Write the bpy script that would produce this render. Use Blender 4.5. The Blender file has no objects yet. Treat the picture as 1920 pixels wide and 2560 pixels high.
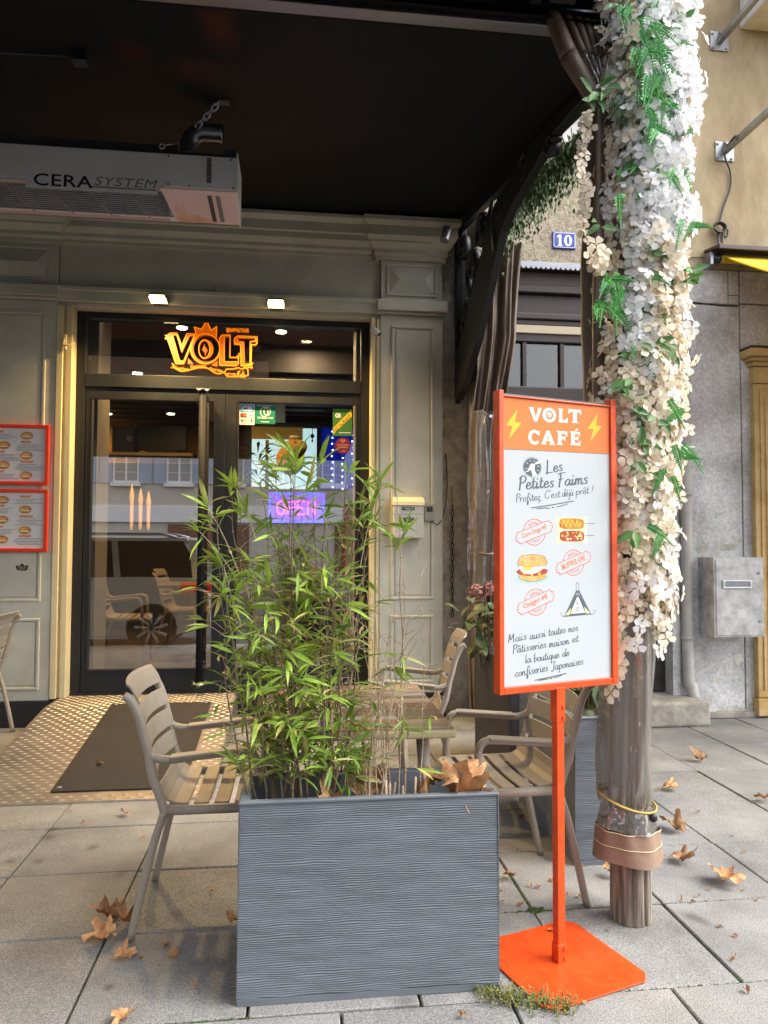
import bpy, math, random
from mathutils import Vector, Matrix, noise
from mathutils.geometry import tessellate_polygon
random.seed(7)
SC = bpy.context.scene
COL = SC.collection
PI = math.pi
R = math.radians

# ------------------------------------------------------------------ camera
F_PX, YAW, PIT, ROL, HC = 1850.0, R(6.93), R(2.31), R(0.213), 1.38
_f = Vector((math.sin(YAW)*math.cos(PIT), math.cos(YAW)*math.cos(PIT), math.sin(PIT)))
_r0 = Vector((math.cos(YAW), -math.sin(YAW), 0)); _u0 = _r0.cross(_f)
_r = _r0*math.cos(ROL) + _u0*math.sin(ROL); _u = -_r0*math.sin(ROL) + _u0*math.cos(ROL)
cd = bpy.data.cameras.new('camera'); cam = bpy.data.objects.new('camera', cd); COL.objects.link(cam)
cd.sensor_fit = 'VERTICAL'; cd.sensor_height = 36.0; cd.lens = 36.0*F_PX/2560.0
cd.clip_start = 0.05; cd.clip_end = 300
m3 = Matrix((_r, _u, -_f)).transposed()
cam.matrix_world = Matrix.Translation((0, 0, HC)) @ m3.to_4x4()
SC.camera = cam

def at(px, py, Y):                      # the point of the plane y = Y seen at photo pixel (px, py)
    d = _r*((px-960)/F_PX) - _u*((py-1280)/F_PX) + _f
    p = d*(Y/d.y); return Vector((p.x, p.y, p.z+HC))
def gr(px, py, z=0.0):                  # the point at height z seen at photo pixel (px, py)
    d = _r*((px-960)/F_PX) - _u*((py-1280)/F_PX) + _f
    p = d*((z-HC)/d.z); return Vector((p.x, p.y, z))

# ------------------------------------------------------------------ sky, sun, exposure
SUN_EL, SUN_AZ = R(48), R(108)          # azimuth measured from +Y clockwise: to the right and a little behind the camera
w = bpy.data.worlds.new('World'); SC.world = w; w.use_nodes = True
nt = w.node_tree; nt.nodes.clear()
sky = nt.nodes.new('ShaderNodeTexSky'); sky.sky_type = 'NISHITA'; sky.sun_disc = False
sky.sun_elevation = SUN_EL; sky.sun_rotation = SUN_AZ; sky.dust_density = 4.0; sky.air_density = 1.0; sky.ozone_density = 1.0
hs = nt.nodes.new('ShaderNodeHueSaturation'); hs.inputs['Saturation'].default_value = 0.22
bg = nt.nodes.new('ShaderNodeBackground'); bg.inputs['Strength'].default_value = 0.15
wo = nt.nodes.new('ShaderNodeOutputWorld')
nt.links.new(sky.outputs[0], hs.inputs['Color']); nt.links.new(hs.outputs[0], bg.inputs[0]); nt.links.new(bg.outputs[0], wo.inputs[0])
sl = bpy.data.lights.new('sun', 'SUN'); sl.energy = 0.5; sl.angle = R(60); sl.color = (1.0, 0.96, 0.9)
so = bpy.data.objects.new('sun', sl); COL.objects.link(so)
sd = Vector((math.sin(SUN_AZ)*math.cos(SUN_EL), math.cos(SUN_AZ)*math.cos(SUN_EL), math.sin(SUN_EL)))
so.rotation_euler = sd.to_track_quat('Z', 'Y').to_euler()
vs = SC.view_settings; vs.view_transform = 'Standard'; vs.look = 'None'; vs.gamma = 1; vs.exposure = 1.8; vs.use_curve_mapping = False
SC.cycles.max_bounces = 10; SC.cycles.transparent_max_bounces = 16; SC.cycles.diffuse_bounces = 5; SC.cycles.glossy_bounces = 4
SC.cycles.caustics_reflective = False; SC.cycles.caustics_refractive = False
SC.cycles.sample_clamp_indirect = 6

# ------------------------------------------------------------------ materials
def mat(name, c, rough=0.6, metal=0.0, var=0.0, scale=6.0, c2=None, bump=0.0, bscale=80.0, stretch=(1, 1, 1), spec=0.5,
        coat=0.0, emis=None, es=0.0, rnd=0.0, alpha=1.0, pos=False, detail=6.0, lo=0.35, hi=0.65, speck=None, speck_amt=0.0, speck_scale=300, trans=0.0):
    if name.startswith('poster'): rough, spec = 0.75, 0.15
    m = bpy.data.materials.new(name); m.use_nodes = True; n = m.node_tree.nodes; l = m.node_tree.links
    b = n['Principled BSDF']
    b.inputs['Base Color'].default_value = (*c, 1); b.inputs['Roughness'].default_value = rough; b.inputs['Metallic'].default_value = metal
    b.inputs['Specular IOR Level'].default_value = spec; b.inputs['Coat Weight'].default_value = coat; b.inputs['Coat Roughness'].default_value = 0.08
    if emis: b.inputs['Emission Color'].default_value = (*emis, 1); b.inputs['Emission Strength'].default_value = es
    if trans:
        tr = n.new('ShaderNodeBsdfTranslucent'); tr.inputs['Color'].default_value = (*c, 1)
    if var or c2 or bump or rnd or speck:
        if pos: src = n.new('ShaderNodeNewGeometry').outputs['Position']
        else: src = n.new('ShaderNodeTexCoord').outputs['Object']
        mp = n.new('ShaderNodeMapping'); mp.inputs['Scale'].default_value = stretch; l.new(src, mp.inputs[0])
        cur = None
        if var or c2:
            t = n.new('ShaderNodeTexNoise'); t.inputs['Scale'].default_value = scale; t.inputs['Detail'].default_value = detail; t.inputs['Roughness'].default_value = 0.65
            l.new(mp.outputs[0], t.inputs['Vector'])
            rp = n.new('ShaderNodeValToRGB'); e = rp.color_ramp.elements; e[0].position = lo; e[1].position = hi
            e[0].color = (*[x*(1-var) for x in c], 1); e[1].color = (*(c2 or [min(1, x*(1+var)) for x in c]), 1)
            l.new(t.outputs['Fac'], rp.inputs[0]); cur = rp.outputs[0]
            rr = n.new('ShaderNodeMapRange'); rr.inputs[3].default_value = max(0.02, rough-0.08); rr.inputs[4].default_value = min(1, rough+0.1)
            l.new(t.outputs['Fac'], rr.inputs[0]); l.new(rr.outputs[0], b.inputs['Roughness'])
        if speck:
            t2 = n.new('ShaderNodeTexNoise'); t2.inputs['Scale'].default_value = speck_scale; t2.inputs['Detail'].default_value = 3.0
            l.new(mp.outputs[0], t2.inputs['Vector'])
            rp2 = n.new('ShaderNodeValToRGB'); e = rp2.color_ramp.elements; e[0].position = 0.40; e[1].position = 0.62
            e[0].color = (*[1-speck_amt]*3, 1); e[1].color = (*[1+speck_amt]*3, 1)
            l.new(t2.outputs['Fac'], rp2.inputs[0])
            mx = n.new('ShaderNodeMix'); mx.data_type = 'RGBA'; mx.blend_type = 'MULTIPLY'; mx.inputs[0].default_value = 1
            if cur: l.new(cur, mx.inputs[6])
            else: mx.inputs[6].default_value = (*c, 1)
            l.new(rp2.outputs[0], mx.inputs[7]); cur = mx.outputs[2]
        if rnd:
            oi = n.new('ShaderNodeObjectInfo'); mr = n.new('ShaderNodeMapRange'); mr.inputs[3].default_value = 1-rnd; mr.inputs[4].default_value = 1+rnd
            l.new(oi.outputs['Random'], mr.inputs[0])
            mx = n.new('ShaderNodeVectorMath'); mx.operation = 'SCALE'
            if cur: l.new(cur, mx.inputs[0])
            else: mx.inputs[0].default_value = c
            l.new(mr.outputs[0], mx.inputs['Scale']); cur = mx.outputs[0]
        if cur: l.new(cur, b.inputs['Base Color'])
        if cur and trans: l.new(cur, tr.inputs['Color'])
        if bump:
            t3 = n.new('ShaderNodeTexNoise'); t3.inputs['Scale'].default_value = bscale; t3.inputs['Detail'].default_value = 5.0
            l.new(mp.outputs[0], t3.inputs['Vector'])
            bp = n.new('ShaderNodeBump'); bp.inputs['Strength'].default_value = bump; bp.inputs['Distance'].default_value = 0.01
            l.new(t3.outputs['Fac'], bp.inputs['Height']); l.new(bp.outputs[0], b.inputs['Normal'])
    if trans:
        mxs = n.new('ShaderNodeMixShader'); mxs.inputs[0].default_value = trans
        l.new(b.outputs[0], mxs.inputs[1]); l.new(tr.outputs[0], mxs.inputs[2]); l.new(mxs.outputs[0], n['Material Output'].inputs[0])
    return m

def sheet(name, tint, refl, edge, rough, diffuse=None, dfac=0.0, bump=0.0, bscale=20):   # see-through pane or film
    m = bpy.data.materials.new(name); m.use_nodes = True; n = m.node_tree.nodes; l = m.node_tree.links; n.clear()
    o = n.new('ShaderNodeOutputMaterial'); t = n.new('ShaderNodeBsdfTransparent'); t.inputs[0].default_value = (*tint, 1)
    g = n.new('ShaderNodeBsdfGlossy'); g.inputs['Roughness'].default_value = rough
    lw = n.new('ShaderNodeLayerWeight'); lw.inputs['Blend'].default_value = 0.5
    pw = n.new('ShaderNodeMath'); pw.operation = 'POWER'; pw.inputs[1].default_value = 4; l.new(lw.outputs['Facing'], pw.inputs[0])
    ma = n.new('ShaderNodeMath'); ma.operation = 'MULTIPLY_ADD'; ma.inputs[1].default_value = edge; ma.inputs[2].default_value = refl; l.new(pw.outputs[0], ma.inputs[0])
    mx = n.new('ShaderNodeMixShader'); l.new(ma.outputs[0], mx.inputs[0])
    base = t.outputs[0]
    if diffuse:
        d = n.new('ShaderNodeBsdfDiffuse'); d.inputs[0].default_value = (*diffuse, 1); tl = n.new('ShaderNodeBsdfTranslucent'); tl.inputs[0].default_value = (*diffuse, 1)
        a = n.new('ShaderNodeMixShader'); a.inputs[0].default_value = 0.4; l.new(d.outputs[0], a.inputs[1]); l.new(tl.outputs[0], a.inputs[2])
        b = n.new('ShaderNodeMixShader'); b.inputs[0].default_value = dfac; l.new(t.outputs[0], b.inputs[1]); l.new(a.outputs[0], b.inputs[2]); base = b.outputs[0]
    if bump:
        tx = n.new('ShaderNodeTexNoise'); tx.inputs['Scale'].default_value = bscale; tc = n.new('ShaderNodeTexCoord'); l.new(tc.outputs['Object'], tx.inputs['Vector'])
        bp = n.new('ShaderNodeBump'); bp.inputs['Strength'].default_value = bump; bp.inputs['Distance'].default_value = 0.02
        l.new(tx.outputs['Fac'], bp.inputs['Height']); l.new(bp.outputs[0], g.inputs['Normal'])
    l.new(base, mx.inputs[1]); l.new(g.outputs[0], mx.inputs[2]); l.new(mx.outputs[0], o.inputs[0])
    return m

M = {}
M['facade'] = mat('facade_paint', (0.52, 0.51, 0.43), 0.55, var=0.13, scale=2.4, bump=0.06, bscale=90, pos=True)
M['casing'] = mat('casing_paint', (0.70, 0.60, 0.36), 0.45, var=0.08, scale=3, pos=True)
M['anth'] = mat('anthracite_paint', (0.015, 0.017, 0.021), 0.5, var=0.2, scale=4, bump=0.03, bscale=60, pos=True, spec=0.35)
M['black'] = mat('black_metal', (0.012, 0.012, 0.014), 0.45, var=0.3, scale=8, pos=True)
M['iron'] = mat('wrought_iron', (0.006, 0.006, 0.007), 0.5, var=0.4, scale=9, bump=0.2, bscale=40)
M['handle'] = mat('handle_metal', (0.012, 0.013, 0.018), 0.6, spec=0.12)
M['steel'] = mat('brushed_steel', (0.55, 0.56, 0.58), 0.3, metal=1.0, var=0.1, scale=10)
M['galv'] = mat('galvanised_steel', (0.30, 0.31, 0.32), 0.42, metal=0.7, var=0.25, scale=14)
M['alu'] = mat('aluminium', (0.26, 0.26, 0.29), 0.34, metal=0.9, var=0.12, scale=5, stretch=(0.3, 4, 4))
M['canopy'] = mat('black_canopy_cloth', (0.0022, 0.0023, 0.003), 0.75, c2=(0.0034, 0.0032, 0.0036), var=0.2, scale=1.5, bump=0.05, bscale=150, pos=True, spec=0.2)
def add_glow_or_stain(m, spots, col):            # soft ragged spots: painted red glow on the canopy, dark stains on slabs
    n = m.node_tree.nodes; l = m.node_tree.links; b = n['Principled BSDF']; src = b.inputs['Base Color'].links[0].from_socket
    g = n.new('ShaderNodeNewGeometry'); nz = n.new('ShaderNodeTexNoise'); nz.inputs['Scale'].default_value = 7; l.new(g.outputs['Position'], nz.inputs['Vector'])
    for (x, y, rx, ry, k) in spots:
        mp = n.new('ShaderNodeMapping'); mp.vector_type = 'POINT'; mp.inputs['Location'].default_value = (-x/rx, -y/ry, 0); mp.inputs['Scale'].default_value = (1/rx, 1/ry, 0); l.new(g.outputs['Position'], mp.inputs[0])
        ln = n.new('ShaderNodeVectorMath'); ln.operation = 'LENGTH'; l.new(mp.outputs[0], ln.inputs[0])
        ad = n.new('ShaderNodeMath'); ad.operation = 'ADD'; l.new(ln.outputs['Value'], ad.inputs[0]); l.new(nz.outputs['Fac'], ad.inputs[1])
        mr = n.new('ShaderNodeMapRange'); mr.interpolation_type = 'SMOOTHSTEP'; mr.inputs[1].default_value = 1.6; mr.inputs[2].default_value = .5; mr.inputs[3].default_value = 0; mr.inputs[4].default_value = k; l.new(ad.outputs[0], mr.inputs[0])
        mx = n.new('ShaderNodeMix'); mx.data_type = 'RGBA'; l.new(mr.outputs[0], mx.inputs[0]); l.new(src, mx.inputs[6]); mx.inputs[7].default_value = (*col, 1); src = mx.outputs[2]
    l.new(src, b.inputs['Base Color'])
add_glow_or_stain(M['canopy'], [(-.31, 2.92, .10, .26, .9), (-.72, 3.22, .10, .20, .5), (-.45, 3.35, .16, .2, .35)], (0.06, 0.011, 0.006))  # red glow caught on the cloth, painted into its base colour
M['heater'] = mat('heater_enamel', (0.86, 0.88, 0.88), 0.4, metal=0.15, var=0.06, scale=5, bump=0.02, bscale=60)
M['heaterpink'] = mat('heater_pink_panel', (0.88, 0.62, 0.60), 0.35, c2=(0.86, 0.64, 0.68), var=0.08, scale=5)  # pink glow mirrored by the metal underside, put into the base colour
M['flame'] = mat('flame_print', (0.86, 0.40, 0.24), 0.5, c2=(0.87, 0.58, 0.52), var=0.12, scale=16)  # orange part of the mirrored glow, painted as colour
M['darkgrey'] = mat('dark_grey', (0.06, 0.06, 0.062), 0.5, var=0.2, scale=8)
M['midgrey'] = mat('mid_grey', (0.2, 0.2, 0.2), 0.5)
M['chair'] = mat('taupe_powder_coat', (0.315, 0.272, 0.222), 0.42, var=0.06, scale=12, bump=0.03, bscale=300)
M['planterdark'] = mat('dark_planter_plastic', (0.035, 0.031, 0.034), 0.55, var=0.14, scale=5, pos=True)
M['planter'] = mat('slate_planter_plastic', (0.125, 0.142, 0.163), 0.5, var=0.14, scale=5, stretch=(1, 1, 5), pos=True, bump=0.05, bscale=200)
M['soil'] = mat('potting_soil', (0.06, 0.045, 0.03), 0.95, c2=(0.16, 0.12, 0.08), var=0.4, scale=40, bump=0.8, bscale=90)
M['chip'] = mat('bark_chip', (0.42, 0.34, 0.24), 0.9, rnd=0.4)
M['orange'] = mat('orange_powder_coat', (0.66, 0.060, 0.006), 0.38, c2=(0.74, 0.075, 0.010), var=0.08, scale=7, speck=1, speck_amt=0.07, speck_scale=28, bump=0.03, bscale=120)
M['paper'] = mat('poster_paper', (0.455, 0.49, 0.505), 0.35, var=0.02, scale=2, spec=0.3)
M['porange'] = mat('poster_orange', (0.72, 0.20, 0.07), 0.4, var=0.04, scale=9)
M['pyellow'] = mat('poster_yellow', (0.88, 0.48, 0.06), 0.4)
M['pwhite'] = mat('poster_white', (0.70, 0.70, 0.69), 0.4)
M['pdark'] = mat('poster_slate', (0.10, 0.125, 0.145), 0.45)
M['pred'] = mat('poster_red_line', (0.70, 0.12, 0.06), 0.45)
M['ppeach'] = mat('poster_peach', (0.72, 0.30, 0.17), 0.45)
M['pbrown'] = mat('poster_brown', (0.50, 0.16, 0.035), 0.45, c2=(0.68, 0.30, 0.08), var=0.2, scale=30)
M['pcrust'] = mat('poster_crust', (0.72, 0.34, 0.10), 0.45, c2=(0.82, 0.48, 0.2), var=0.15, scale=40)
M['pcream'] = mat('poster_cream', (0.80, 0.68, 0.40), 0.45)
M['ptan'] = mat('poster_tray', (0.72, 0.66, 0.46), 0.45)
M['pblue'] = mat('poster_pale_blue', (0.35, 0.58, 0.68), 0.45)
M['pbacon'] = mat('poster_bacon', (0.35, 0.07, 0.05), 0.45)
M['pgreen'] = mat('sticker_dark_green', (0.01, 0.17, 0.11), 0.4)
M['pgreen2'] = mat('sticker_green', (0.045, 0.17, 0.03), 0.4)
M['syellow'] = mat('sticker_yellow', (0.85, 0.55, 0.02), 0.4)
M['splum'] = mat('sticker_plum', (0.16, 0.015, 0.04), 0.4)
M['sblue'] = mat('sticker_blue', (0.02, 0.30, 0.55), 0.4)
M['sred'] = mat('sticker_red', (0.7, 0.03, 0.02), 0.4)
M['swhite'] = mat('sticker_white', (0.8, 0.8, 0.78), 0.4)
M['logo'] = mat('orange_edge_lit_logo', (0.7, 0.16, 0.005), 0.5, emis=(1.0, 0.21, 0.0), es=0.30)  # logo orange given a glow of its own
M['logo2'] = mat('orange_lit_fill', (0.5, 0.09, 0.005), 0.5, emis=(1.0, 0.16, 0.0), es=0.14, c2=(0.4, 0.06, 0.004), var=0.1, scale=60)
M['printdark'] = mat('dark_print', (0.03, 0.028, 0.028), 0.6)
M['navy'] = mat('navy_print', (0.008, 0.01, 0.03), 0.4)
M['enamel'] = mat('blue_enamel', (0.012, 0.03, 0.30), 0.15, coat=0.6)
M['enamelw'] = mat('white_enamel', (0.8, 0.8, 0.82), 0.15, coat=0.5)
M['redframe'] = mat('red_frame_plastic', (0.72, 0.045, 0.01), 0.25)
M['menu'] = mat('menu_paper', (0.74, 0.73, 0.74), 0.4)
M['slab'] = mat('paving_concrete', (0.19, 0.186, 0.178), 0.85, c2=(0.27, 0.264, 0.252), var=0.12, scale=2.2, pos=True, rnd=0.07, speck=1, speck_amt=0.32, speck_scale=210, bump=0.3, bscale=220)
M['bed'] = mat('joint_bed', (0.055, 0.05, 0.04), 0.95, c2=(0.07, 0.11, 0.02), var=0.2, scale=2.5, pos=True, bump=0.5, bscale=120, lo=0.45, hi=0.58)
M['asphalt'] = mat('asphalt', (0.045, 0.045, 0.047), 0.9, var=0.25, scale=3, bump=0.4, bscale=150, speck=1, speck_amt=0.3)
M['kerb'] = mat('granite_kerb', (0.30, 0.29, 0.28), 0.8, var=0.15, scale=8, speck=1, speck_amt=0.25, speck_scale=120)
M['tread'] = mat('aluminium_tread_plate', (0.21, 0.18, 0.15), 0.42, metal=0.55, var=0.2, scale=5)
M['stud'] = mat('worn_tread_stud', (0.45, 0.41, 0.37), 0.35, metal=0.6, var=0.1, scale=20)
M['rubber'] = mat('rubber_mat', (0.017, 0.013, 0.011), 0.85, var=0.35, scale=6, bump=0.4, bscale=200, speck=1, speck_amt=0.35, speck_scale=160)
M['pebble'] = mat('pebble_dash', (0.33, 0.27, 0.19), 0.95, c2=(0.47, 0.41, 0.31), var=0.2, scale=34, bump=1.0, bscale=70, pos=True)
M['yellowwall'] = mat('ochre_render', (0.31, 0.235, 0.135), 0.9, c2=(0.42, 0.345, 0.225), var=0.14, scale=2.2, pos=True, bump=0.2, bscale=30, stretch=(1.6, 1.6, 0.7))
M['greywall'] = mat('grey_render', (0.43, 0.42, 0.41), 0.92, c2=(0.66, 0.66, 0.67), var=0.2, scale=2.3, pos=True, bump=0.55, bscale=26, speck=1, speck_amt=0.12, speck_scale=45)
M['patch'] = mat('bare_plaster', (0.44, 0.42, 0.37), 0.95, c2=(0.60, 0.58, 0.53), var=0.2, scale=12, pos=True, bump=0.5, bscale=40)
M['stonewhite'] = mat('white_stone', (0.60, 0.58, 0.56), 0.85, c2=(0.68, 0.66, 0.65), var=0.15, scale=4, pos=True, bump=0.15, bscale=30)
M['stone'] = mat('old_stone', (0.30, 0.27, 0.23), 0.92, c2=(0.42, 0.39, 0.34), var=0.25, scale=6, pos=True, bump=0.6, bscale=25)
M['mailgrey'] = mat('mailbox_sheet_metal', (0.42, 0.415, 0.41), 0.6, metal=0.1, c2=(0.60, 0.60, 0.60), var=0.25, scale=9, pos=True, bump=0.25, bscale=30)
M['pipe'] = mat('painted_downpipe', (0.42, 0.40, 0.37), 0.7, var=0.15, scale=6, pos=True, bump=0.2, bscale=30)
M['darkwood'] = mat('dark_brown_joinery', (0.035, 0.023, 0.022), 0.5, var=0.3, scale=5, stretch=(1, 1, 6), pos=True, bump=0.12, bscale=50)
M['ochre'] = mat('ochre_wood', (0.50, 0.32, 0.10), 0.6, c2=(0.60, 0.43, 0.2), var=0.15, scale=5, pos=True, bump=0.15, bscale=40)
M['yellowcloth'] = mat('yellow_awning_cloth', (0.72, 0.50, 0.035), 0.8, var=0.08, scale=6, trans=0.3)
M['brownbox'] = mat('brown_awning_case', (0.07, 0.05, 0.045), 0.5, var=0.2, scale=6)
M['plasticw'] = mat('white_plastic', (0.62, 0.62, 0.62), 0.4)
M['greybox'] = mat('grey_plastic', (0.30, 0.29, 0.24), 0.45)
M['browncloth'] = mat('brown_curtain_cloth', (0.115, 0.078, 0.056), 0.5, c2=(0.165, 0.122, 0.092), var=0.2, scale=4, bump=0.15, bscale=30)
M['hemcloth'] = mat('brown_hem_cloth', (0.26, 0.165, 0.115), 0.65, var=0.1, scale=8, bump=0.15, bscale=60)
M['film'] = sheet('clear_curtain_film', (0.78, 0.75, 0.71), 0.16, 0.6, 0.09, diffuse=(0.40, 0.385, 0.37), dfac=0.30, bump=0.9, bscale=11)
M['filmbrown'] = sheet('smoky_curtain_film', (0.62, 0.56, 0.50), 0.14, 0.5, 0.12, diffuse=(0.24, 0.195, 0.16), dfac=0.5, bump=0.9, bscale=10)
M['rope'] = mat('yellow_cord', (0.40, 0.28, 0.07), 0.7)
M['postwood'] = mat('weathered_post', (0.17, 0.135, 0.10), 0.9, c2=(0.34, 0.29, 0.235), var=0.35, scale=16, stretch=(1, 1, 0.06), speck=1, speck_amt=0.35, speck_scale=70, bump=0.4, bscale=60)
M['glass'] = sheet('window_glass', (0.93, 0.94, 0.93), 0.40, 0.6, 0.0)
M['glassdark'] = sheet('old_window_glass', (0.55, 0.57, 0.58), 0.10, 0.6, 0.04, bump=0.05, bscale=4)
M['flowerw'] = mat('white_silk_petal', (0.90, 0.90, 0.91), 0.8, rnd=0.08, trans=0.3)
M['flowerc'] = mat('cream_silk_petal', (0.88, 0.79, 0.63), 0.8, rnd=0.10, trans=0.3)
M['flowerp'] = mat('peach_silk_petal', (0.86, 0.78, 0.65), 0.8, rnd=0.10, trans=0.3)
M['eyep'] = mat('pink_flower_heart', (0.74, 0.50, 0.40), 0.8)
M['eyec'] = mat('buff_flower_heart', (0.66, 0.50, 0.28), 0.8)
M['fern'] = mat('green_plastic_fern', (0.045, 0.32, 0.085), 0.45, c2=(0.14, 0.46, 0.10), var=0.2, scale=10, trans=0.15)
M['leafg'] = mat('silk_leaf', (0.05, 0.17, 0.055), 0.5, c2=(0.12, 0.26, 0.05), var=0.2, scale=14, trans=0.2)
M['stemg'] = mat('pale_green_stem', (0.30, 0.36, 0.22), 0.7)
M['bamboo1'] = mat('bamboo_leaf', (0.20, 0.38, 0.045), 0.45, c2=(0.42, 0.58, 0.09), var=0.2, scale=3, pos=True, rnd=0.25, trans=0.4)
M['bamboo2'] = mat('bamboo_leaf_yellowing', (0.48, 0.50, 0.10), 0.5, c2=(0.58, 0.52, 0.2), var=0.2, scale=6, pos=True, rnd=0.25, trans=0.3)
M['culm'] = mat('bamboo_culm', (0.11, 0.07, 0.045), 0.55, c2=(0.22, 0.16, 0.09), var=0.3, scale=9, pos=True)
M['dryculm'] = mat('dry_culm', (0.36, 0.24, 0.14), 0.6, c2=(0.52, 0.42, 0.30), var=0.3, scale=14, pos=True)
M['dryleaf'] = mat('dry_leaf', (0.42, 0.19, 0.065), 0.75, c2=(0.58, 0.34, 0.17), var=0.35, scale=11, rnd=0.32, bump=0.6, bscale=40, trans=0.12)
M['weed'] = mat('weed_green', (0.10, 0.15, 0.03), 0.8, c2=(0.28, 0.25, 0.08), var=0.2, scale=30, pos=True)
M['moss'] = mat('joint_moss', (0.025, 0.05, 0.008), 0.95, c2=(0.07, 0.12, 0.02), var=0.3, scale=60, pos=True, bump=0.8, bscale=200)
M['ivy'] = mat('ivy_leaf', (0.03, 0.07, 0.015), 0.5, c2=(0.07, 0.12, 0.02), var=0.2, scale=20, pos=True, trans=0.2)
M['hydleaf'] = mat('hydrangea_leaf', (0.05, 0.11, 0.035), 0.5, c2=(0.14, 0.13, 0.05), var=0.2, scale=9, pos=True, trans=0.15)
M['hydflower'] = mat('faded_hydrangea_bloom', (0.28, 0.11, 0.10), 0.8, c2=(0.40, 0.20, 0.17), var=0.2, scale=30, pos=True)
PLANKS = [(0.24, 0.115, 0.055), (0.34, 0.25, 0.16), (0.13, 0.07, 0.04), (0.24, 0.18, 0.13), (0.40, 0.14, 0.035), (0.17, 0.115, 0.085), (0.30, 0.29, 0.28), (0.27, 0.065, 0.03), (0.32, 0.19, 0.085)]
for i, c in enumerate(PLANKS):
    M['plank%d' % i] = mat('reclaimed_wood_tone_%d' % i, c, 0.35, var=0.25, scale=9, stretch=(1, 9, 9), bump=0.03, bscale=40, coat=0.5)
M['edgewood'] = mat('pale_table_edge', (0.52, 0.46, 0.27), 0.5, c2=(0.40, 0.34, 0.18), var=0.2, scale=10, stretch=(0.6, 6, 6))
M['lampface'] = mat('lit_floodlight', (1, 0.9, 0.6), 0.3, emis=(1.0, 0.74, 0.32), es=3.5)
M['spotface'] = mat('lit_downlight', (1, 0.9, 0.7), 0.3, emis=(1.0, 0.86, 0.60), es=8)
M['neonb'] = mat('blue_neon_tube', (0.05, 0.1, 1), 0.3, emis=(0.0, 0.020, 1.0), es=7)
M['neonp'] = mat('pink_neon_tube', (1, 0.2, 0.8), 0.3, emis=(1.0, 0.045, 0.62), es=3.2)
M['neonback'] = mat('clear_neon_backing', (0.05, 0.03, 0.14), 0.5, emis=(0.24, 0.03, 1.0), es=0.65)  # tube light spilling onto the backing, put in as emission
M['panel'] = mat('backlit_panel', (0.5, 0.7, 0.75), 0.5, emis=(0.50, 0.74, 0.80), es=0.75)
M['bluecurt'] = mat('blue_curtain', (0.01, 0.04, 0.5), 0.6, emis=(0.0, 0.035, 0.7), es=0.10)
M['fairy'] = mat('fairy_light', (1, 1, 1), 0.4, emis=(0.75, 0.85, 1.0), es=2.5)
M['warmlamp'] = mat('warm_lamp', (1, 0.7, 0.4), 0.4, emis=(1.0, 0.45, 0.13), es=0.16)  # self-lit colour for the bright streaks
M['inwall'] = mat('interior_ochre_wall', (0.42, 0.27, 0.09), 0.7, var=0.1, scale=2, pos=True)
M['inbeige'] = mat('interior_beige', (0.50, 0.42, 0.30), 0.7, var=0.06, scale=2, pos=True)
M['inmauve'] = mat('interior_mauve_ceiling', (0.20, 0.145, 0.15), 0.7, var=0.1, scale=2, pos=True)
M['indark'] = mat('interior_dark_slats', (0.028, 0.021, 0.017), 0.6, var=0.2, scale=4, pos=True)
M['infloor'] = mat('interior_floor', (0.11, 0.085, 0.065), 0.5, var=0.2, scale=5, pos=True)
M['brick'] = mat('interior_red_brick', (0.24, 0.09, 0.05), 0.8, var=0.25, scale=18, pos=True)
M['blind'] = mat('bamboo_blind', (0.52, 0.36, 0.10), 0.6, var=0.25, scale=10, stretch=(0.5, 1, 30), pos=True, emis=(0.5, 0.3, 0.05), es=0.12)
M['plush'] = mat('tan_plush', (0.55, 0.33, 0.07), 0.95, var=0.2, scale=40, bump=0.5, bscale=120)
M['plushd'] = mat('dark_plush', (0.12, 0.08, 0.05), 0.95)
M['car'] = mat('silver_car_paint', (0.48, 0.50, 0.54), 0.25, metal=0.6, coat=0.8)
M['carglass'] = mat('tinted_car_glass', (0.012, 0.016, 0.02), 0.06, spec=0.8)
M['tyre'] = mat('tyre_rubber', (0.018, 0.018, 0.018), 0.8)
M['taillight'] = mat('red_tail_light', (0.6, 0.01, 0.01), 0.15, coat=1)
M['housewall'] = mat('house_render', (0.55, 0.52, 0.46), 0.9, var=0.06, scale=1.5, pos=True)
M['houseband'] = mat('house_white_band', (0.78, 0.78, 0.80), 0.9)
M['shutter'] = mat('pale_blue_shutter', (0.36, 0.42, 0.54), 0.7, var=0.06, scale=4, pos=True)
M['garage'] = mat('brown_garage_door', (0.16, 0.075, 0.05), 0.6, var=0.2, scale=5, pos=True)
M['curtainw'] = mat('net_curtain', (0.35, 0.35, 0.33), 0.8)
M['roof'] = mat('roof_tile', (0.30, 0.13, 0.08), 0.85, var=0.25, scale=10, pos=True)

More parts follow.
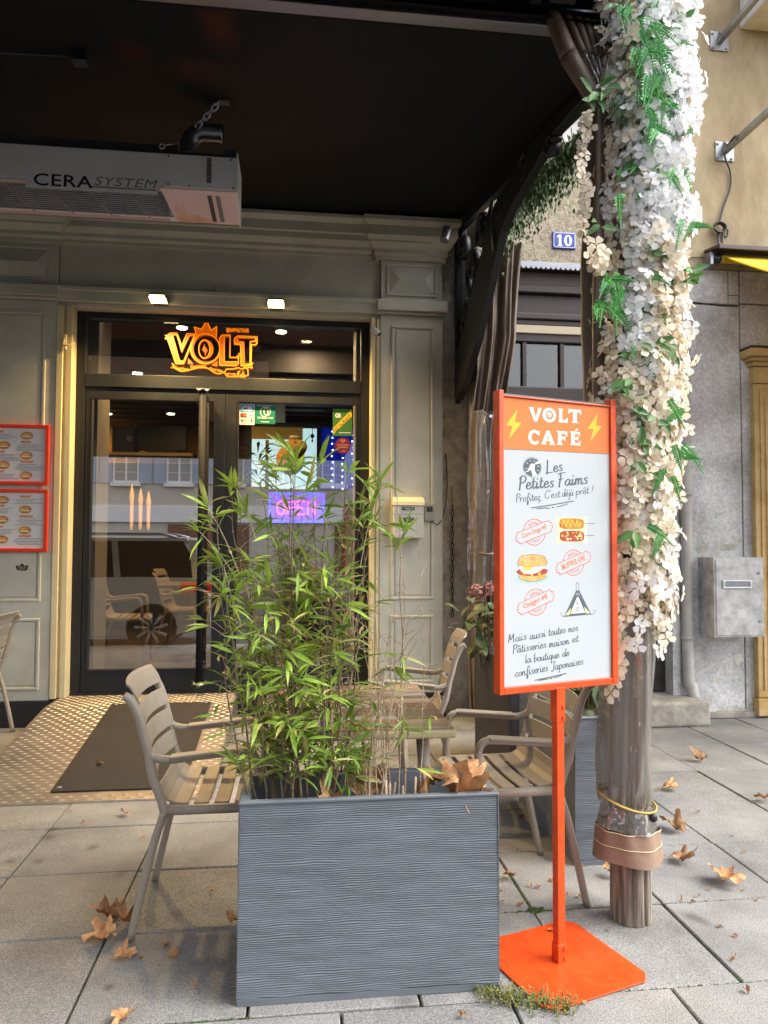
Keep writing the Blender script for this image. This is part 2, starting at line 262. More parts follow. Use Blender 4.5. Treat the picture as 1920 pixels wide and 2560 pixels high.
# ------------------------------------------------------------------ mesh builder
LOC = {}
class MB:
    def __init__(s): s.v = []; s.f = []; s.mi = []; s.sm = []
    def add(s, vs, fs, mi=0, smooth=False):
        o = len(s.v); s.v.extend([tuple(p) for p in vs])
        for f in fs: s.f.append([i+o for i in f]); s.mi.append(mi); s.sm.append(smooth)
        return s
    def box(s, x0, x1, y0, y1, z0, z1, mi=0):
        v = [(x, y, z) for x in (x0, x1) for y in (y0, y1) for z in (z0, z1)]
        return s.add(v, [(0, 1, 3, 2), (4, 6, 7, 5), (0, 4, 5, 1), (2, 3, 7, 6), (0, 2, 6, 4), (1, 5, 7, 3)], mi)
    def frustum(s, a, b, mi=0):           # two rectangles (x0,x1,y0,y1,z)
        v = []
        for (x0, x1, y0, y1, z) in (a, b): v += [(x0, y0, z), (x1, y0, z), (x1, y1, z), (x0, y1, z)]
        return s.add(v, [(3, 2, 1, 0), (4, 5, 6, 7), (0, 1, 5, 4), (1, 2, 6, 5), (2, 3, 7, 6), (3, 0, 4, 7)], mi)
    def tube(s, path, r, n=8, mi=0, cap=True, sx=1.0, sy=1.0, smooth=True):
        P = [Vector(p) for p in path]; k = len(P); rr = r if isinstance(r, (list, tuple)) else [r]*k
        T = [(P[min(i+1, k-1)]-P[max(i-1, 0)]).normalized() for i in range(k)]
        up = Vector((0, 0, 1)) if abs(T[0].z) < 0.9 else Vector((0, 1, 0))
        N = (up - T[0]*up.dot(T[0])).normalized(); vs = []
        for i in range(k):
            N = (N - T[i]*N.dot(T[i]))
            N = N.normalized() if N.length > 1e-6 else T[i].orthogonal().normalized()
            B = T[i].cross(N)
            for j in range(n):
                a = 2*PI*j/n; vs.append(P[i] + N*(math.cos(a)*rr[i]*sx) + B*(math.sin(a)*rr[i]*sy))
        fs = [(i*n+j, i*n+(j+1) % n, (i+1)*n+(j+1) % n, (i+1)*n+j) for i in range(k-1) for j in range(n)]
        s.add(vs, fs, mi, smooth)
        if cap:
            o = len(s.v)-k*n
            s.f.append([o+j for j in range(n)][::-1]); s.mi.append(mi); s.sm.append(False)
            s.f.append([o+(k-1)*n+j for j in range(n)]); s.mi.append(mi); s.sm.append(False)
        return s
    def cyl(s, a, b, r, n=12, mi=0, r2=None): return s.tube([a, b], [r, r if r2 is None else r2], n, mi)
    def grid(s, fn, nu, nv, mi=0, smooth=True):
        vs = [fn(i/nu, j/nv) for i in range(nu+1) for j in range(nv+1)]
        fs = [(i*(nv+1)+j, (i+1)*(nv+1)+j, (i+1)*(nv+1)+j+1, i*(nv+1)+j+1) for i in range(nu) for j in range(nv)]
        return s.add(vs, fs, mi, smooth)
    def ell(s, c, rx, ry, rz, nu=12, nv=8, mi=0):
        c = Vector(c)
        return s.grid(lambda u, v: c+Vector((rx*math.cos(2*PI*u)*math.sin(PI*v), ry*math.sin(2*PI*u)*math.sin(PI*v), rz*math.cos(PI*v))), nu, nv, mi)
    def prism(s, poly, fr, depth, mi=0, closed=True):   # poly in 2-D, fr = (origin, ex, ey); extruded by depth along ex x ey
        o, ex, ey = (Vector(q) for q in fr); nz = ex.cross(ey).normalized(); n = len(poly)
        A = [o+ex*p[0]+ey*p[1] for p in poly]; B = [p+nz*depth for p in A]
        tri = tessellate_polygon([[Vector((p[0], p[1], 0)) for p in poly]])
        fs = []
        area = sum(poly[i][0]*poly[(i+1) % n][1]-poly[(i+1) % n][0]*poly[i][1] for i in range(n))
        for t in tri:
            a, b, c = (Vector((*poly[i], 0)) for i in t)
            t = list(t) if (b-a).cross(c-a).z > 0 else list(t)[::-1]
            fs.append([i+n for i in t]); fs.append(t[::-1])
        for i in range(n):
            q = [i, (i+1) % n, (i+1) % n+n, i+n]; fs.append(q if area > 0 else q[::-1])
        return s.add(A+B, fs, mi)
    def flat(s, poly, fr, mi=0):          # filled outline lying in a plane
        o, ex, ey = (Vector(q) for q in fr)
        A = [o+ex*p[0]+ey*p[1] for p in poly]; fs = []
        for t in tessellate_polygon([[Vector((p[0], p[1], 0)) for p in poly]]):
            a, b, c = (Vector((*poly[i], 0)) for i in t)
            fs.append(list(t) if (b-a).cross(c-a).z > 0 else list(t)[::-1])
        return s.add(A, fs, mi)
    def stroke(s, pts, wd, fr, mi=0, closed=False, pen=None):   # ribbon along a 2-D line
        o, ex, ey = (Vector(q) for q in fr); P = [Vector((p[0], p[1])) for p in pts]; k = len(P); vs = []
        for i in range(k):
            a = P[(i-1) % k] if closed else P[max(i-1, 0)]; b = P[(i+1) % k] if closed else P[min(i+1, k-1)]
            d1 = (P[i]-a); d2 = (b-P[i])
            d1 = d1.normalized() if d1.length > 1e-9 else d2.normalized() if d2.length > 1e-9 else Vector((1, 0))
            d2 = d2.normalized() if d2.length > 1e-9 else d1
            t = d1+d2; t = t.normalized() if t.length > 1e-6 else d1
            nn = Vector((-t.y, t.x)); c = max(0.45, nn.dot(Vector((-d1.y, d1.x))))
            h = wd/2/c
            if pen: h = wd/2*(pen+(1-pen)*abs(t.y))
            for q in (P[i]+nn*h, P[i]-nn*h): vs.append(o+ex*q.x+ey*q.y)
        fs = [(2*i+1, 2*((i+1) % k)+1, 2*((i+1) % k), 2*i) for i in range(k if closed else k-1)]
        return s.add(vs, fs, mi)
    def text(s, txt, fr, box, mi=0, bold=0.0, shear=0.0, sp=1.0, rot=0.0):  # box = (x0, y0, x1, y1) the letters fill; rot turns about the box's left bottom
        V, Fc = text2d(txt, bold, shear, sp)
        if not V: return s
        xs = [p[0] for p in V]; ys = [p[1] for p in V]; o, ex, ey = (Vector(q) for q in fr)
        sx = (box[2]-box[0])/(max(xs)-min(xs)); sy = (box[3]-box[1])/(max(ys)-min(ys)); c, si = math.cos(rot), math.sin(rot)
        vs = []
        for p in V:
            x = (p[0]-min(xs))*sx; y = (p[1]-min(ys))*sy; x, y = x*c-y*si, x*si+y*c
            vs.append(o+ex*(box[0]+x)+ey*(box[1]+y))
        return s.add(vs, Fc, mi)
    def build(s, name, mats, parent=None, world=True, bevel=0.0, loc=None, seg=2):
        me = bpy.data.meshes.new(name)
        off = Vector((0, 0, 0))
        if world and parent is not None: off = LOC.get(parent.name, off)
        if world and loc is not None: off = Vector(loc)
        me.from_pydata([(p[0]-off.x, p[1]-off.y, p[2]-off.z) for p in s.v] if off.length else s.v, [], s.f)
        for m in (mats if isinstance(mats, (list, tuple)) else [mats]): me.materials.append(M[m] if isinstance(m, str) else m)
        me.polygons.foreach_set('material_index', s.mi); me.polygons.foreach_set('use_smooth', s.sm); me.update()
        o = bpy.data.objects.new(name, me); COL.objects.link(o)
        if parent is not None: o.parent = parent; LOC[o.name] = LOC.get(parent.name, Vector((0, 0, 0))).copy()
        if loc is not None: o.location = loc; LOC[o.name] = Vector(loc)
        if bevel:
            b = o.modifiers.new('bevel', 'BEVEL'); b.width = bevel; b.segments = seg; b.limit_method = 'ANGLE'; b.angle_limit = R(40)
        return o

_tc = {}
def text2d(txt, bold=0.0, shear=0.0, sp=1.0):
    k = (txt, bold, shear, sp)
    if k not in _tc:
        c = bpy.data.curves.new('t', 'FONT'); c.body = txt; c.size = 1; c.offset = bold; c.shear = shear; c.space_character = sp; c.resolution_u = 3
        o = bpy.data.objects.new('t', c); COL.objects.link(o); bpy.context.view_layer.update()
        dg = bpy.context.evaluated_depsgraph_get(); me = bpy.data.meshes.new_from_object(o.evaluated_get(dg))
        _tc[k] = ([(v.co.x, v.co.y) for v in me.vertices], [list(p.vertices) for p in me.polygons])
        bpy.data.objects.remove(o); bpy.data.curves.remove(c); bpy.data.meshes.remove(me)
    return _tc[k]

def tag(o, label=None, cat=None, group=None, kind=None):
    if label: o['label'] = label
    if cat: o['category'] = cat
    if group: o['group'] = group
    if kind: o['kind'] = kind
    return o
def thing(name, label, cat, loc=(0, 0, 0), rotz=0.0, group=None):
    o = bpy.data.objects.new(name, None); COL.objects.link(o); o.empty_display_size = 0.05
    o.location = loc; o.rotation_euler = (0, 0, rotz); LOC[o.name] = Vector(loc)
    return tag(o, label, cat, group)
def kids(o): return [c for c in bpy.data.objects if c.parent == o]
def dup(root, loc, rotz, label, group=None):
    ch = {}
    for o in bpy.data.objects:
        if o.parent is not None: ch.setdefault(o.parent.name, []).append(o)
    def cp(o, par):
        c = o.copy(); COL.objects.link(c)
        if par is not None: c.parent = par
        for k in ch.get(o.name, []): cp(k, c)
        return c
    r = cp(root, None); r.location = loc; r.rotation_euler = (0, 0, rotz); r['label'] = label
    if group: r['group'] = group
    return r
XZ = lambda x, y, z: ((x, y, z), (1, 0, 0), (0, 0, 1))     # a frame on a wall facing the street
def smooth_line(P, k=5):
    P = [Vector(p) for p in P]; out = []
    for i in range(len(P)-1):
        a, b, c, d = P[max(i-1, 0)], P[i], P[i+1], P[min(i+2, len(P)-1)]
        for j in range(k):
            t = j/k; out.append(0.5*((2*b)+(c-a)*t+(2*a-5*b+4*c-d)*t*t+(3*b-a-3*c+d)*t**3))
    out.append(P[-1]); return out
def circ(cx, cy, rx, ry=None, n=28, a0=0.0, a1=2*PI):
    ry = rx if ry is None else ry; full = abs(a1-a0-2*PI) < 1e-6; k = n if full else n+1
    return [(cx+rx*math.cos(a0+(a1-a0)*i/n), cy+ry*math.sin(a0+(a1-a0)*i/n)) for i in range(k)]

# brush handwriting, one stroke list per letter (x-height 1)
_bowl = [(.74, .86), (.45, 1), (.12, .68), (.12, .22), (.36, 0), (.62, .32), (.76, .9)]
_e = [(.1, .45), (.58, .62), (.58, .94), (.32, 1), (.1, .5), (.24, .05), (.52, .03), (.85, .36)]
_a = [_bowl, [(.78, .95), (.71, .3), (.84, .02), (1.04, .26)]]
GL = {'a': (_a, 1.0), 'b': ([[(.17, 2.1), (.12, .1), (.4, 0), (.75, .4), (.6, .95), (.15, .6)]], .9), 'c': ([[(.7, .8), (.45, 1), (.12, .6), (.2, .1), (.5, 0), (.8, .25)]], .8),
 'd': ([_bowl, [(.88, 2.1), (.74, .3), (.86, .02), (1.05, .25)]], 1.0), 'e': ([_e], .8), 'f': ([[(.8, 1.85), (.55, 2.1), (.36, 1.5), (.28, -.8), (.45, -.9), (.5, -.2), (.35, .05)], [(.05, 1), (.75, 1.05)]], .7),
 'i': ([[(.15, 1), (.12, .2), (.25, 0), (.5, .3)], [(.19, 1.4), (.2, 1.6)]], .5), 'j': ([[(.4, 1), (.35, -.7), (.1, -1), (-.1, -.7)], [(.42, 1.4), (.43, 1.6)]], .55), 'l': ([[(.17, 2.1), (.12, .2), (.25, 0), (.5, .3)]], .5),
 'm': ([[(.1, 1), (.1, 0), (.12, .6), (.36, 1), (.5, .8), (.48, 0), (.52, .6), (.8, 1), (.95, .8), (.92, .15), (1.1, 0), (1.25, .25)]], 1.25), 'n': ([[(.1, 1), (.1, 0), (.12, .6), (.45, 1), (.6, .8), (.57, .15), (.75, 0), (.95, .3)]], .92),
 'o': ([[(.45, 1), (.12, .7), (.12, .25), (.4, 0), (.7, .3), (.68, .8), (.42, 1)]], .85), 'p': ([[(.12, 1), (.1, -1)], [(.1, .6), (.45, 1), (.75, .7), (.6, .1), (.3, 0), (.12, .25)]], .9),
 'q': ([_bowl, [(.78, .95), (.72, -1), (.92, -.8)]], .95), 'r': ([[(.1, 1), (.1, 0), (.12, .6), (.4, 1), (.6, .9)]], .65), 's': ([[(.65, .85), (.4, 1), (.2, .75), (.55, .35), (.4, .02), (.1, .12)]], .72),
 't': ([[(.25, 1.7), (.2, .25), (.35, 0), (.6, .25)], [(-.02, 1.05), (.6, 1.12)]], .6), 'u': ([[(.1, 1), (.1, .25), (.35, 0), (.62, .4), (.7, 1)], [(.7, 1), (.68, .2), (.8, 0), (1, .25)]], .95), 'z': ([[(.1, .95), (.6, .95), (.15, .15), (.5, .1), (.45, -.6), (.2, -.7)]], .75),
 'L': ([[(.35, 2.3), (.2, .15), (.1, 0), (.5, .12), (1.1, .05)]], 1.15), 'P': ([[(.28, 2), (.15, -.15)], [(.05, 1.7), (.5, 2.2), (.95, 1.8), (.8, 1.2), (.25, 1)]], 1.0), 'F': ([[(.45, 2), (.25, -.2)], [(.0, 1.95), (.6, 2.15), (1.15, 2.1)], [(.1, 1.1), (.8, 1.17)]], 1.05),
 'C': ([[(.95, 1.8), (.6, 2.1), (.15, 1.3), (.2, .3), (.6, 0), (1, .4)]], 1.05), 'M': ([[(.1, 0), (.22, 1.9), (.3, 2), (.5, .6), (.9, 1.9), (.97, 1.9), (1.0, .2), (1.2, .05)]], 1.3), 'J': ([[(.7, 2.1), (.6, .2), (.3, -.4), (.05, 0)], [(.3, 2.1), (1, 2.15)]], .95),
 '!': ([[(.22, 2), (.15, .6)], [(.12, .0), (.13, .2)]], .5), ',': ([[(.15, .12), (.05, -.35)]], .4), "'": ([[(.15, 2.1), (.1, 1.6)]], .35), ' ': ([], .6),
 'é': ([_e, [(.35, 1.4), (.6, 1.75)]], .8), 'à': (_a+[[(.3, 1.75), (.55, 1.4)]], 1.0), 'ê': ([_e, [(.12, 1.4), (.35, 1.75), (.6, 1.4)]], .8), 'â': (_a+[[(.2, 1.4), (.45, 1.75), (.7, 1.4)]], 1.0)}
def script_text(mb, txt, x0, z0, x1, z1, xh, wd, fr, mi=0):     # baseline runs from (x0,z0) to (x1,z1)
    adv = sum(GL[c][1] for c in txt); L = math.hypot(x1-x0, z1-z0); s = L/adv; c, si = (x1-x0)/L, (z1-z0)/L
    x = 0
    o, ex, ey = (Vector(q) for q in fr); nz = ex.cross(ey); k = 0
    for ch in txt:
        for st in GL[ch][0]:
            pts = [(p.x, p.y) for p in smooth_line([(q[0], q[1], 0) for q in st], 4)] if len(st) > 2 else st
            P = []
            for (a, b) in pts:
                u = (x+a+b*0.12)*s; v = b*xh; P.append((x0+u*c-v*si, z0+u*si+v*c))
            k += 1
            mb.stroke(P, wd, (o+nz*(0.00003*(k % 7)), ex, ey), mi, pen=0.42)
        x += GL[ch][1]

# dark spots on the slabs
add_glow_or_stain(M['slab'], [(gr(x, y).x, gr(x, y).y, rx, rx*1.25, k) for (x, y, rx, k) in ((122, 2092, .05, .8), (130, 2074, .04, .7), (232, 2118, .04, .7), (25, 2152, .05, .7), (98, 2152, .035, .6), (437, 2282, .05, .5), (300, 2185, .045, .5), (272, 2468, .025, .8), (1010, 2500, .06, .4), (1730, 2292, .04, .7), (1760, 2305, .035, .6), (1690, 2320, .05, .4), (1600, 2310, .16, .35), (1850, 2160, .1, .3), (60, 2400, .2, .25), (1430, 2240, .12, .35))], (0.07, 0.06, 0.052))
# ================================================================== ground
pav = MB(); pav.box(-7, 9, 1.94, 6.4, -0.25, -0.016); pavement = pav.build('pavement', 'bed'); tag(pavement, kind='structure')
sb = MB(); sb.box(-.2525, .2525, -.2525, .2525, -.05, 0)
slab0 = sb.build('paving_slab', 'slab', pavement, world=False, bevel=0.004, seg=1)
first = True
for i in range(-8, 12):
    for j in range(0, 8):
        x = 0.645+0.513*i; y = 2.49+0.513*(j)
        if j == 0: pass
        o = slab0 if first else slab0.copy()
        if not first: COL.objects.link(o)
        first = False
        o.location = (x+random.uniform(-.002, .002), y+random.uniform(-.002, .002), random.uniform(-.0025, .0015))
        o.rotation_euler = (random.uniform(-.003, .003), random.uniform(-.003, .003), random.uniform(-.004, .004))
nb = MB(); nb.box(-7, 9, 1.94, 2.232, -.06, -0.001)
sb2 = MB(); sb2.box(-.2525, .2525, -.137, .137, -.05, 0); s2 = sb2.build('paving_slab', 'slab', pavement, world=False, bevel=0.004, seg=1)
for i in range(-8, 12):
    o = s2 if i == -8 else s2.copy()
    if i != -8: COL.objects.link(o)
    o.location = (0.645+0.513*i-0.24, 2.094, random.uniform(-.002, .001)); o.rotation_euler = (0, 0, random.uniform(-.004, .004))
kb = None
for i in range(-7, 9):
    m_ = MB(); m_.box(i+.006, i+.994, 1.76, 1.936, -.3, 0.0)
    k_ = m_.build('kerbstone', 'kerb', pavement, world=True, bevel=0.015)
g_ = MB(); g_.add([(-150, 1.9, -.12), (150, 1.9, -.12), (150, -150, -.12), (-150, -150, -.12)], [(0, 3, 2, 1)]); tag(g_.build('road', 'asphalt'), kind='structure')
g_ = MB(); g_.add([(-150, 1.94, -.26), (150, 1.94, -.26), (150, 150, -.26), (-150, 150, -.26)], [(0, 1, 2, 3)]); tag(g_.build('ground', 'asphalt'), kind='structure')
g_ = MB(); g_.box(-40, 40, -10.0, -8.2, -.3, 0.0); tag(g_.build('far_pavement', 'slab'), kind='structure')
# moss in the joints
mo = MB()
def moss_line(x0, y0, x1, y1, n, wd=.009):
    for i in range(int(n*1.6)):
        t = random.random(); x = x0+(x1-x0)*t+random.gauss(0, wd*.45); y = y0+(y1-y0)*t+random.gauss(0, wd*.45); r = random.uniform(.002, .0065)
        mo.ell((x, y, -.009), r*1.6, r*1.4, random.uniform(.004, .009), 6, 4)
moss_line(.90, 2.74, .90, 3.05, 60); moss_line(.80, 2.745, 1.02, 2.745, 55); moss_line(.9, 2.235, 1.5, 2.235, 60); moss_line(1.41, 2.05, 1.41, 2.3, 30)
moss_line(-.62, 2.2, -.62, 2.72, 70); moss_line(-.62, 2.74, -.2, 2.74, 70); moss_line(-.4, 2.235, -.1, 2.235, 40); moss_line(1.93, 3.2, 1.93, 3.9, 30, .008); moss_line(2.44, 3.9, 2.44, 5.2, 40, .008); moss_line(2.35, 4.28, 2.95, 4.28, 25, .008); moss_line(1.41, 2.74, 1.9, 2.74, 35, .008)
for _ in range(26): r = random.uniform(.003, .008); mo.ell((.903+random.gauss(0, .022), 2.745+random.gauss(0, .012), -.004), r*1.6, r*1.3, .010, 6, 4)
tag(mo.build('joint_moss', 'moss'), 'green moss growing in the joints of the grey paving', 'moss', kind='stuff')

# ================================================================== cafe front
cafe = thing('cafe_building', 'olive grey panelled cafe shopfront with glazed double doors under a black canopy', 'cafe', (-.55, 5.82, 0))
PY = 5.82
def pilaster(x0, x1, zt=3.20):
    m_ = MB(); m_.box(x0, x1, PY, 6.10, .19, zt); p = m_.build('pilaster', 'facade', cafe, bevel=.004)
    k = MB()
    def panel(a, b, c, d, dep=.012):            # raised bead round a sunk field
        for (q0, q1, r0, r1) in ((a, b, c, c+.022), (a, b, d-.022, d), (a, a+.022, c+.022, d-.022), (b-.022, b, c+.022, d-.022)): k.box(q0, q1, PY-dep, PY+.01, r0, r1)
        k.box(a+.034, b-.034, PY-.007, PY+.01, c+.034, d-.034)
    panel(x0+.09, x1-.075, .925, 3.115); panel(x0+.09, x1-.075, .27, .80)
    k.build('panel_moulding', 'facade', p, bevel=.005)
    # capital band
    c = MB(); c.box(x0-.03, x1+.03, PY-.05, 6.1, 3.225, 3.315); c.box(x0-.015, x1+.015, PY-.028, 6.1, 3.203, 3.224); c.build('capital', 'facade', p, bevel=.008)
    # upper block with a pyramidal panel
    u = MB(); u.box(x0+.005, x1-.005, PY, 6.1, 3.316, 3.64)
    a, b, z0, z1 = x0+.07, x1-.07, 3.375, 3.595
    for (q0, q1, r0, r1) in ((a-.02, b+.02, z0-.02, z0), (a-.02, b+.02, z1, z1+.02), (a-.02, a, z0, z1), (b, b+.02, z0, z1)): u.box(q0, q1, PY-.012, PY+.01, r0, r1)
    i = .055
    u.add([(a, PY-.002, z0), (b, PY-.002, z0), (b, PY-.002, z1), (a, PY-.002, z1), (a+i*1.5, PY-.035, (z0+z1)/2), (b-i*1.5, PY-.035, (z0+z1)/2)], [(0, 1, 5, 4), (1, 2, 5), (2, 3, 4, 5), (3, 0, 4)])
    u.build('pyramid_panel', 'facade', p, bevel=.003)
    b_ = MB(); b_.box(x0-.02, x1+.02, PY-.022, 6.1, 0, .189); b_.build('plinth', 'black', p)
    return p
pil_r = pilaster(.672, 1.181); pil_l = pilaster(-2.36, -1.80)
# frieze and ledge
m_ = MB(); m_.box(-1.7985, .6705, PY+.04, 6.1, 3.32, 3.66); m_.build('frieze', 'facade', cafe)
m_ = MB(); m_.box(-1.798, .670, PY-.01, 6.1, 3.205, 3.315); m_.box(-1.798, .670, PY-.028, 6.1, 3.285, 3.3185); m_.box(-1.798, .670, PY+.03, 6.1, 3.17, 3.204); m_.build('ledge', 'facade', cafe, bevel=.006)
# stepped cornice: main run and the forward breaks over the pilasters
def cornice(x0, x1, yo, zb, name='cornice'):
    prof = [(0, zb), (.03, zb), (.03, zb+.03), (.05, zb+.045), (.05, zb+.075), (.085, zb+.11), (.085, zb+.16), (.10, zb+.165), (.10, zb+.24), (.135, zb+.27), (.135, zb+.30), (0, zb+.30)]
    c = MB()
    pts = [(q[0], q[1]) for q in prof]
    c.prism([(p[0], p[1]) for p in pts], ((x0, PY+yo, 0), (0, -1, 0), (0, 0, 1)), x1-x0)
    # mirror direction fix: prism extrudes along ex x ey = -X, so start from the far end
    return c
def cornice_run(x0, x1, yo, zb):
    c = cornice(x1, x1+(x1-x0), yo, zb); c.build('cornice', 'facade', cafe, bevel=.004)
cornice_run(-1.797, .60, .04, 3.66)
def cornice_break(x0, x1, zb=3.64):
    prof = [(.0, 0), (.03, 0), (.03, .03), (.05, .045), (.05, .075), (.10, .115), (.10, .13), (.13, .16), (.13, .235), (.165, .265), (.165, .30)]
    c = MB()
    for (a, b) in zip(prof[:-1], prof[1:]):
        A = (x0-a[0]*.8, x1+a[0]*.8, PY-a[0], 6.1, zb+a[1]); B = (x0-b[0]*.8, x1+b[0]*.8, PY-b[0], 6.1, zb+b[1])
        v = []
        for (q0, q1, r0, r1, z) in (A, B): v += [(q0, r0, z), (q1, r0, z), (q1, r1, z), (q0, r1, z)]
        c.add(v, [(0, 1, 5, 4), (1, 2, 6, 5), (3, 0, 4, 7)])
    a = prof[-1]; x0a, x1a = x0-a[0]*.8, x1+a[0]*.8
    c.add([(x0a, PY-a[0], zb+a[1]), (x1a, PY-a[0], zb+a[1]), (x1a, 6.1, zb+a[1]), (x0a, 6.1, zb+a[1])], [(0, 1, 2, 3)])
    c.build('cornice_break', 'facade', cafe, bevel=.003)
m_ = MB(); m_.box(-2.40, 1.18, PY+.035, 6.1, 3.642, 4.01); m_.build('cornice_core', 'facade', cafe); cornice_break(.655, 1.175); cornice_break(-2.36, -1.815)
m_ = MB(); m_.box(-6, 1.33, 5.92, 6.2, 3.97, 9.0); m_.build('upper_wall', 'facade', cafe)
m_ = MB(); m_.box(-6, -2.3605, 5.86, 6.2, 0, 3.97); m_.build('side_wall', 'facade', cafe)
m_ = MB(); m_.box(1.1815, 1.40, 5.90, 6.2, 0, 3.97); m_.build('return_wall', 'patch', cafe)
# casings lit by the floods
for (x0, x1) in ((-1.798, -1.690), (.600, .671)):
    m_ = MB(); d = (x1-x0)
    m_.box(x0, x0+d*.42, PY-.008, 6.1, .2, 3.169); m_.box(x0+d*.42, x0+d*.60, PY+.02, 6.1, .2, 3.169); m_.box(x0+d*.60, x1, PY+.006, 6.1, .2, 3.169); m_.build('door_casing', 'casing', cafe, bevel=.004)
# anthracite frame
DY = 5.955
m_ = MB()
m_.box(-1.6895, -1.62, DY-.01, 6.06, .2, 3.1685); m_.box(.53, .5995, DY-.01, 6.06, .2, 3.1685); m_.box(-1.62, .53, DY-.01, 6.06, 3.12, 3.1685); m_.box(-1.62, .53, DY-.014, 6.06, 2.58, 2.682)
m_.build('door_frame', 'anth', cafe, bevel=.003)
tw = MB(); tw.box(-1.62, .53, DY+.02, DY+.028, 2.682, 3.12); transom = tw.build('transom_pane', 'glass', cafe)
# logo on the transom pane, traced in its own plane
def lg(x, y): p = at(380+x*.18083, 780+y*.18083, DY+.010); return (p.x, p.z)
LF = ((0, DY+.010, 0), (1, 0, 0), (0, 0, 1))
def lpts(P): return [lg(*p) for p in P]
lo_ = MB(); W1 = .0075
fills = [[(200, 330), (255, 290), (345, 290), (412, 470), (412, 545), (345, 330), (280, 312), (380, 675), (440, 680), (430, 712), (330, 715)],  # V side
 [(412, 470), (440, 400), (480, 300), (595, 303), (580, 335), (515, 335), (412, 548)],
 [(935, 360), (968, 318), (1080, 320), (1080, 345), (998, 345), (998, 690), (1195, 690), (1195, 715), (1160, 742), (935, 735)],
 [(1140, 365), (1185, 330), (1452, 340), (1452, 350), (1200, 350), (1195, 400), (1275, 408), (1285, 705), (1380, 720), (1350, 745), (1232, 742), (1225, 450), (1140, 440)],
 [(583, 208), (685, 240), (757, 118), (818, 255), (893, 202), (888, 350), (760, 320), (625, 340)],
 [(500, 640), (575, 715), (495, 718)], [(905, 675), (820, 735), (903, 755)],
 [(728, 440), (690, 525), (715, 535), (712, 560), (735, 550), (727, 612), (772, 520), (745, 522), (757, 490), (735, 495)]]
for i, P in enumerate(fills): lo_.flat(lpts(P), ((0, DY+.0098-.00008*i, 0), (1, 0, 0), (0, 0, 1)), 1)
lo_.add([], [])
def ring(c, r0x, r0y, c1, r1x, r1y, mi, off=0):
    A = circ(*c, r0x, r0y, 36); B = circ(*c1, r1x, r1y, 36); A = lpts(A); B = lpts(B)
    v = [(p[0], DY+.0090+off, p[1]) for p in A+B]; lo_.add(v, [(i, (i+1) % 36, (i+1) % 36+36, i+36) for i in range(36)], mi)
ring((738, 510), 215, 215, (752, 505), 178, 185, 1); ring((748, 512), 102, 128, (722, 515), 70, 115, 1, -.0002)
lines = [([(200, 330), (330, 715), (435, 715), (468, 640), (600, 303), (480, 300), (412, 470), (345, 290), (255, 290)], True), ([(280, 312), (345, 318), (412, 548), (515, 325), (585, 325), (440, 680), (380, 675)], True),
 ([(935, 360), (968, 318), (1080, 320), (1075, 628), (1195, 628), (1195, 715), (1160, 742), (935, 735)], True), ([(998, 345), (998, 690), (1185, 690)], False),
 ([(1140, 365), (1185, 330), (1452, 340), (1452, 430), (1430, 455), (1375, 450), (1368, 705), (1350, 745), (1232, 742), (1225, 450), (1140, 440)], True), ([(1200, 350), (1435, 355), (1430, 405), (1360, 408), (1355, 700)], False),
 ([(583, 208), (685, 240), (757, 118), (818, 255), (893, 202), (888, 350)], False), ([(583, 208), (620, 335)], False), (circ(738, 510, 200, 208, 40), True), (circ(725, 512, 78, 128, 30), True),
 ([(275, 712), (305, 740), (270, 770), (300, 765), (400, 818), (520, 800), (640, 770), (760, 775), (850, 830), (920, 852), (1005, 830)], False), ([(1265, 775), (1340, 720), (1390, 710), (1370, 745), (1385, 770), (1320, 765)], False),
 ([(180, 320), (205, 345), (185, 368), (215, 375)], False), ([(1175, 600), (1200, 625), (1205, 575), (1222, 600)], False)]
for i, (P, c) in enumerate(lines):
    P = lpts(P)
    if not c and len(P) > 6 and i == 10: P = [(q.x, q.y) for q in smooth_line([(p[0], p[1], 0) for p in P], 4)]
    lo_.stroke(P, W1, ((0, DY+.0086-.00008*i, 0), (1, 0, 0), (0, 0, 1)), 0, closed=c)
def ltext(t, x0, y0, x1, y1, bold, rot=0, sp=1.0):
    a = lg(x0, y0); b = lg(x1, y1); lo_.text(t, ((0, DY+.0070-random.random()*.0005, 0), (1, 0, 0), (0, 0, 1)), (a[0], a[1], b[0], b[1]), 0, bold=bold, rot=rot, sp=sp)
ltext('@GAPVOLTCAFE', 1025, 283, 1338, 228, .03)
ltext('Good food', 315, 795, 500, 752, .02, R(-6)); ltext('Good drinks', 532, 780, 752, 738, .02, R(3)); ltext('Good vibes', 790, 800, 980, 765, .02, R(-10))
lo_.text('café', LF, (lg(1025, 880)[0], lg(0, 880)[1], lg(1300, 0)[0], lg(0, 775)[1]), 0, bold=.0)
lo_.stroke(lpts([(1010, 820), (1030, 790), (1100, 790), (1170, 780), (1190, 770), (1240, 790), (1300, 770), (1325, 800), (1330, 870), (1290, 890), (1180, 888), (1100, 892), (1040, 885), (1012, 860)]), .007, ((0, DY+.0062, 0), (1, 0, 0), (0, 0, 1)), 0, closed=True)
lo_.build('logo', ['logo', 'logo2'], transom)
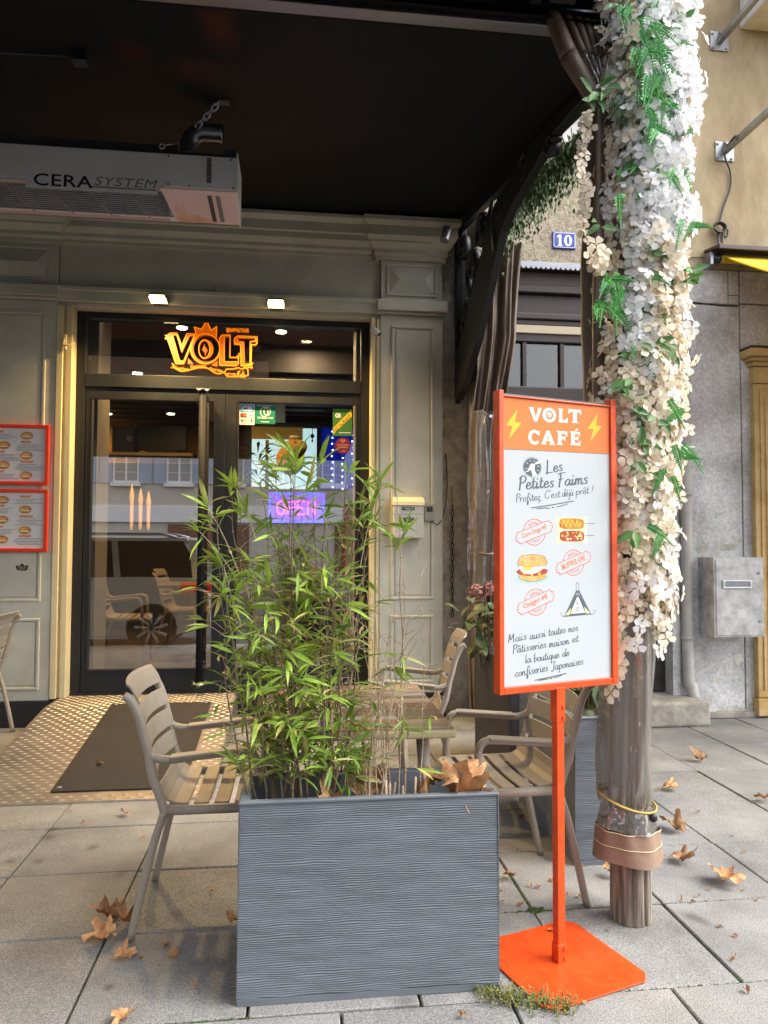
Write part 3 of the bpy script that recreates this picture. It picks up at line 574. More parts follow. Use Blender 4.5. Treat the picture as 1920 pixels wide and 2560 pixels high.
# door leaves
def leaf(x0, x1, g0, g1, gz0, gz1):
    m_ = MB(); y0, y1 = DY, DY+.055
    m_.box(x0, g0, y0, y1, .215, 2.577); m_.box(g1, x1, y0, y1, .215, 2.577); m_.box(g0, g1, y0, y1, gz1, 2.577); m_.box(g0, g1, y0, y1, .215, gz0)
    l = m_.build('door_leaf', 'anth', cafe, bevel=.003)
    q = MB()
    for (a, b, c, d) in ((g0-.012, g0, gz0-.012, gz1+.012), (g1, g1+.012, gz0-.012, gz1+.012), (g0, g1, gz1, gz1+.012), (g0, g1, gz0-.012, gz0)): q.box(a, b, y0-.004, y0+.002, c, d)
    q.build('glazing_bead', 'black', l)
    q = MB(); q.box(g0, g1, DY+.022, DY+.030, gz0, gz1); gl = q.build('glass_pane', 'glass', l)
    return l, gl
leaf_l, gl_l = leaf(-1.616, -.553, -1.565, -.638, .39, 2.488); leaf_r, gl_r = leaf(-.549, .526, -.446, .49, .385, 2.492)
h = MB(); h.tube([(-.716, DY-.075, 2.56), (-.716, DY-.075, .29)], .028, 14); h.build('handle', 'handle', leaf_l)
for z in (2.555, .30):
    h = MB(); h.tube([(-.716, DY+.0, z), (-.716, DY-.05, z), (-.716, DY-.075, z)], .012, 8); h.tube([(-.765+.0, DY-.065, z+(.02 if z > 1 else .0)), (-.75, DY-.1, z-(.015 if z < 1 else 0)), (-.716, DY-.11, z-(.025 if z < 1 else -.01)), (-.68, DY-.1, z-(.015 if z < 1 else 0)), (-.667, DY-.065, z+(.02 if z > 1 else .0))], .008, 6); h.build('handle_bracket', 'steel', leaf_l)
# stickers on the right leaf (inside the pane's outer face)
SY = DY+.0195
def stick(name, polys):
    m_ = MB(); mats = []
    for k, (fn, mm) in enumerate(polys):
        if mm not in mats: mats.append(mm)
        fn(m_, ((0, SY-.0004*k, 0), (1, 0, 0), (0, 0, 1)), mats.index(mm))
    return m_.build(name, mats, leaf_r)
rect = lambda a, b, c, d: (lambda m, fr, mi: m.flat([(a, c), (b, c), (b, d), (a, d)], fr, mi))
disc = lambda cx, cz, r, ry=None: (lambda m, fr, mi: m.flat(circ(cx, cz, r, ry), fr, mi))
txt = lambda t, a, c, b, d, bold=.02, rot=0.0, sh=0.0: (lambda m, fr, mi: m.text(t, fr, (a, c, b, d), mi, bold=bold, rot=rot, shear=sh))
line = lambda P, wd, cl=False: (lambda m, fr, mi: m.stroke(P, wd, fr, mi, closed=cl))
poly = lambda P: (lambda m, fr, mi: m.flat(P, fr, mi))
stick('card_sticker', [(rect(-.440, -.322, 2.312, 2.476), 'swhite'), (rect(-.434, -.328, 2.412, 2.470), 'sblue'), (txt('CB', -.425, 2.42, -.337, 2.462, .05), 'swhite'), (rect(-.432, -.385, 2.372, 2.404), 'navy'), (disc(-.415, 2.388, .011), 'sred'), (disc(-.402, 2.388, .011), 'porange'), (rect(-.380, -.330, 2.372, 2.404), 'enamelw'), (txt('VISA', -.376, 2.381, -.334, 2.396, .02, sh=.25), 'enamel'), (rect(-.428, -.410, 2.342, 2.352), 'navy'), (line(circ(-.384, 2.347, .018, .010), .003, True), 'navy'), (rect(-.350, -.338, 2.338, 2.356), 'navy'), (rect(-.425, -.335, 2.322, 2.325), 'navy')])
stick('green_sticker', [(rect(-.318, -.158, 2.322, 2.482), 'pgreen'), (line(circ(-.245, 2.418, .030, .038), .006, True), 'swhite'), (line(circ(-.222, 2.424, .026, .034), .006, True), 'swhite'), (txt('TOO GOOD TO GO', -.300, 2.362, -.175, 2.378, .02), 'swhite'), (rect(-.27, -.205, 2.335, 2.341), 'swhite'), (rect(-.30, -.175, 2.466, 2.470), 'swhite')])
stick('restaurant_sticker', [(rect(.305, .462, 2.238, 2.458), 'pgreen2'), (txt('GR', .325, 2.385, .373, 2.423, .04), 'swhite'), (poly([(.308, 2.248), (.308, 2.300), (.455, 2.452), (.461, 2.400)]), 'syellow'), (txt('RESTAURANT', .323, 2.262, .518, 2.292, .01, rot=R(45)), 'printdark'), (rect(.355, .452, 2.261, 2.267), 'swhite')])
stick('plum_sticker', [(disc(.388, 2.158, .064, .066), 'splum'), (line([(.388, 2.182), (.370, 2.200), (.377, 2.208), (.388, 2.199), (.399, 2.208), (.406, 2.200), (.388, 2.182)], .004), 'ppeach'), (txt('ICI ON AIME', .345, 2.158, .432, 2.170, .02), 'ppeach'), (txt('LA MUSIQUE', .347, 2.138, .430, 2.150, .02), 'ppeach'), (rect(.380, .406, 2.112, 2.117), 'ppeach')])
# small painted logo on the left pilaster
m_ = MB(); m_.flat([(-2.056, 1.195), (-2.03, 1.19), (-2.01, 1.212), (-1.99, 1.192), (-1.963, 1.197), (-1.972, 1.160), (-1.985, 1.155), (-2.03, 1.157), (-2.046, 1.162)], ((0, PY-.0085, 0), (1, 0, 0), (0, 0, 1)))
m_.text('VOLT', ((0, PY-.009, 0), (1, 0, 0), (0, 0, 1)), (-2.036, 1.165, -1.984, 1.187), 1, bold=.04); m_.build('pilaster_logo', ['printdark', 'greybox'], pil_l)

# ------------------------------------------------------------------ cafe interior (seen through the panes)
def part(name, m, parent, boxes, bevel=0):
    k = MB()
    for b in boxes: k.box(*b)
    return k.build(name, m, parent, bevel=bevel)
part('interior_floor', 'infloor', cafe, [(-4.2, 3.0, 6.07, 11.0, .12, .2)])
part('interior_wall', 'inwall', cafe, [(-4.2, 3.0, 10.6, 10.8, 2.46, 3.3)]); part('interior_wainscot', 'indark', cafe, [(-4.2, 3.0, 10.55, 10.8, .2, 2.455)]); part('interior_wall', 'brick', cafe, [(-4.4, -4.2, 6.2, 10.8, .2, 3.3)]); part('interior_wall', 'indark', cafe, [(1.35, 1.5, 6.2, 10.6, .2, 3.3)])
part('interior_reveal', 'inbeige', cafe, [(-1.85, -1.555, 6.07, 6.45, .2, 3.24)]); part('interior_reveal', 'inbeige', cafe, [(.50, .9, 6.07, 6.35, .2, 3.24)])
part('interior_partition', 'indark', cafe, [(-1.2, 1.3, 9.55, 9.65, .2, 3.0)])
part('interior_ceiling', 'inmauve', cafe, [(-4.2, 1.35, 6.2, 7.0, 3.24, 3.3)]); part('interior_ceiling', 'indark', cafe, [(-4.2, 1.35, 7.0, 10.6, 2.98, 3.3)])
for k in range(9): part('ceiling_slat', 'indark', cafe, [(-4.2, 1.35, 7.1+k*.34, 7.28+k*.34, 2.955, 2.979)])
part('ceiling_duct', 'inbeige', cafe, [(-1.05, -.12, 7.15, 9.3, 2.86, 2.954)]); part('ceiling_duct', 'inbeige', cafe, [(-1.055, -.115, 7.1, 9.35, 2.945, 2.96)])
part('interior_shelf', 'inbeige', cafe, [(-3.2, -1.3, 9.7, 10.1, 2.47, 2.51)])

# ================================================================== canopy over the terrace
ZC = lambda y: 3.37+(y-2.65)*.197            # underside height of the cloth at depth y
canopy = thing('canopy', 'black cloth canopy over the terrace on a long aluminium front rail', 'awning', (-1.5, 2.65, 3.4))
m_ = MB()
def csurf(u, v): x = -6+7.36*u; y = 2.62+3.30*v; return (x, y, ZC(y)+.008*noise.noise((x*2.1, y*1.7, 0)))
m_.grid(csurf, 60, 26); m_.grid(lambda u, v: (-6+7.36*u, 2.62+3.30*(1-v), ZC(2.62+3.3*(1-v))+.03), 4, 4); m_.build('canopy_cloth', 'canopy', canopy)
m_ = MB(); vx = lambda u, t: (-6+3.1*t)*(1-u)+u*(1.12-.40*max(0, (t-.1)/.9))
m_.grid(lambda u, v: (vx(u, v), 2.60-1.27*v, 3.50-.89*v+.01*math.sin(PI*v)), 8, 6); m_.grid(lambda u, v: (vx(u, 1-v), 1.33+1.27*v, 2.63+.89*v), 8, 6); m_.box(-2.9, .72, 1.29, 1.33, 2.55, 2.66); m_.box(-6, 1.2, 2.725, 2.735, 3.36, 3.56); m_.box(-6, 1.2, 2.58, 2.735, 3.535, 3.56); m_.build('front_valance', 'canopy', canopy)
m_ = MB(); m_.box(-6, 1.20, 2.655, 2.715, 3.352, 3.378); m_.box(-6, 1.20, 2.665, 2.70, 3.379, 3.44); m_.build('front_rail', 'alu', canopy, bevel=.004)
m_ = MB(); m_.box(1.30, 1.355, 2.7, 5.85, 3.26, 3.335)
mm = MB(); mm.prism([(2.70, 3.30), (5.88, 3.92), (5.88, 4.02), (2.70, 3.40)], ((1.30, 0, 0), (0, 1, 0), (0, 0, 1)), .05); mm.build('side_beam', 'iron', canopy)
for (x, z, h) in ((.885, 3.44, .05), (.74, 3.47, .04), (.70, 3.47, .04)):
    m_ = MB(); m_.box(x-.018, x+.018, 2.60, 2.66, z-.03, z+h); m_.cyl((x, 2.63, z+h), (x, 2.63, z+h+.06), .007, 8); m_.build('rail_fitting', 'darkgrey', canopy, bevel=.003)
m_ = MB(); m_.box(.93, 1.03, 2.45, 2.60, 3.40, 3.46); m_.build('pulley_block', 'darkgrey', canopy, bevel=.004)
m_ = MB(); m_.tube([(1.10, 2.55, 3.46), (1.10, 2.55, 3.40)], .012, 8); m_.tube(smooth_line([(1.105+.012*math.cos(a), 2.55, 3.40+.012*math.sin(a)) for a in [i*PI/4 for i in range(9)]], 2), .004, 6); m_.build('rail_eye', 'steel', canopy)
p = at(200, 172, 3.25); zz = ZC(3.25); q = p
m_ = MB(); m_.box(p.x-.03, p.x+.03, 3.22, 3.28, zz-.05, zz); m_.tube([(p.x-.03, 3.25, zz-.02), (p.x-.35, 3.25, zz-.03), (p.x-.9, 3.25, zz-.015)], .006, 6); m_.build('cable_box', 'black', canopy)
# ornate iron bracket carrying the canopy's side
br = thing('iron_bracket', 'ornate black wrought iron bracket with scrolls under the canopy side', 'bracket', (1.315, 5.85, 2.5))
def brk(name, poly, x0=1.29, d=.045): m_ = MB(); m_.prism(poly, ((x0, 0, 0), (0, 1, 0), (0, 0, 1)), d); return m_.build(name, 'iron', br, bevel=.005)
brk('wall_bar', [(5.80, 2.55), (5.86, 2.50), (5.88, 2.56), (5.88, 3.91), (5.80, 3.89)])
brk('diagonal_brace', [(5.79, 2.52), (5.79, 2.88), (5.35, 3.18), (5.0, 3.40), (4.65, 3.60), (3.9, 3.59), (3.0, 3.43), (2.95, 3.36), (3.5, 3.45), (3.9, 3.435), (4.3, 3.41), (4.5, 3.35), (4.66, 3.22), (4.78, 3.12), (5.16, 2.82), (5.55, 2.60)], 1.285, .055)
def scroll(cy, cz, r, turns, a0, wd=.035, dirn=1, tail=None):
    P = []
    for i in range(int(26*turns)+1):
        t = i/26; rr = r*(1-t/turns*.75); a = a0+dirn*2*PI*t; P.append((cy+rr*math.cos(a), cz+rr*math.sin(a)))
    if tail: P = tail+P
    m_ = MB(); m_.tube([(1.3125, p[0], p[1]) for p in P], .022, 6, sx=1.0, sy=1.6); m_.build('scroll', 'iron', br)
scroll(5.30, 3.42, .20, 1.5, PI, tail=[(5.6, 2.95)]); scroll(4.55, 3.52, .12, 1.4, 0, dirn=-1); scroll(5.55, 3.10, .11, 1.3, PI*.5); scroll(3.62, 3.43, .055, 1.3, PI, dirn=-1); scroll(5.62, 3.68, .11, 1.4, 0); scroll(4.05, 3.53, .09, 1.4, PI*.2); scroll(5.05, 3.58, .13, 1.4, PI, dirn=-1)
brk('leaf_plate', [(5.76, 3.2), (5.55, 3.28), (5.42, 3.20), (5.30, 3.26), (5.36, 3.12), (5.58, 3.02), (5.76, 2.9)], 1.302, .02)
brk('leaf_plate', [(5.1, 3.18), (4.95, 3.62), (4.78, 3.70), (4.85, 3.50), (4.72, 3.32)], 1.302, .02)
# silver scraps of torn film on the bracket
m_ = MB(); m_.grid(lambda u, v: (1.275-.01*u, 4.66-.06*u+.05*v, 3.28+.26*v*(1-.5*u)), 3, 3); m_.build('torn_film', 'plasticw', br)
# ivy fringe hanging from the side beam
iv = MB()
for _ in range(4600):
    y = random.uniform(3.05, 5.1); t = (y-3.05)/2.05; h = ZC(y)-.08; d = abs(random.gauss(0, .12))*(.45+.9*t); z = h-d-.02; x = 1.385+random.uniform(-.02, .09); r = random.uniform(.012, .024); a = random.uniform(0, 6.28)
    v = [Vector((x, y, z)), Vector((x+r*math.cos(a)*.5, y+r*.5*math.sin(a), z-r*.7)), Vector((x+random.uniform(-.004, .004), y, z-r*1.7)), Vector((x-r*math.cos(a)*.5, y-r*.5*math.sin(a), z-r*.7))]
    iv.add(v, [(0, 1, 2, 3)])
for k in range(70): y = 3.05+2.05*k/70; iv.tube([(1.40+random.uniform(-.03, .04), y, ZC(y)-.07), (1.40+random.uniform(-.03, .04), y+random.uniform(-.05, .05), ZC(y)-.12-random.random()*.22)], .003, 4, cap=False)
tag(iv.build('ivy_fringe', 'ivy', loc=(1.4, 4.0, 3.4)), 'dark green artificial ivy fringe hanging along the canopy side by the house wall', 'ivy')
# ================================================================== side curtain gathered at the wall end
cu = thing('side_curtain', 'brown side curtain with clear film below gathered beside the cafe pilaster', 'curtain', (1.40, 5.35, 0))
def curt(u, v, z0, z1):
    z = z0+(z1-z0)*v; t = (z-.3)/3.4; wd = .17+.15*max(0, t)**1.5 + .05*max(0, .35-t); x0 = 1.265+.10*max(0, min(1, (z-2.2)/.7))
    x = x0+wd*u; y = 5.30+(.034*math.sin(u*17+.9*math.sin(z*1.7))+.022*math.sin(u*39+1.6*z+1.5*math.sin(z*2.6)))*(.6+.4*t)+.045*noise.noise((u*3.2, z*1.4, 1))+.02*noise.noise((u*9, z*4, 5)); x0 += .02*noise.noise((z*2.2, 3.1, 0)); return (x, y, z)
m_ = MB(); m_.grid(lambda u, v: curt(u, v, 2.35, 3.62-.0*u), 48, 24); m_.build('cloth_panel', 'browncloth', cu)
m_ = MB(); m_.grid(lambda u, v: curt(u, v, 1.06, 2.345), 48, 30); m_.build('film_panel', 'filmbrown', cu)
m_ = MB(); m_.grid(lambda u, v: curt(u, v, .12, 1.055), 48, 12); m_.build('hem_panel', 'browncloth', cu)
m_ = MB(); m_.tube([(1.34, 5.28, 1.30), (1.40, 5.22, 1.29), (1.47, 5.24, 1.30)], .012, 6); m_.build('tie', 'browncloth', cu)
m_ = MB(); m_.cyl((1.42, 5.245, 2.30), (1.42, 5.235, 2.30), .012, 10); m_.build('eyelet', 'steel', cu)
# curtain bunched at the front post: fan of pleats narrowing to the post
cf = thing('post_curtain', 'pleated brown and clear curtain bunched from the front rail onto the flowered post', 'curtain', (1.1, 2.64, 3.3))
tops = [(.93, .99), (1.002, 1.038), (1.045, 1.078), (1.083, 1.113), (1.117, 1.145), (1.149, 1.174), (1.178, 1.20), (1.204, 1.23)]
for i, (a, b) in enumerate(tops):
    t = i/(len(tops)-1); c0 = Vector(((a+b)/2, 2.655, 3.40-.004*i)); c2 = Vector((1.15+.05*t, 2.62, 3.06)); r0 = (b-a)/2*1.05; r2 = .013
    c1 = c0.lerp(c2, .45); r1 = r0*.75
    if i == 0: c1 = Vector((1.02, 2.63, 3.22)); r1 = .035; c2 = Vector((1.14, 2.62, 3.02)); r2 = .03
    m_ = MB(); m_.tube(smooth_line([c0, c0.lerp(c1, .5), c1], 3), [r0*(1-k/6)+r1*k/6 for k in range(7)], 10, sx=1.0, sy=1.0); m_.build('pleat', 'browncloth', cf)
    m_ = MB(); m_.tube(smooth_line([c1, c1.lerp(c2, .5), c2], 3), [r1*(1-k/6)+r2*k/6 for k in range(7)], 10, mi=0); m_.build('pleat_film', 'film' if i else 'browncloth', cf)
def bunch(u, v):
    z = 3.06-2.1*v; a = 2*PI*u; cx = 1.165+.03*math.sin(v*3)-.01*v; r = (.05+.045*math.sin(PI*min(1, v*1.2))*(1))*(1+.22*math.sin(7*a+3*v)+.1*noise.noise((math.cos(a)*2, math.sin(a)*2, z*4))); return (cx+r*math.cos(a), 2.64+r*math.sin(a), z)
m_ = MB(); m_.grid(lambda u, v: bunch(u, v*.55), 60, 26); m_.build('bunched_cloth', 'browncloth', cf)
m_ = MB(); m_.grid(lambda u, v: bunch(u, .55+v*.45), 60, 22); m_.build('bunched_film', 'film', cf)

# ================================================================== gas heater under the canopy
HY = 3.70
ht = thing('patio_heater', 'long grey gas heater with slatted underside and pink panel hung under the canopy', 'heater', (-1.2, HY+.1, 3.2))
hp = lambda x, y, Y=HY: at(x, y, Y)
zt = hp(590, 395).z; zb_ = hp(585, 478).z; xr = hp(593, 440).x; xs = hp(411, 440).x
zl = zb_-.012
yb = HY+.20; zu = at(592, 558, yb).z; xl = -3.2
m_ = MB()
prof = [(HY, zb_), (HY, zt), (HY+.05, zt+.02), (yb+.05, zt+.02), (yb+.05, zu+.01), (yb, zu+.01), (HY+.01, zb_+.012)]
m_.prism(prof, ((xl, 0, 0), (0, 1, 0), (0, 0, 1)), xr-.004-xl); m_.build('body', 'heater', ht, bevel=.004)
m_ = MB(); m_.box(xs+.004, xr-.002, HY-.004, HY+.05, zb_+.002, zt-.002); m_.build('end_cover', 'heater', ht, bevel=.002)
m_ = MB(); m_.prism([(HY-.006, zb_-.004), (HY-.006, zt+.022), (yb+.055, zt+.024), (yb+.055, zu), (yb, zu)], ((xr-.0035, 0, 0), (0, 1, 0), (0, 0, 1)), .006); m_.build('end_cap', 'heater', ht)
m_ = MB(); m_.box(xl, xs+.05, HY+.06, HY+.075, zt+.015, zt+.075); m_.box(xs+.28, xr-.01, HY+.06, HY+.075, zt+.015, zt+.072); m_.box(xs+.0501, xs+.2799, HY+.06, HY+.075, zt+.015, zt+.045); m_.build('rear_flange', 'darkgrey', ht)
def under(x, t, off=0.0): return Vector((x, HY-.002+(yb-HY+.004)*t, zb_-.002+(zu-zb_)*t-off))
def uquad(mb, xa, xb, t0, t1, off, mi=0, skew=0.0):
    mb.add([under(xa+skew*t0, t0, off), under(xb, t0, off), under(xb, t1, off), under(xa+skew*t1, t1, off)], [(0, 3, 2, 1), (0, 1, 2, 3)], mi)
m_ = MB(); a_ = under(xs-.02, 0, .004); m_.add([under(xs-.02, 0, .006), under(xr, 0, .006), under(xr, 1, .006), under(xs+.03, 1, .006), under(xs-.02, 0, -.01), under(xr, 0, -.01), under(xr, 1, -.01), under(xs+.03, 1, -.01)], [(0, 1, 2, 3)[::-1], (0, 1, 5, 4), (1, 2, 6, 5), (2, 3, 7, 6), (3, 0, 4, 7)]); m_.build('pink_panel', 'heaterpink', ht)
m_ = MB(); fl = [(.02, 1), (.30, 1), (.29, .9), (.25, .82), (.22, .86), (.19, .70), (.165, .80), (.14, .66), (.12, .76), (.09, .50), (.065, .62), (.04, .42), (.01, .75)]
m_.add([under(xs+.03+p[0]*.62-.02*(1-p[1]), p[1], .0072) for p in fl], [list(range(len(fl)))[::-1]]); m_.build('flame_print', 'flame', ht)  # flame-like reflection laid on the panel as a coloured shape
for (xa, mm) in ((.205, 'darkgrey'), (.245, 'midgrey')):
    m_ = MB(); m_.add([under(xs+xa, .12, .0078), under(xs+xa+.022, .12, .0078), under(xs+xa+.034, .93, .0078), under(xs+xa+.012, .93, .0078)], [(0, 3, 2, 1)]); m_.build('panel_slot', mm, ht)
for t in (0.0, .93): m_ = MB(); uquad(m_, xl, xs, t-.0, t+.10, .004); m_.build('panel_rim', 'heaterpink', ht)
m_ = MB(); uquad(m_, xl, xs, .10, .93, -.010); m_.build('heater_bed', 'darkgrey', ht)
for k in range(13):
    t = .14+.80*k/13; m_ = MB(); a, b = under(xl, t, .0), under(xs+.05*t-.02, t, .0); m_.tube([a, b], .0035, 6); m_.build('grill_bar', 'galv', ht)
for k in range(9):
    x = xs-.20-.19*k; m_ = MB(); m_.tube([under(x, .08, .004), under(x+.10, .94, .004)], .003, 6); m_.build('grill_rib', 'galv', ht)
for k in range(15): m_ = MB(); z = zb_+.035+(zt-zb_-.05)*k/14; m_.box(xs+.205, xs+.228, HY-.0055, HY-.003, z-.003, z+.003); m_.build('vent_slot', 'printdark', ht)
for (x, z) in ((xs+.02, zt-.014), (xs+.02, zb_+.014), (xr-.03, zt-.014), (xr-.02, zb_+.014), (xs+.12, zb_+.012)): m_ = MB(); m_.cyl((x, HY-.0035, z), (x, HY-.007, z), .005, 8); m_.build('screw', 'darkgrey', ht)
FRH = ((0, HY-.0016, 0), (1, 0, 0), (0, 0, 1))
m_ = MB(); p0, p1 = hp(84, 462), hp(232, 465); m_.text('CERA', FRH, (p0.x, p0.z-.002, p1.x, hp(84, 432).z), 0, bold=.012, sp=1.05); m_.box(hp(228, 464).x, hp(392, 470).x, HY-.0022, HY-.0012, hp(300, 470).z-.004, hp(300, 470).z); m_.build('maker_name', 'navy', ht)
m_ = MB(); p0, p1 = hp(236, 463), hp(394, 467); m_.text('SYSTEM', ((0, HY-.0017, 0), (1, 0, 0), (0, 0, 1)), (p0.x, p0.z, p1.x, hp(236, 441).z), 0, bold=.0, shear=.25, sp=1.1); m_.build('maker_name', 'midgrey', ht)
m_ = MB(); m_.box(hp(75, 0).x, hp(402, 0).x, HY-.0011, HY+.001, hp(240, 474).z-.008, hp(240, 430).z+.008); m_.build('name_plate', 'heater', ht)
# corrugated elbow
m_ = MB(); P = []; rr = []; cx, cz = at(470, 392, HY+.14).x, at(470, 392, HY+.14).z
for i in range(49):
    t = i/48
    if t < .2: p = Vector((cx, 0, cz+t*.25))
    elif t < .75: a = (t-.2)/.55*PI/2; p = Vector((cx+.085*(1-math.cos(a)), 0, cz+.05+.085*math.sin(a)))
    else: p = Vector((cx+.085+(t-.75)*.36, 0, cz+.135))
    P.append((p.x, HY+.14, p.z)); rr.append(.042*(1+(.06 if i % 2 else -.05)*(1 if .05 < t < .78 else .0)))
m_.tube(P, rr, 18); m_.build('flue_elbow', 'alu', ht)
m_ = MB(); m_.tube([(P[-1][0]-.012, HY+.14, P[-1][2]), (P[-1][0], HY+.14, P[-1][2])], .046, 18); m_.build('flue_collar', 'alu', ht)
# chain up to the canopy
ch = thing('heater_chain', 'short steel link chain holding the heater up to the canopy', 'chain', (-.55, HY, 3.6))
A = Vector((hp(490, 0).x, HY+.10, at(490, 318, HY+.10).z)); pB = at(553, 238, 3.66); B = Vector((pB.x, 3.66, ZC(3.66)-.004))
n_l = 6; dv = (B-A)/n_l
for i in range(n_l):
    c = A+dv*(i+.5); ax = dv.normalized(); side = ax.orthogonal().normalized() if i % 2 else ax.cross(ax.orthogonal()).normalized(); L = dv.length*.68; rw = .012
    P = [c+ax*(math.cos(a)*(L-rw) if False else (L-rw)*(1 if math.cos(a) > 0 else -1)+rw*math.cos(a))+side*(rw*math.sin(a)) for a in [k*2*PI/16 for k in range(17)]]
    m_ = MB(); m_.tube(P, .0035, 6, cap=False); m_.build('chain_link', 'steel', ch)
m_ = MB(); m_.box(B.x-.01, B.x+.04, B.y-.02, B.y+.02, B.z-.012, B.z+.002); m_.build('ceiling_clip', 'darkgrey', ch)
ty = thing('turnbuckle', 'small steel eye bolt on top of the heater left of the flue', 'eye bolt', (-.75, HY, 3.4))
e0 = hp(405, 366); m_ = MB(); m_.tube([(e0.x+.012*math.cos(a), HY, e0.z+.012*math.sin(a)) for a in [k*PI/6 for k in range(13)]], .0035, 6, cap=False); m_.build('eye', 'steel', ty)
m_ = MB(); m_.tube([(e0.x+.012, HY, e0.z+.006), (e0.x+.075, HY+.05, e0.z+.05)], .003, 6); m_.build('shank', 'steel', ty)

# ================================================================== floodlights over the door
for i, (px, py, lab) in enumerate(((395, 745, 'lit floodlight over the left door leaf on the grey ledge'), (690, 757, 'lit floodlight over the right door leaf on the grey ledge'))):
    p = at(px, py, 5.69); fl_ = thing('floodlight', lab, 'floodlight', (p.x, 5.76, p.z), group='floodlights over the cafe door')
    m_ = MB(); m_.frustum((p.x-.065, p.x+.065, 5.64, 5.80, p.z-.005), (p.x-.055, p.x+.055, 5.66, 5.80, p.z+.03)); m_.build('housing', 'darkgrey', fl_, bevel=.004)
    m_ = MB(); m_.add([(p.x-.06, 5.645, p.z-.008), (p.x+.06, 5.645, p.z-.008), (p.x+.06, 5.75, p.z-.022), (p.x-.06, 5.75, p.z-.022)], [(0, 3, 2, 1)]); m_.add([(p.x-.055, 5.638, p.z+.006), (p.x+.055, 5.638, p.z+.006), (p.x+.055, 5.642, p.z-.008), (p.x-.055, 5.642, p.z-.008)], [(0, 1, 2, 3)[::-1]]); m_.build('lamp_face', 'lampface', fl_)
    m_ = MB(); m_.box(p.x-.05, p.x+.05, 5.77, 5.82, p.z-.02, p.z+.05); m_.build('bracket', 'darkgrey', fl_)
    ll = bpy.data.lights.new('floodlight_lamp', 'AREA'); ll.shape = 'RECTANGLE'; ll.size = .10; ll.size_y = .035; ll.energy = 15; ll.color = (1, .66, .26); ll.spread = R(150)
    lo2 = bpy.data.objects.new('floodlight_lamp', ll); COL.objects.link(lo2); lo2.location = (0, -.06, -.045); lo2.rotation_euler = (R(-12), 0, 0); lo2.parent = fl_
def small(name, lab, cat, boxes, m, loc, bevel=.003, extra=None):
    t = thing(name, lab, cat, loc); k = MB()
    for b in boxes: k.box(*b)
    k.build('casing', m, t, bevel=bevel); return t
p = at(550, 728, 5.83); t = small('junction_box', 'small square grey box on the frieze between the floodlights', 'box', [(p.x-.035, p.x+.035, 5.80, 5.86, p.z-.035, p.z+.035)], 'greybox', (p.x, 5.86, p.z))
m_ = MB(); m_.box(p.x-.028, p.x+.028, 5.796, 5.802, p.z-.028, p.z+.028); m_.build('lid', 'greybox', t, bevel=.002)
m_ = MB(); m_.tube(smooth_line([(p.x-.4+k*.12, 5.835, 3.324+.004*math.sin(k*2.3)) for k in range(12)], 3), .004, 5); tag(m_.build('cable', 'black', loc=(p.x, 5.835, 3.32)), 'thin black cable lying on the grey ledge behind the floodlights', 'cable')
# spotlight under the cornice break, camera by the door
p = at(1113, 590, 5.60); t = thing('spotlight', 'grey cylindrical spotlight on the cornice above the right pilaster', 'spotlight', (p.x, 5.62, p.z))
m_ = MB(); m_.tube([(p.x+.012, 5.58, p.z+.055), (p.x-.016, 5.56, p.z-.055)], .036, 20); m_.build('barrel', 'galv', t, bevel=.002); m_ = MB(); m_.tube([(p.x, 5.58, p.z+.03), (p.x+.01, 5.66, p.z+.08)], .008, 8); m_.build('arm', 'darkgrey', t)
p = at(938, 828, 5.77); t = thing('security_camera', 'small white security camera at the top right of the doors', 'camera', (p.x, 5.82, p.z))
m_ = MB(); m_.tube([(p.x-.028, 5.76, p.z+.022), (p.x+.03, 5.74, p.z-.03)], .024, 4); m_.build('camera_body', 'plasticw', t, bevel=.006); m_ = MB(); m_.cyl((p.x+.028, 5.74, p.z-.029), (p.x+.033, 5.738, p.z-.034), .017, 12); m_.build('lens', 'black', t); m_ = MB(); m_.cyl((p.x+.02, 5.82, p.z+.02), (p.x, 5.76, p.z), .01, 8); m_.build('mount', 'plasticw', t)
# old hinge at the left casing
p = at(170, 855, 5.80); t = thing('wall_hook', 'rusty swing hook on the left door casing', 'hook', (p.x, 5.8, p.z)); m_ = MB(); m_.tube(smooth_line([(p.x-.02, 5.80, p.z+.05), (p.x-.02, 5.76, p.z-.03), (p.x+.01, 5.74, p.z-.04), (p.x+.06, 5.76, p.z-.02)], 4), .006, 6); m_.build('hook_rod', 'casing', t); m_ = MB(); m_.box(p.x-.03, p.x-.01, 5.785, 5.813, p.z-.06, p.z+.06); m_.build('hook_plate', 'casing', t, bevel=.002)
# letterbox and keypad on the right pilaster
t = thing('letterbox', 'olive grey cafe letterbox with sloped lid on the right pilaster', 'letterbox', (.89, 5.82, 1.4))
m_ = MB(); m_.box(.775, 1.008, 5.715, 5.81, 1.41, 1.665); m_.build('body', 'facade', t, bevel=.004)
m_ = MB(); m_.prism([(5.705, 1.666), (5.812, 1.666), (5.812, 1.735), (5.795, 1.735), (5.74, 1.722), (5.712, 1.695)], ((.768, 0, 0), (0, 1, 0), (0, 0, 1)), .247); m_.build('lid', 'casing', t, bevel=.003)
m_ = MB(); [m_.cyl((.782+.0135*k, 5.7165, 1.661), (.782+.0135*k, 5.711, 1.661), .0055, 8) for k in range(17)]; m_.build('rope_moulding', 'facade', t)
m_ = MB(); m_.box(.838, .935, 5.7115, 5.716, 1.628, 1.652); m_.build('name_plate', 'printdark', t)
m_ = MB(); m_.box(.85, .92, 5.7108, 5.7117, 1.643, 1.646); m_.box(.862, .908, 5.7108, 5.7117, 1.634, 1.637); m_.build('name_print', 'swhite', t)
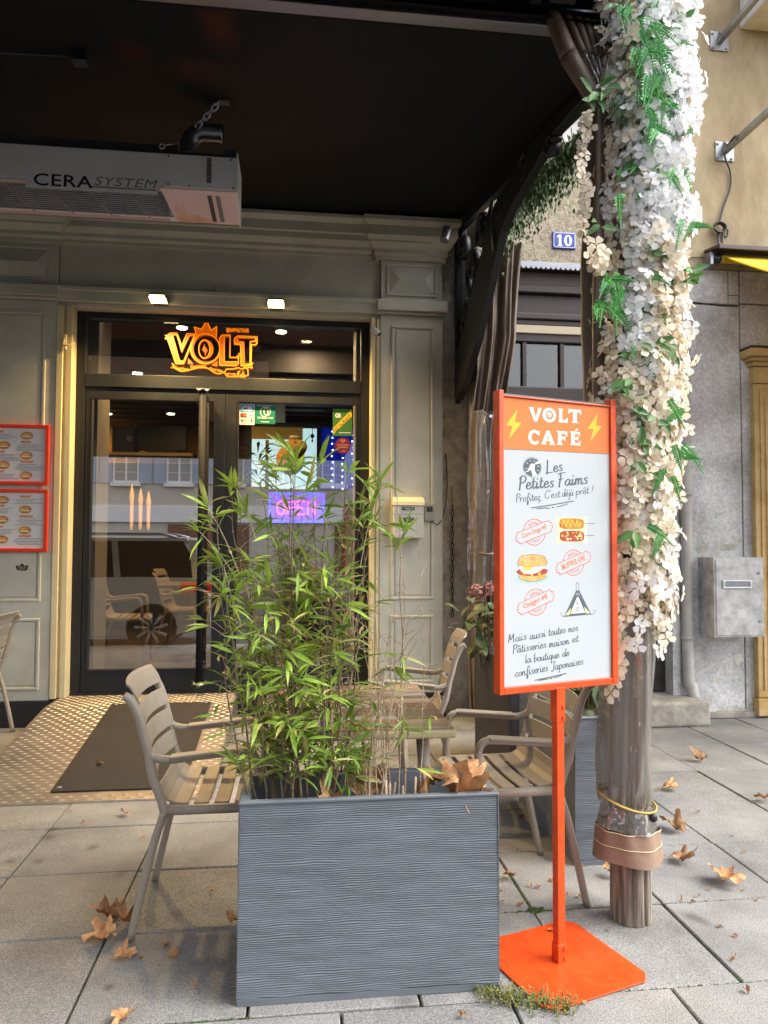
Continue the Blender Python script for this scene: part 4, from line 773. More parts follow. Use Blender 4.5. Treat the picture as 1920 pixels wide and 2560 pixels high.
m_ = MB(); fr = ((0, 5.7135, 0), (1, 0, 0), (0, 0, 1)); m_.flat([(.845, 1.572), (.87, 1.568), (.89, 1.588), (.91, 1.568), (.935, 1.572), (.925, 1.536), (.915, 1.530), (.866, 1.530), (.855, 1.537)], fr, 0); m_.text('VOLT', ((0, 5.7128, 0), (1, 0, 0), (0, 0, 1)), (.860, 1.542, .921, 1.566), 1, bold=.03); m_.build('letterbox_logo', ['printdark', 'greybox'], t)
m_ = MB(); m_.box(.778, 1.004, 5.712, 5.7148, 1.596, 1.5975); m_.build('door_line', 'printdark', t)
t = thing('key_safe', 'small grey keypad box beside the letterbox', 'keypad', (1.07, 5.8, 1.6)); m_ = MB(); m_.box(1.022, 1.112, 5.775, 5.812, 1.545, 1.685); m_.build('casing', 'greybox', t, bevel=.008); m_ = MB(); m_.box(1.042, 1.090, 5.770, 5.776, 1.62, 1.66); m_.build('window', 'printdark', t, bevel=.002)
m_ = MB(); m_.tube(smooth_line([(1.09, 5.80, 1.545), (1.14, 5.80, 1.52), (1.20, 5.85, 1.62), (1.23, 5.88, 1.85), (1.22, 5.89, 2.1)], 5), .004, 5); tag(m_.build('keypad_cable', 'black', loc=(1.15, 5.85, 1.6)), 'thin black cable curving up from the keypad box to the white wall', 'cable')
t = thing('wall_chain', 'rusty hanging chain on the strip of wall right of the cafe pilaster', 'chain', (1.27, 5.88, 1.3))
for i in range(20):
    c = Vector((1.272, 5.875, 1.66-.045*i)); sd_ = Vector((1, 0, 0)) if i % 2 else Vector((0, 1, 0)); P = [c+Vector((0, 0, .016*(1 if math.cos(a) > 0 else -1)+.009*math.cos(a)))+sd_*.010*math.sin(a) for a in [k*2*PI/10 for k in range(11)]]
    m_ = MB(); m_.tube(P, .0035, 5, cap=False); m_.build('chain_link', 'iron', t)
m_ = MB(); m_.tube([(1.272, 5.90, 1.83), (1.272, 5.87, 1.70)], .004, 5); m_.build('hanger', 'galv', t)

# ================================================================== neighbouring house number 10
h10 = thing('entrance_house', 'pebble dashed house with a dark brown double door beside the cafe', 'house', (2.2, 5.55, 0))
WY = 5.55
part('pebble_wall', 'pebble', h10, [(1.40, 3.03, WY, 6.2, 3.565, 4.54)]); part('stone_band', 'stonewhite', h10, [(1.38, 3.03, WY-.03, 6.2, 4.545, 4.84)], .01); part('stone_ledge', 'stonewhite', h10, [(1.36, 3.03, WY-.13, 6.2, 4.845, 4.93)], .015)
part('stone_band', 'stonewhite', h10, [(1.38, 3.03, WY-.05, 6.2, 4.935, 5.12)], .01); part('stone_ledge', 'stonewhite', h10, [(1.36, 3.03, WY-.10, 6.2, 5.125, 5.18)], .01); part('upper_wall', 'stonewhite', h10, [(1.40, 3.03, WY, 6.2, 5.185, 9)])
part('jamb', 'stone', h10, [(1.40, 1.46, WY, 6.2, 0, 3.56)]); part('jamb', 'greywall', h10, [(2.972, 3.03, WY, 6.2, 0, 3.56)])
part('threshold', 'stone', h10, [(1.46, 3.13, WY-.26, 6.2, 0, .185)], .02)
# scalloped zinc strip over the door
m_ = MB(); P = [(1.42, 3.575), (1.42, 3.535)]; k = 0; x = 1.42
while x < 2.97: P += [(x+.012, 3.520), (x+.028, 3.520), (x+.04, 3.538)]; x += .04
P += [(x, 3.575)]; m_.prism(P, ((0, WY-.03, 0), (1, 0, 0), (0, 0, 1)), .004); m_.build('scalloped_strip', 'alu', h10)
for (a, b, y) in ((3.42, 3.533, WY+.07), (3.36, 3.4195, WY+.05), (3.20, 3.3595, WY+.10), (3.15, 3.1995, WY+.06), (3.105, 3.1495, WY+.08)): part('door_entablature', 'darkwood', h10, [(1.461, 2.971, y, 6.15, a, b)], .008)
part('light_strip', 'inbeige', h10, [(1.461, 2.971, WY+.075, 6.15, 3.04, 3.104)], .004)
part('transom_rail', 'darkwood', h10, [(1.461, 2.971, WY+.09, 6.1, 2.975, 3.039)], .006); part('transom_rail', 'darkwood', h10, [(1.461, 2.971, WY+.08, 6.1, 2.48, 2.615)], .01)
for x in (1.461, 1.79, 2.10, 2.41, 2.72, 2.94): part('glazing_bar', 'darkwood', h10, [(x, x+.035, WY+.10, WY+.16, 2.616, 2.974)], .004)
for k in range(5): a = 1.461+.035+.0 if k == 0 else (1.79, 2.10, 2.41, 2.72)[k-1]+.035; b = (1.79, 2.10, 2.41, 2.72, 2.94)[k]; part('old_pane', 'glassdark', h10, [(a, b, WY+.13, WY+.136, 2.616, 2.974)])
part('dim_hall', 'indark', h10, [(1.461, 2.971, 6.12, 6.16, 2.4, 3.0)])
for (x0, x1) in ((1.465, 2.213), (2.219, 2.967)):
    dl = part('door_leaf', 'darkwood', h10, [(x0, x1, WY+.12, WY+.17, .19, 2.478)], .004)
    for (z0, z1) in ((1.45, 2.33), (.85, 1.30), (.32, .72)):
        k = MB(); a, b = x0+.12, x1-.12
        for bx in ((a, b, z1-.03, z1), (a, b, z0, z0+.03), (a, a+.03, z0+.03, z1-.03), (b-.03, b, z0+.03, z1-.03)): k.box(bx[0], bx[1], WY+.10, WY+.121, bx[2], bx[3])
        k.box(a+.06, b-.06, WY+.112, WY+.121, z0+.06, z1-.06); k.build('door_panel', 'darkwood', dl, bevel=.006)
t = thing('house_number', 'blue enamel plate with a white number 10 on the pebble dashed wall', 'house number', (2.1, WY, 3.76))
m_ = MB(); m_.box(2.004, 2.193, WY-.016, WY+.004, 3.695, 3.83); m_.build('plate', 'enamel', t, bevel=.006)
fr = ((0, WY-.0175, 0), (1, 0, 0), (0, 0, 1)); m_ = MB(); m_.stroke([(2.022, 3.706), (2.012, 3.716), (2.012, 3.810), (2.022, 3.82), (2.175, 3.82), (2.185, 3.81), (2.185, 3.716), (2.175, 3.706)], .004, fr, closed=True)
def vb(cx, z0, z1, w): m_.flat([(cx-w/2, z0), (cx+w/2, z0), (cx+w/2, z1), (cx-w/2, z1)], ((0, WY-.0178, 0), (1, 0, 0), (0, 0, 1)))
vb(2.062, 3.722, 3.805, .022); m_.flat([(2.051, 3.805), (2.036, 3.79), (2.036, 3.782), (2.0505, 3.788)], ((0, WY-.0179, 0), (1, 0, 0), (0, 0, 1))); m_.flat([(2.042, 3.716), (2.082, 3.716), (2.082, 3.7219), (2.042, 3.7219)], ((0, WY-.0181, 0), (1, 0, 0), (0, 0, 1)))
A_ = circ(2.128, 3.761, .032, .045, 28); B_ = circ(2.128, 3.761, .011, .034, 28); m_.add([(p[0], WY-.0178, p[1]) for p in A_+B_], [(i, (i+1) % 28, (i+1) % 28+28, i+28) for i in range(28)]); m_.build('digits', 'enamelw', t)
# ================================================================== yellow house on the right
hy = thing('yellow_house', 'ochre rendered house with a peeling grey ground floor', 'house', (4.2, WY, 0))
part('ochre_wall', 'yellowwall', hy, [(3.035, 9, WY, 6.2, 3.60, 9)])
for bx in ((3.12, 3.575, 0, 3.305), (3.035, 3.115, 0, 3.595), (3.12, 3.48, 3.317, 3.595), (3.487, 3.575, 3.395, 3.595), (3.487, 3.575, 3.317, 3.388), (3.585, 9, 3.33, 3.595), (3.585, 9, 2.955, 3.318), (3.585, 9, 0, 2.945)):
    part('render_block', 'greywall', hy, [(bx[0], bx[1], WY+(.012 if bx[0] < 3.1 else 0), 6.2, bx[2], bx[3])], .006)
part('joint_backing', 'stone', hy, [(3.03, 9, WY+.02, 6.1, .02, 3.59)])
m_ = MB(); P = [(3.10, 3.325), (3.2, 3.318), (3.3, 3.308), (3.42, 3.300), (3.56, 3.302)]; m_.tube([(p[0], WY-.001, p[1]) for p in P], .005, 5); m_.build('wall_crack', 'printdark', hy)
def patch(px, py, w_, h_, seed):
    p = at(px, py, WY); rnd = random.Random(seed); P = [(p.x+w_*math.cos(a)*(.6+.7*rnd.random()), p.z+h_*math.sin(a)*(.6+.7*rnd.random())) for a in [i*2*PI/17 for i in range(17)]]
    k = MB(); k.prism(P, ((0, WY+.004, 0), (1, 0, 0), (0, 0, 1)), .006); k.build('bare_patch', 'patch', hy)
for i, q in enumerate(((1758, 1372, .05, .05), (1815, 1368, .10, .035), (1846, 1648, .035, .05), (1822, 1678, .03, .04), (1795, 1700, .06, .03), (1890, 1765, .09, .035), (1830, 1775, .12, .03), (1760, 1765, .04, .03), (1885, 1715, .03, .04), (1845, 1350, .05, .03))): patch(*q, i)
part('corbel', 'stonewhite', hy, [(3.105, 3.20, WY-.13, WY+.01, 3.90, 4.06)], .02)
part('stone_sill', 'stonewhite', hy, [(3.62, 5.0, WY-.36, WY+.01, 5.62, 6.1)], .02); part('base_course', 'stone', hy, [(3.035, 9, WY-.035, WY+.01, 0, .05)], .01)
# ochre door surround
for (x0, x1, y, z0, z1) in ((3.655, 4.2, WY-.055, .16, 2.66), (3.64, 4.2, WY-.075, .02, .155), (3.655, 4.2, WY-.06, 2.665, 2.80), (3.63, 4.2, WY-.09, 2.805, 2.835), (3.605, 4.2, WY-.115, 2.838, 2.865), (3.575, 4.2, WY-.15, 2.868, 2.93)): part('ochre_surround', 'ochre', hy, [(x0, x1, y, WY+.01, z0, z1)], .006)
part('ochre_moulding', 'ochre', hy, [(3.70, 3.715, WY-.066, WY-.05, .22, 2.60)], .003); part('ochre_moulding', 'ochre', hy, [(3.745, 3.76, WY-.066, WY-.05, .22, 2.55)], .003); part('surround_flashing', 'printdark', hy, [(3.57, 4.2, WY-.155, WY+.0, 2.932, 2.945)])
# downpipe
t = thing('downpipe', 'pale painted downpipe running down the corner of the grey wall', 'downpipe', (3.08, 5.5, 0))
m_ = MB(); m_.tube(smooth_line([(3.075, WY-.03, 3.55), (3.08, WY-.03, 2.0), (3.08, WY-.03, .45), (3.10, WY-.05, .25), (3.115, WY-.09, .04)], 6), .043, 14); m_.build('pipe', 'pipe', t)
for z in (2.9, 1.75, .62): m_ = MB(); m_.tube([(3.078, WY-.03, z), (3.078, WY-.03, z+.03)], .049, 14); m_.build('pipe_clip', 'pipe', t)
m_ = MB(); m_.box(3.10, 3.20, WY-.012, WY+.004, 2.80, 2.86); tag(m_.build('wall_bracket', 'galv', loc=(3.15, WY, 2.83), bevel=.003), 'small flat metal bracket screwed to the grey wall beside the garland', 'bracket')
# mailbox
t = thing('wall_mailbox', 'grey sheet metal mailbox with a steel slot on the peeling wall', 'mailbox', (3.43, WY, .65))
m_ = MB(); y0 = WY-.22; m_.box(3.19, 3.60, y0, WY+.005, .66, 1.27); m_.build('body', 'mailgrey', t, bevel=.006)
m_ = MB(); m_.box(3.205, 3.592, y0-.008, y0+.002, .675, 1.255); dr = m_.build('door', 'mailgrey', t, bevel=.004)
m_ = MB()
for bx in ((3.255, 3.495, 1.032, 1.045), (3.255, 3.495, 1.085, 1.098), (3.255, 3.275, 1.045, 1.085), (3.475, 3.495, 1.045, 1.085)): m_.box(bx[0], bx[1], y0-.018, y0-.006, bx[2], bx[3])
m_.build('slot_frame', 'steel', t, bevel=.002); m_ = MB(); m_.box(3.275, 3.475, y0-.013, y0-.007, 1.045, 1.085); m_.build('slot_flap', 'alu', t)
for (x, z) in ((3.555, 1.15), (3.56, .78)): m_ = MB(); m_.cyl((x, y0-.005, z), (x, y0-.016, z), .011, 12); m_.build('lock', 'galv', t)
# steel sign arms
for (px, py, lab) in ((1797, 105, 'upper grey steel arm bolted to the ochre wall by a square plate'), (1810, 380, 'lower grey steel arm on a square plate with a cable round it')):
    p = at(px, py, WY); t = thing('steel_bracket', lab, 'wall arm', (p.x, WY, p.z), group='steel arms on the ochre wall')
    m_ = MB(); m_.box(p.x-.08, p.x+.08, WY-.012, WY+.003, p.z-.08, p.z+.08); m_.build('wall_plate', 'galv', t, bevel=.002)
    for (dx, dz) in ((-.06, -.06), (.06, -.06), (-.06, .06), (.06, .06)): m_ = MB(); m_.cyl((p.x+dx, WY-.012, p.z+dz), (p.x+dx, WY-.024, p.z+dz), .011, 6); m_.build('bolt', 'galv', t)
    m_ = MB(); m_.box(p.x-.022, p.x+.022, WY-1.6, WY-.012, p.z-.022, p.z+.022); m_.build('arm', 'galv', t, bevel=.003)
    m_ = MB(); m_.prism([(0, 0), (.06, 0), (0, .06)], ((p.x-.003, WY-.012, p.z+.022), (0, -1, 0), (0, 0, 1)), .006); m_.build('gusset', 'galv', t)
q = [at(x, y, WY-d) for (x, y, d) in ((1842, 350, .22), (1838, 340, .2), (1815, 372, .05), (1813, 395, .03), (1826, 430, .015), (1826, 470, .015), (1808, 520, .015), (1798, 560, .015))]
t = thing('hanging_cable', 'grey cable hanging from the lower steel arm into a black coil', 'cable', q[-1]); m_ = MB(); m_.tube(smooth_line(q, 6), .008, 6); m_.build('cable_run', 'darkgrey', t)
c0 = at(1798, 570, WY-.02); m_ = MB()
for k in range(3): m_.tube([(c0.x+(.04+.006*k)*math.cos(a), c0.y-.008*k, c0.z+(.035+.004*k)*math.sin(a)) for a in [i*PI/10 for i in range(21)]], .008, 6, cap=False)
m_.build('cable_coil', 'black', t)
m_ = MB(); m_.tube(smooth_line([(c0.x+.03, c0.y, c0.z-.02), (c0.x+.075, c0.y, c0.z-.01), (c0.x+.06, c0.y, c0.z-.07), (c0.x+.03, c0.y, c0.z-.05)], 5), .008, 6); m_.build('cable_end', 'black', t)
m_ = MB(); m_.tube([(c0.x-.01, c0.y, c0.z-.04), (c0.x+.0, c0.y, c0.z-.26)], .008, 6); m_.tube([(c0.x+.03, c0.y, c0.z-.04), (c0.x+.025, c0.y, c0.z-.26)], .008, 6); m_.build('cable_tail', 'darkgrey', t)
m_ = MB(); m_.tube([(3.05, WY-.01, 3.675), (3.2, WY-.01, 3.685), (3.30, WY-.01, 3.69)], .004, 5); tag(m_.build('thin_wire', 'darkgrey', loc=(3.15, WY, 3.68)), 'thin wire running along the ochre wall to the shop awning case', 'wire')
# shop awning
aw = thing('shop_awning', 'yellow shop awning half unrolled from a brown case on the grey wall', 'awning', (3.6, WY, 3.6))
p0 = at(1778, 650, WY-.10); zr = p0.z
m_ = MB(); m_.prism([(WY+.0, zr+.12), (WY-.22, zr+.085), (WY-.22, zr+.05), (WY-.20, zr+.05), (WY-.2, zr+.065), (WY, zr+.10)], ((p0.x+.0, 0, 0), (0, 1, 0), (0, 0, 1)), 4.0); m_.build('case', 'brownbox', aw, bevel=.003)
m_ = MB(); m_.tube([(p0.x+.07, WY-.10, zr+.01), (p0.x+4, WY-.10, zr+.01)], .032, 14); m_.build('roller', 'yellowcloth', aw)
m_ = MB(); m_.tube([(p0.x+.0, WY-.10, zr+.01), (p0.x+.07, WY-.10, zr+.01)], .036, 14); m_.build('roller_end', 'black', aw)
m_ = MB(); m_.prism([(WY-.14, zr-.05), (WY-.06, zr-.07), (WY-.03, zr+.0), (WY-.06, zr+.06), (WY-.14, zr+.05)], ((p0.x-.03, 0, 0), (0, 1, 0), (0, 0, 1)), .028); m_.build('end_bracket', 'alu', aw, bevel=.004)
m_ = MB(); m_.grid(lambda u, v: (p0.x+.085+3.9*v, WY-.135-1.5*u, zr+.01-.80*u-.03*math.sin(PI*u)), 10, 10); m_.grid(lambda u, v: (p0.x+.085+3.9*v, WY-.139-1.5*u, zr+.018-.80*u-.03*math.sin(PI*u)), 10, 10); m_.build('cloth', 'yellowcloth', aw)

# ================================================================== ramp and mat
rp = thing('entrance_ramp', 'aluminium tread plate ramp up to the cafe doors', 'ramp', (-1.07, 5.0, 0))
RZ = lambda y: .006+max(0, min(1, (y-4.12)/1.42))*.192
RX0, RX1 = -1.745, -.425
m_ = MB(); m_.prism([(4.12, 0), (4.12, .006), (5.54, .198), (5.99, .198), (5.99, 0)], ((RX0, 0, 0), (0, 1, 0), (0, 0, 1)), RX1-RX0); m_.build('ramp_plate', 'tread', rp)
m_ = MB(); m_.box(RX0, RX1, 4.112, 4.122, 0, .010); m_.build('ramp_lip', 'steel', rp)
m_ = MB()
ny = int((5.97-4.14)/.036)
for j in range(ny):
    y = 4.145+.036*j
    for i in range(int((RX1-RX0)/.072)):
        x = RX0+.03+.072*i+(.036 if j % 2 else 0)
        if x > RX1-.02 or (-1.31 < x < -.575 and 4.215 < y < 5.60): continue
        a, b, h = .026, .0105, .0035
        if j % 2 == 0: pass
        z0, z1 = RZ(y-b)+.0004, RZ(y+b)+.0004; zc_ = RZ(y)+h
        m_.add([(x-a, y, RZ(y)), (x, y-b, RZ(y-b)), (x+a, y, RZ(y)), (x, y+b, RZ(y+b)), (x-a*.45, y, zc_), (x, y-b*.5, zc_), (x+a*.45, y, zc_), (x, y+b*.5, zc_)], [(0, 1, 5, 4), (1, 2, 6, 5), (2, 3, 7, 6), (3, 0, 4, 7), (4, 5, 6, 7)])
tag(m_.build('tread_studs', 'stud', rp), kind='stuff')
mt_ = thing('door_mat', 'dark brown rubber mat screwed onto the tread plate ramp', 'mat', (-.94, 4.9, .1))
m_ = MB()
def mats(u, v): y = 4.23+1.35*v; return (-1.29+.70*u, y, RZ(y)+.009)
m_.grid(mats, 6, 12); m_.grid(lambda u, v: (mats(u, 0)[0], mats(u, 0)[1], mats(u, 0)[2]-.008*v), 6, 1); m_.build('mat_sheet', 'rubber', mt_)
for (u, v) in ((.05, .03), (.95, .03), (.05, .97), (.95, .97)): q = mats(u, v); m_ = MB(); m_.cyl((q[0], q[1], q[2]-.002), (q[0], q[1], q[2]+.004), .014, 12); m_.build('screw', 'galv', mt_)
m_ = MB(); m_.box(-.42, .67, 5.96, 6.05, .0, .19); m_.box(-1.7, .6, 5.94, 6.07, .185, .2145) ; m_.build('door_sill', 'black', cafe)

# ================================================================== chairs
CH = []
def make_chair(label):
    t = thing('armchair', label, 'chair', (0, 0, 0), 0, 'taupe slatted metal armchairs')
    for s in (-1, 1):
        y = .225*s
        m_ = MB(); m_.tube(smooth_line([(.0, y*1.03, 0), (.04, y*1.02, .18), (.075, y, .33), (.108, y, .43)], 4), [.0145]*4*3+[.018], 10); m_.build('leg', 'chair', t, world=False)
        m_ = MB(); m_.tube(smooth_line([(.47, y*1.03, 0), (.452, y*1.02, .25), (.437, y, .45), (.43, y, .56), (.425, y, .60)], 4), .0145, 10); m_.build('leg', 'chair', t, world=False)
        m_ = MB(); m_.tube(smooth_line([(.425, y, .60), (.415, y, .622), (.395, y, .634), (.36, y, .634), (.22, y, .622), (.12, y, .612), (.07, y*1.0, .622), (.05, y, .64)], 4), .0145, 10); m_.build('armrest', 'chair', t, world=False)
        m_ = MB(); m_.prism([(.125, .627), (.37, .650), (.385, .648), (.385, .640), (.125, .617)], ((0, y+.024, 0), (1, 0, 0), (0, 0, 1)), .048); m_.build('armrest_pad', 'chair', t, world=False, bevel=.004)
        m_ = MB(); m_.tube(smooth_line([(.112, y, .42), (.094, y, .48), (.066, y, .555), (.050, y, .64), (.036, y, .69), (.016, y, .765), (-.012, y, .82), (-.036, y, .838)], 4), .0155, 10, sx=1.15); m_.build('back_post', 'chair', t, world=False)
        m_ = MB(); m_.tube([(.105, y, .437), (.25, y, .437), (.44, y, .437)], .0155, 10, sx=1.15); m_.build('seat_rail', 'chair', t, world=False)
    def slat(name, prof, bow, n=8, yw=.213):
        m_ = MB(); k = len(prof); up = Vector((0, 0, 1)); th = .009
        def pt(i, v, o):
            a = Vector((prof[max(i-1, 0)][0], 0, prof[max(i-1, 0)][1])); b = Vector((prof[min(i+1, k-1)][0], 0, prof[min(i+1, k-1)][1])); d = (b-a).normalized(); nn = Vector((-d.z, 0, d.x))
            q = 1-(2*v-1)**2; return (prof[i][0]+bow[0]*q+nn.x*o, yw*(2*v-1), prof[i][1]+bow[1]*q+nn.z*o)
        vs = [pt(i, v/n, o) for o in (0, th) for i in range(k) for v in range(n+1)]; A = k*(n+1); fs = []
        for i in range(k-1):
            for v in range(n): a = i*(n+1)+v; fs.append((a, a+1, a+n+2, a+n+1)); fs.append((A+a, A+a+n+1, A+a+n+2, A+a+1))
        for v in range(n): fs.append((v, A+v, A+v+1, v+1)); a = (k-1)*(n+1)+v; fs.append((a, a+1, A+a+1, A+a))
        for i in range(k-1): a = i*(n+1); fs.append((a, a+n+1, A+a+n+1, A+a)); a += n; fs.append((a, A+a, A+a+n+1, a+n+1))
        m_.add(vs, fs, 0, False); m_.build(name, 'chair', t, world=False, bevel=.0025, seg=1)
    for i in range(5):
        x0 = .135+.071*i; x1 = x0+.053
        if i == 0: prof = [(.080, .522), (.092, .492), (.110, .468), (.135, .454), (.165, .449), (.188, .449)]
        elif i == 4: prof = [(x0, .449), (x0+.025, .449), (x0+.048, .441), (x0+.060, .422)]
        else: prof = [(x0, .449), (x0+.03, .447), (x1, .449)]
        slat('seat_slat', prof, (0, -.008))
    slat('back_slat', [(-.034, .872), (-.022, .862), (-.002, .832), (.010, .802)], (-.030, .004)); slat('back_slat', [(.014, .780), (.027, .745), (.036, .715)], (-.032, 0)); slat('back_slat', [(.040, .698), (.049, .66), (.056, .628)], (-.032, 0)); slat('back_slat', [(.060, .612), (.068, .58), (.078, .545)], (-.030, 0))
    return t
ch0 = make_chair('taupe slatted armchair on the left of the plank table near the mat'); ch0.location = (-.550, 2.930, 0)
dup(ch0, (1.107, 2.99, 0), PI+R(3), 'taupe slatted armchair on the right of the table behind the orange sign')
dup(ch0, (.90, 4.08, 0), PI-R(8), 'taupe slatted armchair at the back against the olive pilaster')
dup(ch0, (-2.0, 5.45, 0), PI, 'taupe slatted armchair cut off by the left edge below the menus')
dup(ch0, (-1.87, 7.45, .2), R(4), 'armchair inside the cafe nearest the left door pane')
dup(ch0, (-1.42, 8.25, .2), R(-4), 'armchair inside the cafe behind the nearest one'); dup(ch0, (-.50, 8.3, .2), PI, 'armchair inside the cafe on the far side of the small table')
# ================================================================== plank table
tb = thing('plank_table', 'terrace table with a top of mixed reclaimed wood planks', 'table', (.21, 2.89, 0))
TX0, TX1, TY0, TY1 = -.138, .556, 2.495, 3.285
m_ = MB(); m_.box(TX0, TX1, TY0, TY1, .713, .742); m_.build('table_board', 'edgewood', tb, bevel=.008)
rp_ = random.Random(5); y = TY0+.012; row = 0
while y < TY1-.02:
    hgt = rp_.uniform(.045, .075); y1 = min(y+hgt, TY1-.01); x = TX0+.008
    while x < TX1-.02:
        x1 = min(x+rp_.uniform(.22, .55), TX1-.008)
        if TX1-.008-x1 < .08: x1 = TX1-.008
        m_ = MB(); m_.box(x+.001, x1-.001, y+.0012, y1-.0012, .7421, .7488+rp_.uniform(0, .0008)); m_.build('plank', 'plank%d' % rp_.randrange(len(PLANKS)), tb, bevel=.0015, seg=1); x = x1
    y = y1
for (x, y, dx) in ((TX0+.10, TY0+.12, -.04), (TX1-.10, TY0+.12, .05), (TX0+.10, TY1-.12, -.04), (TX1-.10, TY1-.12, .05)): m_ = MB(); m_.tube([(x, y, .712), (x+dx, y+(.03 if y > 2.9 else -.03), 0)], [.024, .017], 10); m_.build('leg', 'chair', tb)
# cafe table inside
t = thing('cafe_table', 'square table with a steel leg inside the cafe behind the left door', 'table', (-.95, 7.6, .2)); m_ = MB(); m_.box(-1.30, -.62, 7.3, 7.95, .93, .96); m_.build('table_top', 'plank3', t, bevel=.005); m_ = MB(); m_.cyl((-.95, 7.6, .21), (-.95, 7.6, .93), .03, 12); m_.build('leg', 'steel', t); m_ = MB(); m_.cyl((-.95, 7.6, .2), (-.95, 7.6, .215), .22, 20); m_.build('foot', 'steel', t)

# ================================================================== planters
def ripple(x, z, ph): return math.sin(2*PI*(z/.0064+.75*noise.noise((x*3+ph, z*7, ph))+.6*noise.noise((x*10+ph, z*46, 2))+.2*noise.noise((x*30, z*60, ph))))
def planter(label, cx, cy, rotz, fine=True, ph=0.0, L=.80, Wd=.285, H=.60, pm='planter'):
    t = thing('planter', label, 'planter', (cx, cy, 0), rotz, 'slate grey ribbed planters')
    h, d = L/2, Wd/2
    m_ = MB(); m_.frustum((-h, h, -d, d, 0), (-h, h, -d, d, .022)); m_.build('foot', pm, t, world=False, bevel=.002)
    m_ = MB(); nx, nz = (90, 380) if fine else (40, 260)
    def side(o, ex, ln):
        o, ex = Vector(o), Vector(ex); nr = ex.cross(Vector((0, 0, 1)))
        def fn(u, v):
            z = .024+(H-.009-.024)*v; return o+ex*(ln*u)+Vector((0, 0, z))+nr*(.0016*max(.6, .9+.6*noise.noise((u*ln*9, z*22, ph+3)))*ripple(u*ln, z, ph)*min(1, 20*(1-v))-.004*v)
        m_.grid(fn, max(6, int(nx*ln/.8)), nz)
    side((-h, -d, 0), (1, 0, 0), L); side((h, -d, 0), (0, 1, 0), Wd); side((h, d, 0), (-1, 0, 0), L); side((-h, d, 0), (0, -1, 0), Wd)
    m_.build('ribbed_wall', pm, t, world=False)
    m_ = MB(); i = .03; zt = H
    O = [(-h-.0005, -d-.0005), (h+.0005, -d-.0005), (h+.0005, d+.0005), (-h-.0005, d+.0005)]; I = [(-h+i, -d+i), (h-i, -d+i), (h-i, d-i), (-h+i, d-i)]; J = [(-h+i+.018, -d+i+.012), (h-i-.018, -d+i+.012), (h-i-.018, d-i-.012), (-h+i+.018, d-i-.012)]
    rings = [[(*p, H-.009) for p in O], [(*p, H-.004) for p in O], [(p[0]*.992, p[1]*.985, H) for p in O], [(*p, H-.003) for p in I], [(*p, H-.12) for p in J]]
    vs = [p for r in rings for p in r]; fs = [(4*k+q, 4*k+(q+1) % 4, 4*k+4+(q+1) % 4, 4*k+4+q) for k in range(4) for q in range(4)]
    m_.add(vs, fs); m_.build('rim', pm, t, world=False, bevel=.003)
    m_ = MB(); m_.grid(lambda u, v: (-h+.05+(L-.1)*u, -d+.045+(Wd-.09)*v, H-.075+.012*noise.noise((u*9, v*5, ph))), 30, 10); m_.build('soil', 'soil', t, world=False)
    return t
pl0 = planter('slate grey ribbed planter of bamboo in the foreground beside the orange sign', .2425, 2.425, 0, True, 3.1)
planter('tall slate ribbed planter standing behind the wrapped post', 1.345, 3.49, PI/2, False, 8.7, L=.80, Wd=.285, H=.63)
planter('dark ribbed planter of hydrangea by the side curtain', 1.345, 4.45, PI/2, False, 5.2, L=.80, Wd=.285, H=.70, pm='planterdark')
tag(pl0, 'slate grey ribbed planter of bamboo in the foreground beside the orange sign')
# bark chips and stubs on the soil
rb = random.Random(3); m_ = MB()
for k in range(60):
    x = rb.uniform(.25, .55) if k > 16 else rb.uniform(-.08, .3); y = rb.uniform(2.345, 2.47); a = rb.uniform(.006, .015); th_ = rb.uniform(0, 6.28); z = .532+rb.random()*.008
    vs = [Vector((x+(dx*math.cos(th_)-dy*math.sin(th_))*a, y+(dx*math.sin(th_)+dy*math.cos(th_))*a, z+rb.uniform(-.002, .004)+(.004 if q > 3 else 0))) for q, (dx, dy) in enumerate(((-1, -.45), (1, -.35), (.9, .5), (-.8, .4), (-.8, -.3), (.8, -.25), (.7, .35), (-.6, .3)))]
    m_.add(vs, [(4, 5, 6, 7), (0, 1, 5, 4), (1, 2, 6, 5), (2, 3, 7, 6), (3, 0, 4, 7)])
tag(m_.build('bark_chips', 'chip', loc=(.4, 2.4, .53)), 'pale bark chips scattered on the soil of the front planter', 'bark chips', kind='stuff')

# ================================================================== wrapped wooden post
post = thing('wooden_post', 'round weathered wooden post wrapped in clear film beside the orange sign', 'post', (1.245, 2.655, 0))
def psurf(u, v):
    a = 2*PI*u; z = 3.5*v; r = .074*(1-.02*v)*(1+.02*noise.noise((math.cos(a)*3, math.sin(a)*3, z*.6)))
    da = abs(((a-5.05+PI) % (2*PI))-PI)
    if da < .10: r -= .016*(1-da/.10)
    return (1.245+.02*v+r*math.cos(a), 2.655+r*math.sin(a), z)
m_ = MB(); m_.grid(psurf, 96, 30); m_.build('post_trunk', 'postwood', post)
def wrap(u, v):
    a = 2*PI*u; z = .425+1.55*v; r = .088+.02*v+.011*math.sin(5*a+2*z)*(.5+v)+.006*math.sin(13*a-5*z)*(.4+.6*v)+.022*noise.noise((math.cos(a)*2.2, math.sin(a)*2.2, z*2.6))+.012*math.exp(-((z-.43)/.05)**2)*math.sin(14*a)
    if z < .5: r -= .012*(1-(z-.425)/.075)
    return (1.228+.012*v+r*math.cos(a), 2.645+r*math.sin(a), z)
m_ = MB(); m_.grid(wrap, 90, 50); m_.build('film_wrap', 'film', post)
